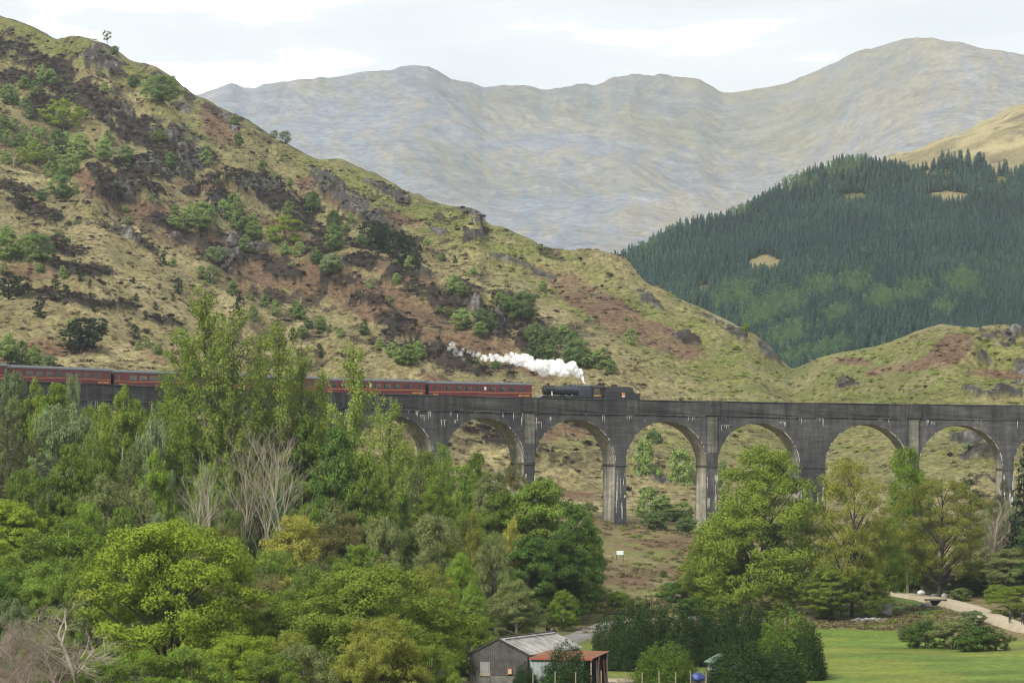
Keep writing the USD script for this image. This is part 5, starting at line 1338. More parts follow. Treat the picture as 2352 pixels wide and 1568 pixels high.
G4 = [("birch", "mid", 1232, 1324, 52, 440, "small conical green tree above the farm track", "birch_tree"), ("birch", "fresh", 1296, 1352, 62, 412, "young birch with white stem beside the track", "birch_tree"), ("bush", "deep", 1306, 1402, 48, 374, "dark rounded bush beside the track", "bush"), ("bush", "deep", 1100, 1418, 66, 376, "dark bush behind the shed's left end", "bush"), ("bush", "deep", 1166, 1440, 44, 368, "dark bush behind the shed roof", "bush"), ("bush", "mid", 1180, 1400, 60, 388, None, "bush"), ("bush", "dull", 1260, 1410, 50, 385, None, "bush"), ("bush", "mid", 1210, 1380, 60, 396, None, "bush"), ("bush", "dull", 1340, 1330, 60, 425, None, "bush"), ("bush", "dull", 1380, 1350, 50, 420, None, "bush"), ("bush", "mid", 1420, 1362, 60, 415, None, "bush"), ("bush", "dull", 1470, 1376, 70, 410, None, "bush"), ("bush", "deep", 1545, 1340, 70, 425, None, "bush"), ("bush", "dull", 1600, 1330, 80, 440, None, "bush"), ("bush", "olive", 1660, 1372, 90, 430, None, "bush"), ("bush", "deep", 1580, 1375, 60, 420, None, "bush"), ("bush", "deep", 1524, 1316, 16, 470, "small dark bush alone on the bracken slope", "bush"), ("bush", "dull", 1290, 1310, 60, 430, None, "bush"), ("bush", "deep", 1340, 1250, 50, 440, None, "bush"),
      ("bush", "deep", 2130, 1432, 90, 414, "dark low thicket at the far edge of the lawn, middle part", "bush"), ("bush", "dull", 2190, 1428, 100, 412, "dark low thicket at the far edge of the lawn, right part", "bush"), ("bush", "deep", 2240, 1440, 90, 408, None, "bush"), ("bush", "dull", 2286, 1450, 70, 408, None, "bush"), ("bush", "dull", 2090, 1436, 60, 416, None, "bush"), ("bush", "bronze", 2140, 1424, 60, 422, None, "bush"),
      ("bush", "deep", 2160, 1318, 60, 490, None, "bush"), ("bush", "deep", 2210, 1330, 70, 486, None, "bush"), ("bush", "mid", 2290, 1345, 60, 470, None, "bush"), ("bush", "ochre", 2143, 1352, 16, 488, "small orange-brown bush behind the path's white stones", "bush"), ("bush", "dull", 1690, 1330, 70, 455, None, "bush"), ("bush", "bronze", 1760, 1370, 80, 440, None, "bush"), ("bush", "deep", 1790, 1330, 60, 462, None, "bush")]
for g in G4:
    plant(*g[:6], g[6], "tree" if "tree" in g[7] else "bush", g[7])
# fill of the wood: smaller trees between those singled out above
fr = np.random.default_rng(15)
for i in range(95):
    px = fr.uniform(-60, 1330)
    Y = fr.uniform(300, 500)
    X = fan(px, Y)
    z0 = float(valley(X, Y))
    base_row = HOR - (z0 - EYE) / Y * FPX
    h = fr.uniform(6.0, 9.5)
    if px > 1100 and Y < 390 or px > 1250 and Y < 420:
        continue
    kind, tone = [("birch", "mid"), ("birch", "fresh"), ("alder", "mid"), ("sallow", "dull"), ("birch", "olive"), ("thin", "bronze"), ("alder", "deep"), ("birch", "dull")][int(fr.integers(8))]
    plant(kind, tone, px, base_row - h / Y * FPX, fr.uniform(4.5, 7) / Y * FPX, Y, None, "tree", {"birch": "birch_tree", "alder": "broadleaf_tree", "sallow": "sallow_tree", "thin": "broadleaf_tree"}[kind])
# ------------------------------------------------------------------ trees of the hillside
def z1(x, y): return x / 3.0, y / 3.0
def z2(x, y): return x / 3.0, 398 + y / 3.0
def z3(x, y): return 674 + x * .3385, 337 + y * .3385


HT1 = [(345, 575, 105, 'b'), (285, 560, 115, 'b'), (170, 610, 95, 'b'), (245, 655, 100, 'd'), (50, 720, 140, 'd'), (110, 720, 80, 'b'), (180, 760, 95, 'd'), (200, 820, 95, 'd'), (440, 900, 210, 'o'), (715, 640, 80, 'b'), (920, 600, 85, 'd'), (1110, 700, 170, 'D'), (1180, 640, 110, 'b'), (790, 370, 50, 'g'), (1620, 860, 80, 'b'), (1090, 980, 90, 'o'), (740, 1000, 110, 'b'), (720, 1110, 160, 'b'), (870, 1125, 130, 'd'), (550, 1100, 180, 'b'), (450, 1060, 150, 'b'), (390, 1050, 170, 'd'), (480, 1220, 170, 'b'), (370, 1150, 150, 'b'), (340, 1220, 110, 'b'), (230, 1130, 150, 'o'), (120, 1150, 130, 'o'), (1175, 1150, 110, 'd'), (1420, 1140, 110, 'b'), (1810, 1180, 80, 'd'), (1890, 940, 55, 's'), (1965, 990, 90, 's'), (30, 900, 110, 'd'), (100, 900, 90, 'b'), (170, 960, 100, 'b'), (240, 1000, 130, 'b'), (60, 1010, 120, 'b'), (130, 1030, 110, 'd'), (200, 1040, 110, 'b'), (300, 960, 90, 'b'), (1940, 1110, 50, 'b'), (1890, 1240, 60, 'b'), (2000, 1270, 50, 'b'), (1640, 1000, 90, 'd'), (30, 1130, 90, 'b'), (290, 1090, 110, 'b'), (20, 980, 90, 'd'), (430, 1270, 110, 'd')]
HT2 = [(420, 170, 150, 'D'), (290, 190, 90, 'd'), (520, 150, 70, 'b'), (870, 270, 60, 'b'), (890, 350, 50, 'g'), (1035, 190, 50, 'b'), (1210, 290, 80, 'b'), (1200, 380, 100, 'b'), (1260, 390, 120, 'b'), (1310, 360, 150, 'b'), (1390, 390, 200, 'b'), (1540, 310, 130, 'b'), (1610, 300, 160, 'b'), (1630, 390, 130, 'b'), (1690, 410, 120, 'd'), (1755, 460, 140, 'b'), (1750, 330, 60, 'b'), (1960, 490, 190, 'o'), (1990, 290, 100, 'b'), (1690, 540, 120, 'b'), (1490, 620, 110, 'g'), (1960, 560, 100, 'b'), (2060, 580, 110, 'b'), (2180, 620, 100, 'd'), (2290, 680, 120, 'g'), (2150, 250, 130, 'd'), (2300, 350, 100, 'd'), (2310, 530, 180, 'd'), (40, 580, 220, 'b'), (170, 600, 180, 'b'), (255, 600, 180, 'D'), (30, 690, 80, 'b'), (270, 680, 70, 'b'), (430, 720, 90, 'b'), (560, 740, 80, 'p'), (1230, 830, 110, 'p'), (1130, 630, 100, 'p'), (1195, 640, 60, 'b'), (1385, 720, 90, 'b'), (1460, 760, 130, 'b'), (1600, 830, 100, 'b'), (1720, 870, 60, 'b'), (60, 870, 190, 'P'), (130, 840, 130, 'P'), (200, 790, 80, 'p'), (275, 990, 140, 'p'), (380, 800, 90, 'p'), (460, 840, 70, 'p'), (640, 950, 90, 'p'), (560, 1240, 240, 'P'), (650, 1200, 200, 'P'), (480, 1230, 180, 'P'), (510, 1110, 120, 'b'), (720, 1110, 110, 'p'), (1000, 1010, 70, 'p'), (955, 1220, 80, 'b'), (1020, 1200, 75, 'b'), (930, 1140, 100, 'p'), (60, 1290, 190, 'b'), (150, 1300, 150, 'd'), (90, 1310, 100, 'D'), (330, 1330, 80, 'g'), (1090, 1250, 90, 'b'), (1640, 960, 150, 'p'), (1740, 1010, 110, 'b'), (1820, 920, 90, 'b'), (1900, 980, 110, 'b'), (2050, 1000, 110, 'b'), (2200, 1060, 90, 'b'), (2080, 1130, 90, 'b'), (2015, 1150, 90, 'p'), (2200, 1270, 100, 'p'), (240, 1300, 120, 'b'), (200, 1320, 110, 'b'), (620, 780, 50, 'p'), (920, 760, 50, 'p'), (1100, 800, 50, 'p'), (940, 880, 60, 'p'), (1070, 940, 60, 'p'), (1190, 880, 60, 'p'), (730, 690, 60, 'p'), (390, 330, 60, 'p'), (370, 600, 50, 'p'), (150, 240, 90, 'p')]
HT3 = [(480, 640, 130, 'p'), (530, 680, 170, 'p'), (590, 700, 180, 'p'), (640, 730, 190, 'p'), (700, 750, 170, 'p'), (760, 780, 180, 'p'), (800, 790, 180, 'p'), (850, 820, 150, 'p'), (560, 640, 130, 'p'), (620, 650, 130, 'p'), (730, 700, 130, 'p'), (270, 550, 120, 'd'), (390, 510, 70, 'b'), (360, 570, 60, 'b'), (280, 700, 150, 'b'), (460, 680, 80, 'g'), (160, 780, 90, 'd'), (255, 850, 110, 'g'), (130, 430, 130, 'd'), (795, 830, 100, 'b'), (1010, 770, 60, 'd'), (1095, 790, 55, 'p'), (905, 670, 55, 'b'), (700, 930, 80, 'b'), (800, 970, 40, 'b'), (1080, 990, 130, 'b'), (1140, 1010, 100, 'b'), (1440, 1110, 120, 'b'), (1400, 1080, 100, 'b'), (1560, 1170, 180, 'D'), (1270, 1240, 150, 'd'), (1340, 1260, 140, 'd'), (1140, 1240, 150, 'b'), (1270, 1290, 110, 'b'), (980, 1130, 60, 'b'), (1040, 1140, 60, 'o'), (650, 1080, 80, 'b'), (520, 960, 70, 'b'), (480, 1280, 100, 'd'), (320, 1290, 70, 'b'), (190, 1250, 90, 'b'), (240, 1260, 45, 'b'), (20, 1150, 110, 'd'), (60, 1170, 80, 'b'), (580, 1380, 90, 'b'), (670, 1430, 110, 'b'), (780, 1480, 150, 'b'), (850, 1440, 130, 'b'), (720, 1470, 110, 'b'), (1640, 1360, 170, 'd'), (1700, 1400, 170, 'd'), (1760, 1360, 150, 'd'), (1600, 1440, 80, 'd'), (1740, 1470, 130, 'b'), (1680, 1460, 110, 'd'), (1920, 1480, 170, 'D'), (2060, 1500, 130, 'b'), (2150, 1530, 100, 'b'), (1830, 1330, 130, 'b'), (1900, 1400, 150, 'd'), (1370, 1510, 80, 'd'), (1980, 1500, 140, 'b'), (2100, 1470, 110, 'b'), (1220, 870, 60, 'b'), (1690, 980, 80, 'b'), (2290, 1340, 110, 'b'), (100, 1230, 80, 'd'), (1860, 1500, 120, 'd'), (1520, 1130, 80, 'b'), (1600, 1300, 90, 'd')]
HW = {'b': ("hill_birch", "hill", 0.74, "birch_tree", "tree"), 'd': ("hill_birch", "hilldeep", 0.76, "birch_tree", "tree"), 'D': ("sallow", "hilldeep", 1.15, "sallow_tree", "tree"), 'o': ("hill_oak", "olive", 1.25, "oak_tree", "tree"), 'p': ("hill_pine", "pine", 0.72, "pine_tree", "tree"), 'P': ("hill_pine", "pine", 0.95, "pine_tree", "tree"), 'g': ("bush", "grey", 1.15, "bush", "bush"), 's': ("thin", "dull", 0.9, "broadleaf_tree", "tree")}
SPECIAL = {(1490, 620): "rounded grey-green bush in front of the middle crag of the hill", (440, 900): "wide yellow-green oak on the hill above the birch wood at the left edge", (1960, 490): "wide olive oak on the hill among birches, right of the middle crag", (560, 1240): "biggest of the dark pines standing just above the train, left of the poplars", (1560, 1170): "wide rounded sallow at the end of the tree line above the steam", (1230, 830): "small dark pine standing alone on pale grass left of the poplar tops", (1110, 700): "wide dark green sallow in the hollow below the skyline of the hill", (1890, 940): "left of two thin trees on the skyline where the hill meets the far mountain", (1965, 990): "right of two thin trees on the skyline where the hill meets the far mountain", (790, 370): "round bush on the skyline beside the lone thin tree", (1370, 1510): "small dark tree half hidden behind the white steam", (1920, 1480): "rounded green sallow just above the locomotive"}
hrng = np.random.default_rng(31)
for items, tr in ((HT1, z1), (HT2, z2), (HT3, z3)):
    sc_ = 1 / 3.0 if tr is not z3 else .3385
    for (x, y, h, k) in items:
        px, py = tr(x, y)
        if py > 905:
            continue
        kind, tone, ar, nm, ct = HW[k]
        p = on_hill(px, min(py, _sk(px) + 900) if py > _sk(px) + 1 else _sk(px) + 1.2)
        hpx = h * sc_ * 1.04
        plant(kind, tone, px, HOR - FPX * (p[2] - EYE) / p[1] - hpx, hpx * ar * hrng.uniform(0.9, 1.15), float(p[1]), SPECIAL.get((x, y)), ct, nm, base=float(p[2]), sink=0.3)
p = on_hill(246, _sk(246) + 1.2)
broadleaf("lone_a", 199, 6, 3.6, lambda h: 0 if h < 0.42 else math.sin(math.pi * min(1, (h - 0.38) / 0.64)) ** 0.6, 0.42, 26, 0.5, 0.6, 5, 9, 0.30, "bark", 0.8, limbs=18, trunk_r=0.10, lean=0.15)
plant("lone", "dull", 246, HOR - FPX * (p[2] - EYE) / p[1] - 33, 22, float(p[1]), "lone thin tree standing on the skyline of the left hill", "tree", "broadleaf_tree", base=float(p[2]))
for px, py, h, lab in [(1712, 757, 16, "small olive bush on the right shoulder of the hill, against the plantation"), (30, 395, 62, "pale dead birch stem in the wood at the left edge of the hill"), (580, 372, 14, "white dead tree stump on the crag of the hill")]:
    p = on_hill(px, max(py, _sk(px) + 2))
    if "bush" in lab:
        plant("bush", "olive", px, HOR - FPX * (p[2] - EYE) / p[1] - h, h * 1.1, float(p[1]), lab, "bush", "bush", base=float(p[2]))
    else:
        plant("bare_e", None, px, HOR - FPX * (p[2] - EYE) / p[1] - h, h * 0.5, float(p[1]), lab, "tree", "bare_tree", base=float(p[2]))

# ------------------------------------------------------------------ heather tufts on the hill (past counting)
def scatter(name, label, pts, scales, rots, protos, idx):
    pi = UsdGeom.PointInstancer.Define(stage, fresh(name))
    for i, (pn, tone) in enumerate(protos):
        x = UsdGeom.Xform.Define(stage, f"{pi.GetPath()}/prototypes/{pn}_{tone}")
        x.GetPrim().GetReferences().AddInternalReference(PROTO[pn][0])
        UsdShade.MaterialBindingAPI.Apply(x.GetPrim()).Bind(UsdShade.Material.Get(stage, "/World/Looks/leaf_" + tone))
        pi.GetPrototypesRel().AddTarget(x.GetPath())
    pi.CreatePositionsAttr(Vt.Vec3fArray.FromNumpy(np.asarray(pts, np.float32)))
    pi.CreateScalesAttr(Vt.Vec3fArray.FromNumpy(np.asarray(scales, np.float32)))
    pi.CreateProtoIndicesAttr(Vt.IntArray.FromNumpy(np.asarray(idx, np.int32)))
    h = np.asarray(rots) / 2
    pi.CreateOrientationsAttr(Vt.QuathArray([Gf.Quath(float(math.cos(a)), 0.0, 0.0, float(math.sin(a))) for a in h]))
    return tag(pi, label, None, None, "stuff")


for i in range(2):
    r = np.random.default_rng(300 + i)
    v, f, nn = leaf_cloud(r, r.normal(0, 0.42, (9, 3)) * [1, 1, 0.25] + [0, 0, 0.22], 0.42, 8, 0.42, 0.6, (0, 0, -0.3), 0.5)
    proto(f"tuft_{'ab'[i]}", tube([(0, 0, -0.1), (0, 0, 0.2)], [0.05, 0.02], 3), "dark_bark", (v, f, nn), 0.7, 1.6)
sr_ = np.random.default_rng(41)
NH = 6000
W_ = (0.02 + 1.3 * hem + 0.5 * sstep(0.54, 0.62, nD * 0.6 + nB * 0.4) * (1 - sstep(1350, 1600, HPX)) + 0.35 * rockm) * ((HPX > -30) & (HPX < 2380) & (HT < 0.985) & (HT > 0.03)) * (0.25 + 0.75 * (1 - sstep(1300, 1500, HPX)))
area = np.abs(np.gradient(HY, axis=0) * np.gradient(HX, axis=1))
wt = (W_ * area).ravel(); wt /= wt.sum()
pick = sr_.choice(wt.size, NH, p=wt)
pts = HV.reshape(-1, 3)[pick] + sr_.uniform(-0.8, 0.8, (NH, 3)) * [1, 1, 0] - [0, 0, 0.08]
ss = sr_.uniform(0.45, 1.25, NH)[:, None] * np.array([1.0, 1.0, 1.35])
scatter("heather", "dark heather tufts scattered over the hillside", pts, ss, sr_.random(NH) * 6.28, [("tuft_a", "heather"), ("tuft_b", "heather"), ("tuft_a", "rush"), ("tuft_b", "hilldeep")], sr_.choice(4, NH, p=[0.42, 0.40, 0.12, 0.06]))
gw = (((HPX > -30) & (HPX < 2380) & (HT < 0.985) & (HT > 0.015)) * (1 - 0.8 * hem) * (1 - 0.9 * rockm) * area).ravel(); gw = gw / gw.sum()
NG = 11000
pick = sr_.choice(gw.size, NG, p=gw)
brm = sstep(0.53, 0.66, br * 0.46 + nA * 0.35 + nD * 0.38).ravel()[pick]
grm = green.ravel()[pick]
gi = np.where(sr_.random(NG) < brm, 2 + sr_.integers(0, 2, NG), np.where(sr_.random(NG) < grm * 0.7, 4, sr_.integers(0, 2, NG)))
pts = HV.reshape(-1, 3)[pick] + sr_.uniform(-0.9, 0.9, (NG, 3)) * [1, 1, 0] - [0, 0, 0.10]
scatter("rough_grass", "rough straw-coloured grass tussocks and dead bracken on the hillside", pts, sr_.uniform(0.45, 1.25, NG)[:, None] * np.array([1.25, 1.0, 0.75]), sr_.random(NG) * 6.28, [("tuft_a", "straw"), ("tuft_b", "straw"), ("tuft_a", "brackentuft"), ("tuft_b", "brackentuft"), ("tuft_b", "olive")], gi)
# bracken and rushes on the slope below the viaduct and at the edge of the lawn
n = 4200
bx = sr_.uniform(1320, 2420, n); bY = np.where(sr_.random(n) < 0.7, sr_.uniform(408, 575, n), sr_.uniform(438, 462, n))
bX = fan(bx, bY)
mnoise = meshkit.fbm(np.stack([bX / 9, bY / 9, 0 * bX], -1), 3, 55)
ok = (mnoise > 0.44) & ~((bx > 1830) & (bY < 436)) & ~((bx > 2000) & (bx < 2352) & (np.abs(bY - np.interp(bx, [1940, 2010, 2140, 2352], [505, 512, 482, 430])) < 9))
bX, bY, bx = bX[ok], bY[ok], bx[ok]
bz = valley(bX, bY)
scatter("bracken", "low brown bracken, rushes and rough grass on the slope below the viaduct", np.stack([bX, bY, bz - 0.05], -1), sr_.uniform(0.35, 0.95, len(bX))[:, None] * np.array([1, 1, 1.0]), sr_.random(len(bX)) * 6.28, [("tuft_a", "rush"), ("tuft_b", "rush"), ("tuft_a", "bronze"), ("tuft_b", "dull"), ("tuft_a", "olive")], sr_.choice(5, len(bX), p=[0.36, 0.34, 0.10, 0.08, 0.12]))

# ------------------------------------------------------------------ the conifer plantation
gr = np.random.default_rng(61)
cell = 3.35
ux = np.arange(-10, 420, cell); uy = np.arange(1240, 2190, cell)
GX, GY = np.meshgrid(ux, uy)
GX = (GX + gr.uniform(-0.45, 0.45, GX.shape) * cell).ravel(); GY = (GY + gr.uniform(-0.45, 0.45, GY.shape) * cell).ravel()
GP = CX + FPX * GX / GY
ok = (GP > 1340) & (GP < 2430)
GX, GY, GP = GX[ok], GY[ok], GP[ok]
fy_ = PchipInterpolator([900, 1400, 1900, 2352, 3200], [1700, 1850, 2050, 2150, 2300])(GP)
gt = (GY - 1130) / (fy_ - 1130)
ok = (gt > 0.05) & (gt < 1.0)
GX, GY, GP, gt = GX[ok], GY[ok], GP[ok], gt[ok]
from scipy.interpolate import RegularGridInterpolator
_fz = RegularGridInterpolator((FT[:, 0], fpx), FV[..., 2], bounds_error=False, fill_value=None)
GZ = _fz(np.stack([gt, GP], -1))
_, gsy = screen(np.stack([GX, GY, GZ], -1))
clear = np.zeros(len(GX))
for a, b, rx, ry in [(1757, 604, 40, 24), (1613, 662, 14, 15), (1960, 452, 32, 15), (2180, 448, 52, 15), (2300, 418, 22, 20), (2190, 395, 70, 6)]:
    clear = np.maximum(clear, blob(a, b + 8, rx, ry, 0, 0.3, GP, gsy))
light = np.zeros(len(GX))
for x, y, rx, ry in [(450, 580, 60, 14), (900, 400, 60, 20), (1200, 250, 130, 26), (1450, 170, 120, 30), (870, 840, 110, 60), (1150, 860, 120, 60), (1330, 790, 60, 50), (1500, 770, 80, 50), (1800, 810, 90, 50), (2030, 760, 90, 60), (1650, 840, 100, 50), (1400, 930, 60, 40), (1150, 1040, 110, 50), (1050, 910, 90, 60), (1350, 1110, 100, 50), (1200, 1150, 100, 40), (960, 960, 60, 50), (1950, 900, 60, 40)]:
    light = np.maximum(light, blob(1286 + x * .4531, 306 + y * .4531 + 10, rx * .4531, ry * .4531, -15, 0.8, GP, gsy))
hidden = gsy - 26 > _sk(GP)
thin_edge = (gsy < 420) & (GP > 2080) & (gr.random(len(GX)) < 0.35)
keep = (clear < 0.5) & ~hidden & ~thin_edge
GX, GY, GZ, GP, light = (a[keep] for a in (GX, GY, GZ, GP, light))
isl = light + gr.normal(0, 0.22, len(GX)) > 0.55
mixn = meshkit.fbm(np.stack([GX / 40, GY / 60, 0 * GX], -1), 3, 66)
kind = np.where(isl, 6 + gr.integers(0, 2, len(GX)), np.where(mixn + gr.normal(0, 0.12, len(GX)) > 0.62, 4 + gr.integers(0, 2, len(GX)), gr.integers(0, 4, len(GX))))
FK = [("spruce_a", "spruce"), ("spruce_b", "spruce"), ("spruce_c", "spruce"), ("spruce_d", "spruce"), ("spruce_a", "sprucemid"), ("spruce_d", "sprucemid"), ("larch_a", "larch"), ("larch_b", "larch")]
hs = gr.uniform(0.44, 0.64, len(GX)) * (0.85 + 0.4 * mixn)
big_ = (GP > 2150) & (GY > 2040) & (gr.random(len(GX)) < 0.25)
hs = np.where(big_, hs * 1.6, hs)
inframe = (GP > 1375) & (GP < 2350)
order = np.argsort(np.where(inframe, GY, 9e9))[:300]
one = np.zeros(len(GX), bool); one[order] = True
for i in order:
    c, H, W = PROTO[FK[kind[i]][0]]
    lar = kind[i] >= 6
    x = copy_of(c, "larch_tree" if lar else "spruce_tree", "light green larch among the dark spruces low on the plantation hill" if lar else "dark green spruce in the lower part of the plantation on the far hill", "tree", (GX[i], GY[i], GZ[i]), gr.random() * 6.28, (hs[i],) * 3, "larches of the plantation" if lar else "spruces of the plantation")
    UsdShade.MaterialBindingAPI.Apply(x).Bind(UsdShade.Material.Get(stage, "/World/Looks/leaf_" + FK[kind[i]][1]))
rest = ~one
scatter("conifer_forest", "dense dark conifer plantation covering the far hill", np.stack([GX, GY, GZ], -1)[rest], hs[rest][:, None] * np.ones((1, 3)), gr.random(rest.sum()) * 6.28, FK, kind[rest])
# ------------------------------------------------------------------ shed, yard, path and small things
simple("old_cladding", (0.085, 0.078, 0.072), 0.85, color2=(0.045, 0.042, 0.040), scale=1.3)
simple("block_wall", (0.15, 0.145, 0.13), 0.9, color2=(0.085, 0.083, 0.072), scale=0.9, bump=0.02)
simple("sheet_roof", (0.26, 0.255, 0.24), 0.85, color2=(0.14, 0.138, 0.128), scale=0.8)
simple("rust_roof", (0.235, 0.095, 0.040), 0.7, color2=(0.155, 0.062, 0.030), scale=0.7)
simple("pale_cladding", (0.26, 0.30, 0.30), 0.7, 0.25, 0.9)
simple("shutter", (0.20, 0.21, 0.21), 0.6, 0.2, 0.8)
simple("sill_wood", (0.30, 0.255, 0.19), 0.8, 0.3, 2.0)
simple("red_frame", (0.26, 0.055, 0.025), 0.7)
simple("cream_panel", (0.42, 0.37, 0.25), 0.7, 0.2, 2.0)
simple("post_wood", (0.24, 0.205, 0.15), 0.9, 0.4, 3.0)
simple("dark_wood", (0.05, 0.04, 0.03), 0.9, 0.4, 3.0)
simple("white_stone", (0.52, 0.51, 0.49), 0.85, 0.3, 3.0, 0.03, 6.0)
simple("grey_stone", (0.14, 0.14, 0.14), 0.9, 0.5, 3.0, 0.05, 5.0)
simple("pale_stone", (0.25, 0.25, 0.245), 0.9, 0.35, 1.5, 0.02, 5.0)
simple("gravel", (0.31, 0.265, 0.185), 0.95, 0.22, 0.6, 0.01, 9.0)
simple("tarmac", (0.155, 0.145, 0.135), 0.9, 0.25, 0.5, 0.008, 9.0)
simple("blue_plastic", (0.010, 0.026, 0.13), 0.5)
simple("sign_white", (0.56, 0.60, 0.58), 0.5)
simple("green_felt", (0.085, 0.14, 0.11), 0.8, 0.2, 2.0)
simple("skin", (0.42, 0.26, 0.19), 0.6)
simple("navy_cloth", (0.014, 0.017, 0.028), 0.9)
simple("dark_cloth", (0.020, 0.020, 0.022), 0.9)
simple("hair_brown", (0.04, 0.025, 0.015), 0.7)
simple("white_cloth", (0.55, 0.55, 0.55), 0.9)
simple("pink_cloth", (0.50, 0.25, 0.24), 0.9)
simple("blue_cloth", (0.14, 0.20, 0.33), 0.9)


def drape(name, center, widths, lift, material, label, Yfix=None):
    """A road or path laid on the valley floor along (px, depth) points."""
    c = np.array(center, float)
    t = np.linspace(0, 1, 90)
    k = np.linspace(0, 1, len(c))
    px, Y, w = PchipInterpolator(k, c[:, 0])(t), PchipInterpolator(k, c[:, 1])(t), np.interp(t, k, widths)
    P = np.stack([fan(px, Y), Y], -1)
    d = unit(np.gradient(P, axis=0))
    nrm = np.stack([-d[:, 1], d[:, 0]], -1)
    u = np.linspace(-0.5, 0.5, 9)
    wob = 1 + 0.18 * (meshkit.fbm(np.stack([P[:, 0] / 3, P[:, 1] / 3, 0 * t], -1), 3, 77) - 0.5)
    Q = P[:, None] + nrm[:, None] * (u[None, :, None] * (w * wob)[:, None, None])
    z = valley(Q[..., 0], Q[..., 1])
    zc = valley(P[:, 0], P[:, 1])
    zc = np.convolve(np.pad(zc, 6, mode="edge"), np.ones(13) / 13, "valid")
    z = np.maximum(np.where(np.abs(u)[None] < 0.45, np.maximum(z, zc[:, None]), z) + lift * np.where(np.abs(u)[None] < 0.45, 1.0, -0.3), z - lift * 3)
    m = trimesh.Trimesh(np.concatenate([Q, z[..., None]], -1).reshape(-1, 3), grid_faces(len(t), 9), process=False)
    if m.face_normals[:, 2].mean() < 0:
        m.faces = m.faces[:, ::-1]
    return tag(part(name, m, material, smooth=True), label, None, None, "structure")


drape("gravel_path", [(1880, 500), (1925, 506), (1965, 509), (2010, 508), (2060, 502), (2110, 492), (2170, 476), (2250, 456), (2310, 441), (2370, 428), (2460, 415)], [3.4, 3.6, 3.6, 3.8, 3.8, 3.8, 3.8, 3.6, 3.4, 3.4, 3.4], 0.22, "gravel", "pale gravel path winding down to the right edge")
drape("farm_track", [(1150, 372), (1210, 382), (1270, 393), (1335, 408), (1395, 424), (1450, 432), (1550, 442), (1680, 454), (1790, 460)], [2.8, 3.0, 3.2, 3.2, 3.2, 3.0, 2.6, 2.4, 2.2], 0.18, "tarmac", "grey farm track running up behind the shed and the hedge")

# the old shed: gable end towards the camera's left, long roof to the right
YA = 322.0
ga, gb = ray(1078, 1500, YA), ray(1212, 1506, YA - 2.0)      # eaves of the gable wall
zg = float(valley(fan(1130, YA), YA)) - 0.3
LEN = 17.0
e1 = (gb - ga)[:2]; Wd = float(np.linalg.norm(e1)); e1 = e1 / Wd
far = ray(1234, 1468, YA + LEN)[:2] - ray(1145, 1488, YA)[:2]
ax_ = far / np.linalg.norm(far)
n_ = np.array([-e1[1], e1[0]])
ax_ = n_ if n_[1] > 0 else -n_
rot = math.atan2(e1[1], e1[0])
eav = float((ga[2] + gb[2]) / 2) - zg
rid = float(ray(1160, 1466, YA)[2]) - zg
shed = thing("shed", "old grey timber shed with a pale corrugated roof at the bottom of the photo", "shed", (ga[0], ga[1], zg), rot)
rid = max(rid, eav + 1.3)
base_h = 1.35
wall = part("base_wall", cat([box(0.06, Wd - 0.06, 0.05, 0.25, 0, base_h), box(0.06, 0.26, 0.25, LEN, 0, base_h), box(Wd - 0.26, Wd - 0.06, 0.25, LEN, 0, base_h), box(0.26, Wd - 0.26, LEN - 0.2, LEN, 0, base_h)]), "block_wall", shed)
prng2 = np.random.default_rng(91)
nb = 30
for i in range(nb):                       # upright boards of the gable
    x0, x1 = Wd * i / nb, Wd * (i + 1) / nb - 0.025
    top = lambda x: eav + (rid - eav) * (1 - abs(2 * x / Wd - 1)) - 0.04
    g = Polygon([(x0, base_h + 0.03 * prng2.random()), (x1, base_h), (x1, top(x1)), (x0, top(x0))])
    if 0.20 * Wd < (x0 + x1) / 2 < 0.34 * Wd:
        g = g.difference(sbox(0.19 * Wd, base_h + 0.05, 0.35 * Wd, base_h + 1.35))
        if g.is_empty:
            continue
        g = max(getattr(g, 'geoms', [g]), key=lambda a: a.bounds[3])
    part("board", side(g, 0.0 + 0.012 * prng2.random(), 0.05), "old_cladding", shed)
part("backing", side(Polygon([(0.05, base_h), (Wd - 0.05, base_h), (Wd - 0.05, eav - 0.06), (Wd / 2, rid - 0.1), (0.05, eav - 0.06)]), 0.055, 0.10), "dark_wood", shed)
win = part("window", box(0.195 * Wd, 0.345 * Wd, 0.02, 0.05, base_h + 0.06, base_h + 1.33), "shutter", shed)
part("frame", cat([box(0.185 * Wd, 0.197 * Wd, -0.01, 0.045, base_h + 0.0, base_h + 1.36), box(0.343 * Wd, 0.355 * Wd, -0.01, 0.045, base_h, base_h + 1.36)]), "sill_wood", win)
part("sill", box(0.18 * Wd, 0.36 * Wd, -0.06, 0.045, base_h - 0.10, base_h + 0.20), "sill_wood", win)
for sd in (0, 1):
    x = 0.02 if sd == 0 else Wd - 0.10
    for i in range(24):
        y0 = 0.12 + (LEN - 0.1) * i / 24
        part("board", box(x, x + 0.08, y0, y0 + (LEN - 0.1) / 24 - 0.03, base_h, eav - 0.05), "old_cladding", shed)
part("bargeboard", cat([side(Polygon([(-0.25, eav - 0.16), (Wd / 2, rid - 0.04), (Wd / 2, rid + 0.10), (-0.25, eav + 0.0)]), -0.10, -0.05), side(Polygon([(Wd + 0.25, eav - 0.16), (Wd / 2, rid - 0.04), (Wd / 2, rid + 0.10), (Wd + 0.25, eav + 0.0)]), -0.10, -0.05)]), "dark_wood", shed)
ns = 16
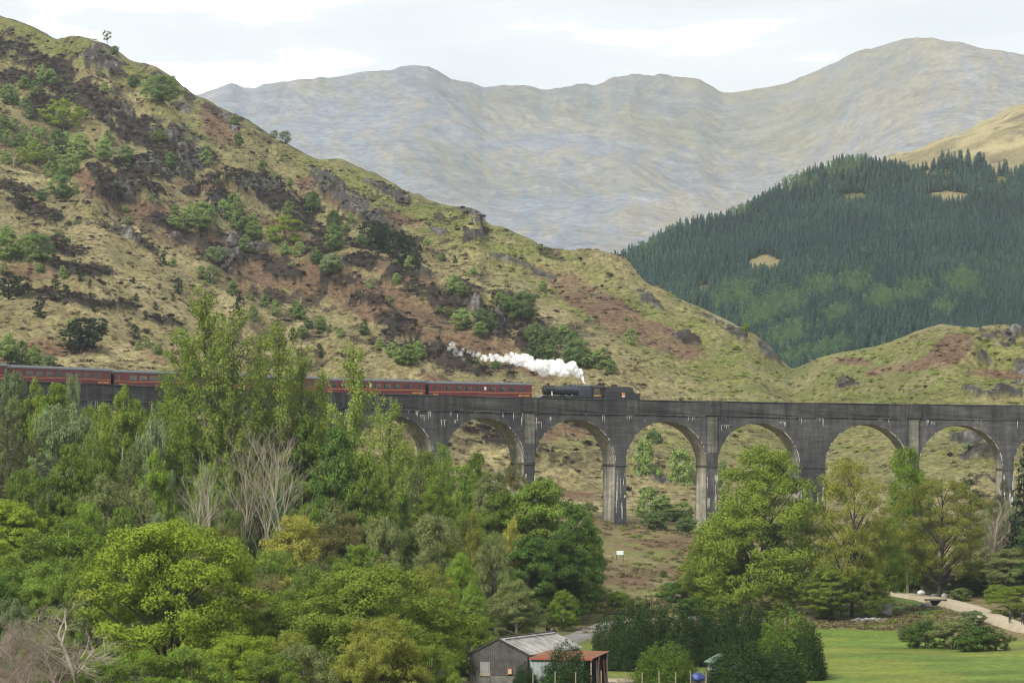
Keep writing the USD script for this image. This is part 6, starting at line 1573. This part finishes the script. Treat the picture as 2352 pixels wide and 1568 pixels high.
for sd in (0, 1):                          # corrugated sheets
    for i in range(ns):
        y0, y1 = -0.12 + (LEN + 0.3) * i / ns, -0.12 + (LEN + 0.3) * (i + 1) / ns + 0.04
        yy = np.linspace(y0, y1, 33)
        z_ = 0.028 * np.cos(np.arange(33) * math.pi / 2) + (0.012 if i % 2 else 0.0)
        xa, xb = (-0.28, Wd / 2) if sd == 0 else (Wd + 0.28, Wd / 2)
        A_ = np.stack([np.full(33, xa), yy, eav - 0.02 + 0.06 + z_], -1); B_ = np.stack([np.full(33, xb), yy, rid + 0.12 + z_], -1)
        v = np.concatenate([A_, B_])
        k = np.arange(32)
        f = np.concatenate([np.stack([k, k + 1, k + 34], -1), np.stack([k, k + 34, k + 33], -1)])
        part("roof_sheet", trimesh.Trimesh(v, f if sd else f[:, ::-1], process=False), "sheet_roof", shed)
part("ridge_cap", cat([box(Wd / 2 - 0.14, Wd / 2 + 0.14, -0.1, LEN + 0.2, rid + 0.14, rid + 0.19)] + [box(Wd / 2 + 0.55, Wd / 2 + 0.68, y, y + 0.25, rid - 0.10, rid + 0.0) for y in np.arange(0.6, LEN - 0.4, 0.62)]), "dark_wood", shed)
nx = part("notice_box", box(0.66 * Wd, 0.74 * Wd, -0.10, 0.0 - 0.005, base_h + 0.1, base_h + 0.72), "red_frame", shed)
part("panel", box(0.672 * Wd, 0.728 * Wd, -0.12, -0.103, base_h + 0.18, base_h + 0.64), "cream_panel", nx)

# lean-to with the rusty roof on the right of the shed
lt = thing("open_store", "low store with a rusty orange roof, open at the end, right of the grey shed", "store", (ga[0], ga[1], zg), rot)
X0, X1, Yf, Yb = Wd + 0.35, Wd + 6.9, -0.4, 5.4
hz0, hz1 = eav - 0.22, eav + 0.35
nsx = 12
for i in range(nsx):
    xa, xb = X0 + (X1 - X0) * i / nsx, X0 + (X1 - X0) * (i + 1) / nsx + 0.05
    xs = np.linspace(xa, xb, 21)
    zz = 0.025 * np.cos(np.arange(21) * math.pi / 2) + 0.010 * (i % 2)
    A_ = np.stack([xs, np.full(21, Yf - 0.2), hz0 + zz], -1); B_ = np.stack([xs, np.full(21, Yb), hz0 + 0.50 + zz], -1)
    k = np.arange(20)
    f = np.concatenate([np.stack([k, k + 1, k + 22], -1), np.stack([k, k + 22, k + 21], -1)])
    part("roof_sheet", trimesh.Trimesh(np.concatenate([A_, B_]), f, process=False), "rust_roof", lt)
for i in range(14):
    xa, xb = X0 + (X1 - 0.9 - X0) * i / 14, X0 + (X1 - 0.9 - X0) * (i + 1) / 14 - 0.02
    part("cladding_sheet", box(xa, xb, Yf, Yf + 0.05, 0, hz0 - 0.06), "pale_cladding", lt)
part("rear_wall", box(X0, X1 - 0.2, Yb - 0.2, Yb - 0.1, 0, hz0 + 0.3), "dark_wood", lt)
for (x, y) in ((X1 - 0.2, Yf + 0.1), (X1 - 0.2, Yf + 2.6), (X1 - 0.2, Yb - 0.4)):
    part("post", box(x - 0.07, x + 0.07, y - 0.07, y + 0.07, 0, hz0 - 0.1 + (y - Yf) / (Yb - Yf) * 0.42), "post_wood", lt)
part("fascia", box(X0, X1 + 0.03, Yf - 0.24, Yf - 0.21, hz0 - 0.16, hz0 + 0.01), "red_frame", lt)
rel = lambda x, y, z=0.0: (ga[0] + x * math.cos(rot) - y * math.sin(rot), ga[1] + x * math.sin(rot) + y * math.cos(rot), zg + z)
for i, (x, y, lean, mt, lab) in enumerate([(0.10, 0.7, 0.04, "post_wood", "pale weathered plank leaning at the open end of the store"), (0.16, 1.0, -0.03, "red_frame", "reddish plank leaning at the open end of the store"), (0.05, 1.35, 0.05, "sheet_roof", "light grey plank leaning at the open end of the store"), (0.2, 1.75, 0.0, "old_cladding", "dark grey plank leaning at the open end of the store"), (0.05, 2.1, -0.06, "pale_cladding", "bluish plank leaning at the open end of the store"), (0.15, 3.0, 0.06, "red_frame", "red plank leaning on the middle post of the store"), (0.1, 3.5, -0.04, "post_wood", "pale plank leaning beyond the middle post of the store"), (0.1, 4.1, 0.03, "sheet_roof", "grey plank leaning near the rear post of the store")]):
    a = rel(X1 + 0.05 + x, y); b = rel(X1 - 0.10 + x * 0.3, y + lean * 5, hz0 - 0.25)
    q_ = np.array([a, b])
    tag(part("plank", tube(q_, 0.075, 4), mt), lab, "plank", None)

# fence along the bottom edge
for i, px in enumerate([1095, 1126, 1224, 1275, 1322, 1381, 1436, 1475, 1514, 1552, 1586, 1622]):
    Y = 306.0 + 0.3 * (i % 3)
    z0 = float(valley(fan(px, Y), Y))
    topz = float(ray(px, 1541 + (i * 7) % 5 - 2, Y)[2])
    fpst = thing("fence_post", None, "fence post", (fan(px, Y), Y, z0 - 0.3), 0.2 * i, "wooden fence posts along the bottom edge")
    hgt = max(topz - z0 + 0.3, 1.0)
    part("post", tube([(0, 0, 0), (0.01, 0, hgt - 0.05), (0.01, 0, hgt)], [0.065, 0.06, 0.035], 7), "post_wood", fpst)
    fpst.SetCustomDataByKey("label", f"wooden fence post at the bottom edge, {('leftmost', 'second from the left', 'in front of the shed wall', 'left of the conical conifer', 'right of the conical conifer', 'by the rubble in the yard', 'at the left end of the hedge', 'between yard and bushy conifer', 'below the bushy conifer', 'below the right side of the bushy conifer', 'left of the blue tarpaulin', 'rightmost, right of the blue tarpaulin')[i]}")
for hgt in (0.55, 1.0):
    P_ = [(fan(px, 306.0), 306.0, float(valley(fan(px, 306.0), 306.0)) + hgt) for px in np.linspace(1085, 1630, 24)]
    tag(part("fence_wire", tube(P_, 0.006, 3), "worn_steel"), "upper thin fence wire between the posts" if hgt > 0.9 else "lower thin fence wire between the posts", "wire")


def stone(seed, r, flat=0.7):
    rr = np.random.default_rng(seed)
    s = trimesh.creation.icosphere(3, 1.0)
    d = s.vertices
    s.vertices = d * (0.72 + 0.6 * meshkit.fbm(d * 1.3 + seed * 3.1, 3, seed))[:, None] * r * np.array([1, 0.8, flat])
    return s


for i, (px, py, Y, r, lab) in enumerate([(2015, 1364, 514, 0.50, "white boulder at the far end of the row beside the path"), (2063, 1366, 508, 0.52, "white boulder beside the path, second in the row from the far end"), (2116, 1370, 499, 0.62, "white boulder beside the path, middle of the row"), (2146, 1376, 492, 0.55, "white boulder beside the path, next to last in the row"), (2168, 1383, 486, 0.58, "white boulder nearest the bridge end of the row beside the path"), (2061, 1335, 530, 0.5, "white boulder alone on the bank above the path")]):
    X = fan(px, Y)
    o = part("boulder", stone(i + 3, r), "white_stone", smooth=True)
    UsdGeom.Xformable(o).AddTranslateOp().Set(Gf.Vec3d(float(X), float(Y), float(valley(X, Y)) + 0.55))
    tag(o, lab, "boulder", "white boulders beside the path")
# information board and bench on the slope
bx_ = ray(1424, 1290, 518)
bz_ = float(valley(bx_[0], 518))
ib = thing("information_board", "white information board on two posts on the bracken slope below the viaduct", "sign", (bx_[0], 518, bz_))
part("panel", box(-0.55, 0.55, -0.06, -0.02, 0.95, 1.62), "sign_white", ib)
part("leg", box(-0.58, -0.48, -0.02, 0.06, -0.3, 1.5), "dark_wood", ib); part("leg", box(0.46, 0.56, -0.02, 0.06, -0.3, 1.5), "dark_wood", ib)
bX_ = fan(1396, 519)
bn = thing("bench", "low pale bench left of the white information board", "bench", (bX_, 519, float(valley(bX_, 519))))
part("seat", box(-0.95, 0.95, -0.2, 0.2, 0.42, 0.52), "sill_wood", bn); part("leg", box(-0.8, -0.68, -0.15, 0.15, -0.2, 0.415), "dark_wood", bn); part("leg", box(0.68, 0.8, -0.15, 0.15, -0.2, 0.415), "dark_wood", bn)
# bridge under the path, stone slab and rubble wall at the edge of the lawn
bX_ = fan(2150, 474); bz_ = float(valley(bX_, 474))
br_ = thing("footbridge", "small bridge with pale abutments under the gravel path", "bridge", (bX_, 473.0, bz_ - 0.9), -0.35)
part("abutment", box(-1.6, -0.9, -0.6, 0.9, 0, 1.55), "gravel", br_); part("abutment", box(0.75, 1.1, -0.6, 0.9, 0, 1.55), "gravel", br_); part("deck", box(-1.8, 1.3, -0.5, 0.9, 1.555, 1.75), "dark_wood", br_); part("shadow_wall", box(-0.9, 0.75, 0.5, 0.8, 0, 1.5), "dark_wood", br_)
o = part("boulder", stone(31, 0.85, 0.6), "grey_stone", smooth=True); UsdGeom.Xformable(o).AddTranslateOp().Set(Gf.Vec3d(float(fan(2128, 470)), 470.0, float(valley(fan(2128, 470), 470)) + 0.3)); tag(o, "big grey boulder left of the small bridge", "boulder")
sX = fan(2036, 458); sz = float(valley(sX, 458))
ss_ = thing("stone_slab", "upright grey slab standing at the far edge of the lawn", "slab", (sX, 458.0, sz - 0.2), 0.1)
part("slab", side(Polygon([(-0.75, 0), (0.75, 0), (0.72, 2.2), (-0.70, 2.3)]), -0.15, 0.15), "pale_stone", ss_)
lw = thing("rubble_wall", "low broken wall of grey stones left of the upright slab", "wall", (fan(1996, 452), 452.0, float(valley(fan(1996, 452), 452)) - 0.1), 0.15)
wr = np.random.default_rng(12)
for i in range(26):
    s = stone(50 + i, wr.uniform(0.22, 0.42), 0.6)
    s.apply_translation((-2.6 + i * 0.2 + wr.normal(0, 0.06), wr.normal(0, 0.12), 0.2 + 0.28 * (i % 2) * wr.random()))
    part("stone", s, "pale_stone", lw, smooth=True)
pX = fan(1933, 452)
ps_ = thing("marker_post", "dark square post at the far left edge of the lawn", "post", (pX, 452.0, float(valley(pX, 452))))
part("post", box(-0.22, 0.22, -0.12, 0.12, -0.2, 1.5), "dark_wood", ps_); part("post_cap", box(-0.26, 0.26, -0.15, 0.15, 1.5, 1.56), "dark_wood", ps_)
# yard: rubble, timber stack, summer house, blue tarpaulin
for i, (px, Y, r, lab) in enumerate([(1392, 322, 0.45, "pile-end stone of the yard rubble, left"), (1408, 321, 0.55, "biggest stone of the yard rubble"), (1424, 323, 0.35, "small stone of the yard rubble, between timber and big stone"), (1362, 314, 0.4, "brown stone beside the open end of the store")]):
    o = part("rubble_stone", stone(80 + i, r, 0.6), "grey_stone", smooth=True); UsdGeom.Xformable(o).AddTranslateOp().Set(Gf.Vec3d(float(fan(px, Y)), Y, float(valley(fan(px, Y), Y)) + 0.2)); tag(o, lab, "stone")
tX = fan(1464, 322)
ts_ = thing("timber_stack", "stack of pale sawn timber in the yard", "timber", (tX, 322.0, float(valley(tX, 322))), -0.1)
for lv in range(3):
    for j in range(5):
        part("timber", box(-2.0 + 0.1 * ((j * 3 + lv) % 4), 2.1 - 0.15 * ((j + lv) % 3), -0.55 + j * 0.22, -0.36 + j * 0.22, 0.25 * lv, 0.25 * lv + 0.20), "sill_wood" if (j + lv) % 3 else "post_wood", ts_)
kX = fan(1660, 332); kz = float(valley(kX, 332))
kh = thing("summer_house", "small garden house with a green roof half hidden between the hedge conifers", "garden house", (kX, 332.0, kz), 0.3)
part("wall", box(-1.3, 1.3, -1.0, 1.0, 0, 2.0), "pale_cladding", kh)
part("roof", side(Polygon([(-1.6, 1.95), (0, 2.75), (1.6, 1.95), (1.6, 2.05), (0, 2.87), (-1.6, 2.05)]), -1.3, 1.3), "green_felt", kh)
for x in (-0.8, 0.15):
    w = part("window", box(x, x + 0.62, -1.04, -1.005, 0.95, 1.75), "sign_white", kh); part("pane", box(x + 0.07, x + 0.55, -1.06, -1.043, 1.02, 1.68), "shutter", w)
tX = fan(1603, 316); 
s = stone(95, 0.72, 0.72); s.apply_translation((float(tX), 316.0, float(valley(tX, 316)) + 1.25)); 
tp_ = thing("covered_trailer", "blue tarpaulin over a bulky load between the hedge conifers", "tarpaulin", (0, 0, 0))
part("tarpaulin", s, "blue_plastic", tp_, smooth=True); part("load", box(tX - 0.6, tX + 0.6, 315.6, 316.4, float(valley(tX, 316)) - 0.1, float(valley(tX, 316)) + 1.0), "dark_wood", tp_)


# ------------------------------------------------------------------ people
def figure(joints, refine=0.035):
    """One continuous surface round bones: pairs of (point, radius)."""
    ms = []
    for (a, ra), (b, rb) in joints:
        sp = []
        for c_, r_ in ((a, ra), (b, rb)):
            ic = trimesh.creation.icosphere(2, r_); sp.append(ic.vertices + np.asarray(c_, float))
        ms.append(m3.Manifold.hull_points(np.concatenate(sp)))
    return m3.Manifold.batch_boolean(ms, m3.OpType.Add)


def person(loc, rotz, label, top, legs, hair="hair_brown", pose="stand", group=None):
    t = thing("person", label, "person", loc, rotz, group)
    # the figure faces -y
    hip, chest, neck, head = (0, 0, 0.95), (0, 0.01, 1.30), (0, 0.0, 1.47), (0, -0.02, 1.62)
    bones = [((hip, 0.135), (chest, 0.15)), ((chest, 0.14), (neck, 0.055)), ((neck, 0.055), (head, 0.075)), (((0, -0.02, 1.60), 0.072), ((0, -0.015, 1.67), 0.095)), (((0, -0.10, 1.615), 0.018), ((0, -0.105, 1.60), 0.02))]
    cl, tr = [((hip, 0.155), (chest, 0.175))], []
    for s_ in (-1, 1):
        sh = (s_ * 0.19, 0.01, 1.41)
        if pose == "photo":
            el, wr_ = (s_ * 0.27, -0.20, 1.30), (s_ * 0.07, -0.30, 1.58)
        else:
            el, wr_ = (s_ * 0.25, 0.03, 1.12), (s_ * 0.24, -0.08, 0.88)
        bones += [((chest, 0.12), (sh, 0.07)), ((sh, 0.058), (el, 0.044)), ((el, 0.044), (wr_, 0.032))]
        d = unit(np.array(wr_) - np.array(el))
        w = np.array(wr_)
        palm = w + d * 0.07
        bones.append(((tuple(w), 0.030), (tuple(palm), 0.036)))
        sx = unit(np.cross(d, [0.0, 1.0, 0.3]))
        for fi, (o, L) in enumerate([(-0.030, 0.075), (-0.010, 0.088), (0.010, 0.082), (0.030, 0.062)]):
            k1 = palm + sx * o + d * L * 0.55 + np.array([0, -0.008, 0]); k2 = k1 + d * L * 0.4 + np.array([0, -0.022, -0.01])
            bones += [((tuple(palm + sx * o), 0.011), (tuple(k1), 0.0095)), ((tuple(k1), 0.0095), (tuple(k2), 0.008))]
        th = w + d * 0.03 - sx * 0.035
        bones.append(((tuple(th), 0.012), (tuple(th + d * 0.045 - sx * 0.02), 0.010)))
        cl += [((chest, 0.14), (sh, 0.085)), ((sh, 0.078), (el, 0.062)), ((el, 0.062), (tuple(w - d * 0.03), 0.048))]
        hj, kn, an = (s_ * 0.09, 0, 0.90), (s_ * 0.11, -0.02, 0.50), (s_ * 0.12, 0.02, 0.09)
        bones += [((hj, 0.09), (kn, 0.058)), ((kn, 0.058), (an, 0.042)), ((an, 0.042), ((s_ * 0.13, -0.15, 0.04), 0.036))]
        tr += [((hj, 0.105), (kn, 0.075)), ((kn, 0.075), (an, 0.060))]
    tr.append((((-0.08, 0, 0.93), 0.12), ((0.08, 0, 0.93), 0.12)))
    part("body", figure(bones), "skin", t, smooth=40)
    part("jacket", figure(cl), top, t, smooth=40)
    part("trousers", figure(tr), legs, t, smooth=40)
    part("hair", figure([(((0, 0.015, 1.69), 0.098), ((0, 0.05, 1.62), 0.085))]), hair, t, smooth=40)
    for s_ in (-1, 1):
        part("shoe", figure([(((s_ * 0.12, 0.04, 0.055), 0.055), ((s_ * 0.13, -0.15, 0.045), 0.046))]), "dark_cloth", t, smooth=40)
    if pose == "photo":
        part("camera", box(-0.07, 0.07, -0.40, -0.33, 1.56, 1.66), "dark_cloth", t)
    return t


for px, Y, rz, lab, tp_c, ps in [(2320, 436, math.pi, "person in dark clothes on the gravel path, photographing with raised arms", "navy_cloth", "photo"), (2349, 434, 2.9, "person in dark clothes cut by the right edge of the photo, on the path", "dark_cloth", "stand"), (1273, 396, math.pi, "person in dark clothes behind the shed, photographing the train with raised arms", "navy_cloth", "photo"), (1259, 398, 2.8, "person in black standing left of the one with the camera behind the shed roof", "dark_cloth", "stand")]:
    X = fan(px, Y)
    person((X, Y, float(valley(X, Y)) + (0.30 if px > 2000 else 0.25)), rz, lab, tp_c, "dark_cloth", pose=ps)


def passenger_class():
    c = CLS + "/passenger"
    x = UsdGeom.Xform.Define(stage, c)
    body = figure([(((0, 0, 0.05), 0.14), ((0, 0, 0.42), 0.15)), (((0, 0, 0.42), 0.13), ((0, 0, 0.60), 0.055)), (((0, 0, 0.60), 0.055), ((0, -0.02, 0.74), 0.08)), (((0, -0.02, 0.72), 0.075), ((0, -0.015, 0.79), 0.095))] + [b for s_ in (-1, 1) for b in ((((0, 0, 0.42), 0.12), ((s_ * 0.19, 0, 0.52), 0.07)), (((s_ * 0.19, 0, 0.52), 0.058), ((s_ * 0.25, -0.08, 0.26), 0.045)), (((s_ * 0.25, -0.08, 0.26), 0.045), ((s_ * 0.16, -0.28, 0.22), 0.034)), (((s_ * 0.09, 0, 0.05), 0.10), ((s_ * 0.10, -0.42, 0.06), 0.07)), (((s_ * 0.10, -0.42, 0.06), 0.065), ((s_ * 0.10, -0.42, -0.36), 0.045)))])
    usdkit.mesh(stage, c + "/body", body, "/World/Looks/skin", smooth=40)
    shirt = figure([(((0, 0, 0.08), 0.16), ((0, 0, 0.42), 0.175))] + [b for s_ in (-1, 1) for b in ((((0, 0, 0.42), 0.14), ((s_ * 0.19, 0, 0.52), 0.085)), (((s_ * 0.19, 0, 0.52), 0.078), ((s_ * 0.25, -0.08, 0.26), 0.062)))])
    m = usdkit.mesh(stage, c + "/shirt", shirt, None, smooth=40)
    usdkit.mesh(stage, c + "/hair", figure([(((0, 0.015, 0.81), 0.098), ((0, 0.05, 0.75), 0.085))]), "/World/Looks/hair_brown", smooth=40)
    return c


pc = passenger_class()
pr_ = np.random.default_rng(21)
for ci, (lab, lay_, wd, num, fl) in enumerate(CARS):
    if ci == 2:
        continue
    sm = coach_mid[ci]
    wins = [((a / wd - 0.5) * COACH, (b / wd - 0.5) * COACH) for a, b, k in lay_ if k == 'w']
    if fl:
        wins = [(-b, -a) for a, b in wins]
    for wi, (a, b) in enumerate(wins):
        if pr_.random() < 0.2:
            continue
        x = a + (0.32 if pr_.random() < 0.5 else b - a - 0.34)
        loc0 = track(sm, 2.9, float(top_z(sm)) + RAILZ)
        hd = heading(sm)
        lx, ly = x, -0.80
        loc = (loc0[0] + lx * math.cos(hd) - ly * math.sin(hd), loc0[1] + lx * math.sin(hd) + ly * math.cos(hd), loc0[2] + 1.72)
        cl_ = ["white_cloth", "pink_cloth", "blue_cloth", "white_cloth"][int(pr_.integers(4))]
        nm_ = {"white_cloth": "white", "pink_cloth": "pink", "blue_cloth": "blue"}[cl_]
        q_ = copy_of(pc, "person", f"passenger in a {nm_} top behind the {('first', 'second', 'third', 'fourth', 'fifth', 'sixth', 'seventh', 'eighth')[wi]} wide window of the {('leading', 'second', 'third', 'fourth', 'fifth', 'last')[ci]} carriage", "person", loc, hd + pr_.uniform(-0.5, 0.5), group="passengers in the train")
        UsdShade.MaterialBindingAPI.Apply(q_).Bind(UsdShade.Material.Get(stage, "/World/Looks/" + cl_))
# ------------------------------------------------------------------ labels told by neighbours
LM = [(p_[0], p_[1], p_[3]) for p_ in PLACED if p_[3]]
SHORT = []
for px, py, lab in LM:
    w = lab.split()
    cut = next((i for i, a in enumerate(w) if i >= 3 and a in ("at", "in", "on", "above", "below", "under", "left", "right", "behind", "beside", "with", "reaching", "whose", "rising", "close", "standing", "between", "of", "against", "seen", "near", "just", "low", "next", "along", "joined", "half", "among", "leaning,", "that")), len(w))
    w = w[:min(cut, 7)]
    SHORT.append((px, py, " ".join(w).rstrip(",")))
seen_ = {}
for s in SHORT:
    seen_[s[2]] = seen_.get(s[2], 0) + 1
SHORT = [s for s in SHORT if seen_[s[2]] == 1]
SHORT += [(1252, 900, "locomotive's chimney"), (1420, 905, "locomotive's tender"), (1100, 900, "leading carriage"), (860, 890, "second carriage"), (330, 865, "fourth carriage"), (140, 860, "fifth carriage"), (1220, 840, "steam plume"), (1215, 1000, "pale panel of the pier below the leading carriage"), (1637, 1000, "pale panel of the pier left of the great spreading tree"),
          (1424, 1280, "white information board"), (1150, 1490, "old grey shed"), (1310, 1510, "rusty orange roof"), (230, 140, "big cliff under the skyline"), (590, 430, "middle crag of the hill"), (300, 440, "left-hand crag of the hill"), (800, 460, "broad crag below the skyline"), (900, 560, "dark pine clump on the hill"), (1085, 705, "grey crag above the steam"), (220, 790, "bare patch above the train"), (540, 590, "lower crag of the hill"), (2050, 1400, "upright grey slab"), (2150, 1420, "small bridge"), (2338, 1440, "people on the gravel path"), (1340, 1450, "farm track"), (1560, 1250, "russet bracken bank")]
ADJ = {"fresh": "fresh green", "mid": "mid green", "deep": "dark green", "olive": "olive green", "dull": "dull grey-green", "grey": "pale grey-green", "bronze": "brownish", "ochre": "ochre green", "poplar": "yellow-green", "hill": "light green", "hilldeep": "deep green", "pine": "dark", "lime": "lime green", "cypress": "dark green", "cypressgold": "golden-green", "vivid": "vivid green", "yellow": "yellow", "brownpine": "brownish dark", None: "leafless"}
NOUN = {"birch_tree": "birch", "broadleaf_tree": "leafy tree", "sallow_tree": "sallow", "pine_tree": "pine", "oak_tree": "oak", "poplar_tree": "poplar", "alder_tree": "alder", "spreading_tree": "spreading tree", "hedge_conifer": "hedge conifer", "bush": "bush", "willow_bush": "willow bush", "holly_bush": "holly bush", "bare_tree": "bare tree", "maple_tree": "maple", "layered_tree": "layered tree"}
used_ = {p_[3] for p_ in PLACED if p_[3]}


def direction(dx, dy):
    a = abs(dx); b = abs(dy)
    if a > 2.4 * b:
        return "right of" if dx > 0 else "left of"
    if b > 2.4 * a:
        return "below" if dy > 0 else "above"
    return ("below" if dy > 0 else "above") + (" and right of" if dx > 0 else " and left of")


for px, py, prim, lab, name, tone, kind, hpx in PLACED:
    if lab:
        continue
    near = sorted(SHORT, key=lambda s: math.hypot(px - s[0], py - s[1]))[:12]
    base = f"{ADJ.get(tone, 'green')} {NOUN.get(name, 'tree')}"
    size = "small " if hpx < 34 else ("tall " if hpx > 120 else "")
    done = None
    for pre in ("", size or "young ", "rounded ", "slender "):
        for s in near[:7 if not pre else 12]:
            if math.hypot(px - s[0], py - s[1]) < 6:
                continue
            cand = f"{pre}{base} {'just ' if math.hypot(px - s[0], py - s[1]) < 60 else ''}{direction(px - s[0], py - s[1])} the {s[2]}"
            if cand not in used_ and len(cand.split()) <= 16:
                done = cand
                break
        if done:
            break
    if not done:
        done = f"{base} in the thick of the trees"
        prim.SetCustomDataByKey("group", base + "s in the thick of the trees")
    used_.add(done)
    prim.SetCustomDataByKey("label", done)
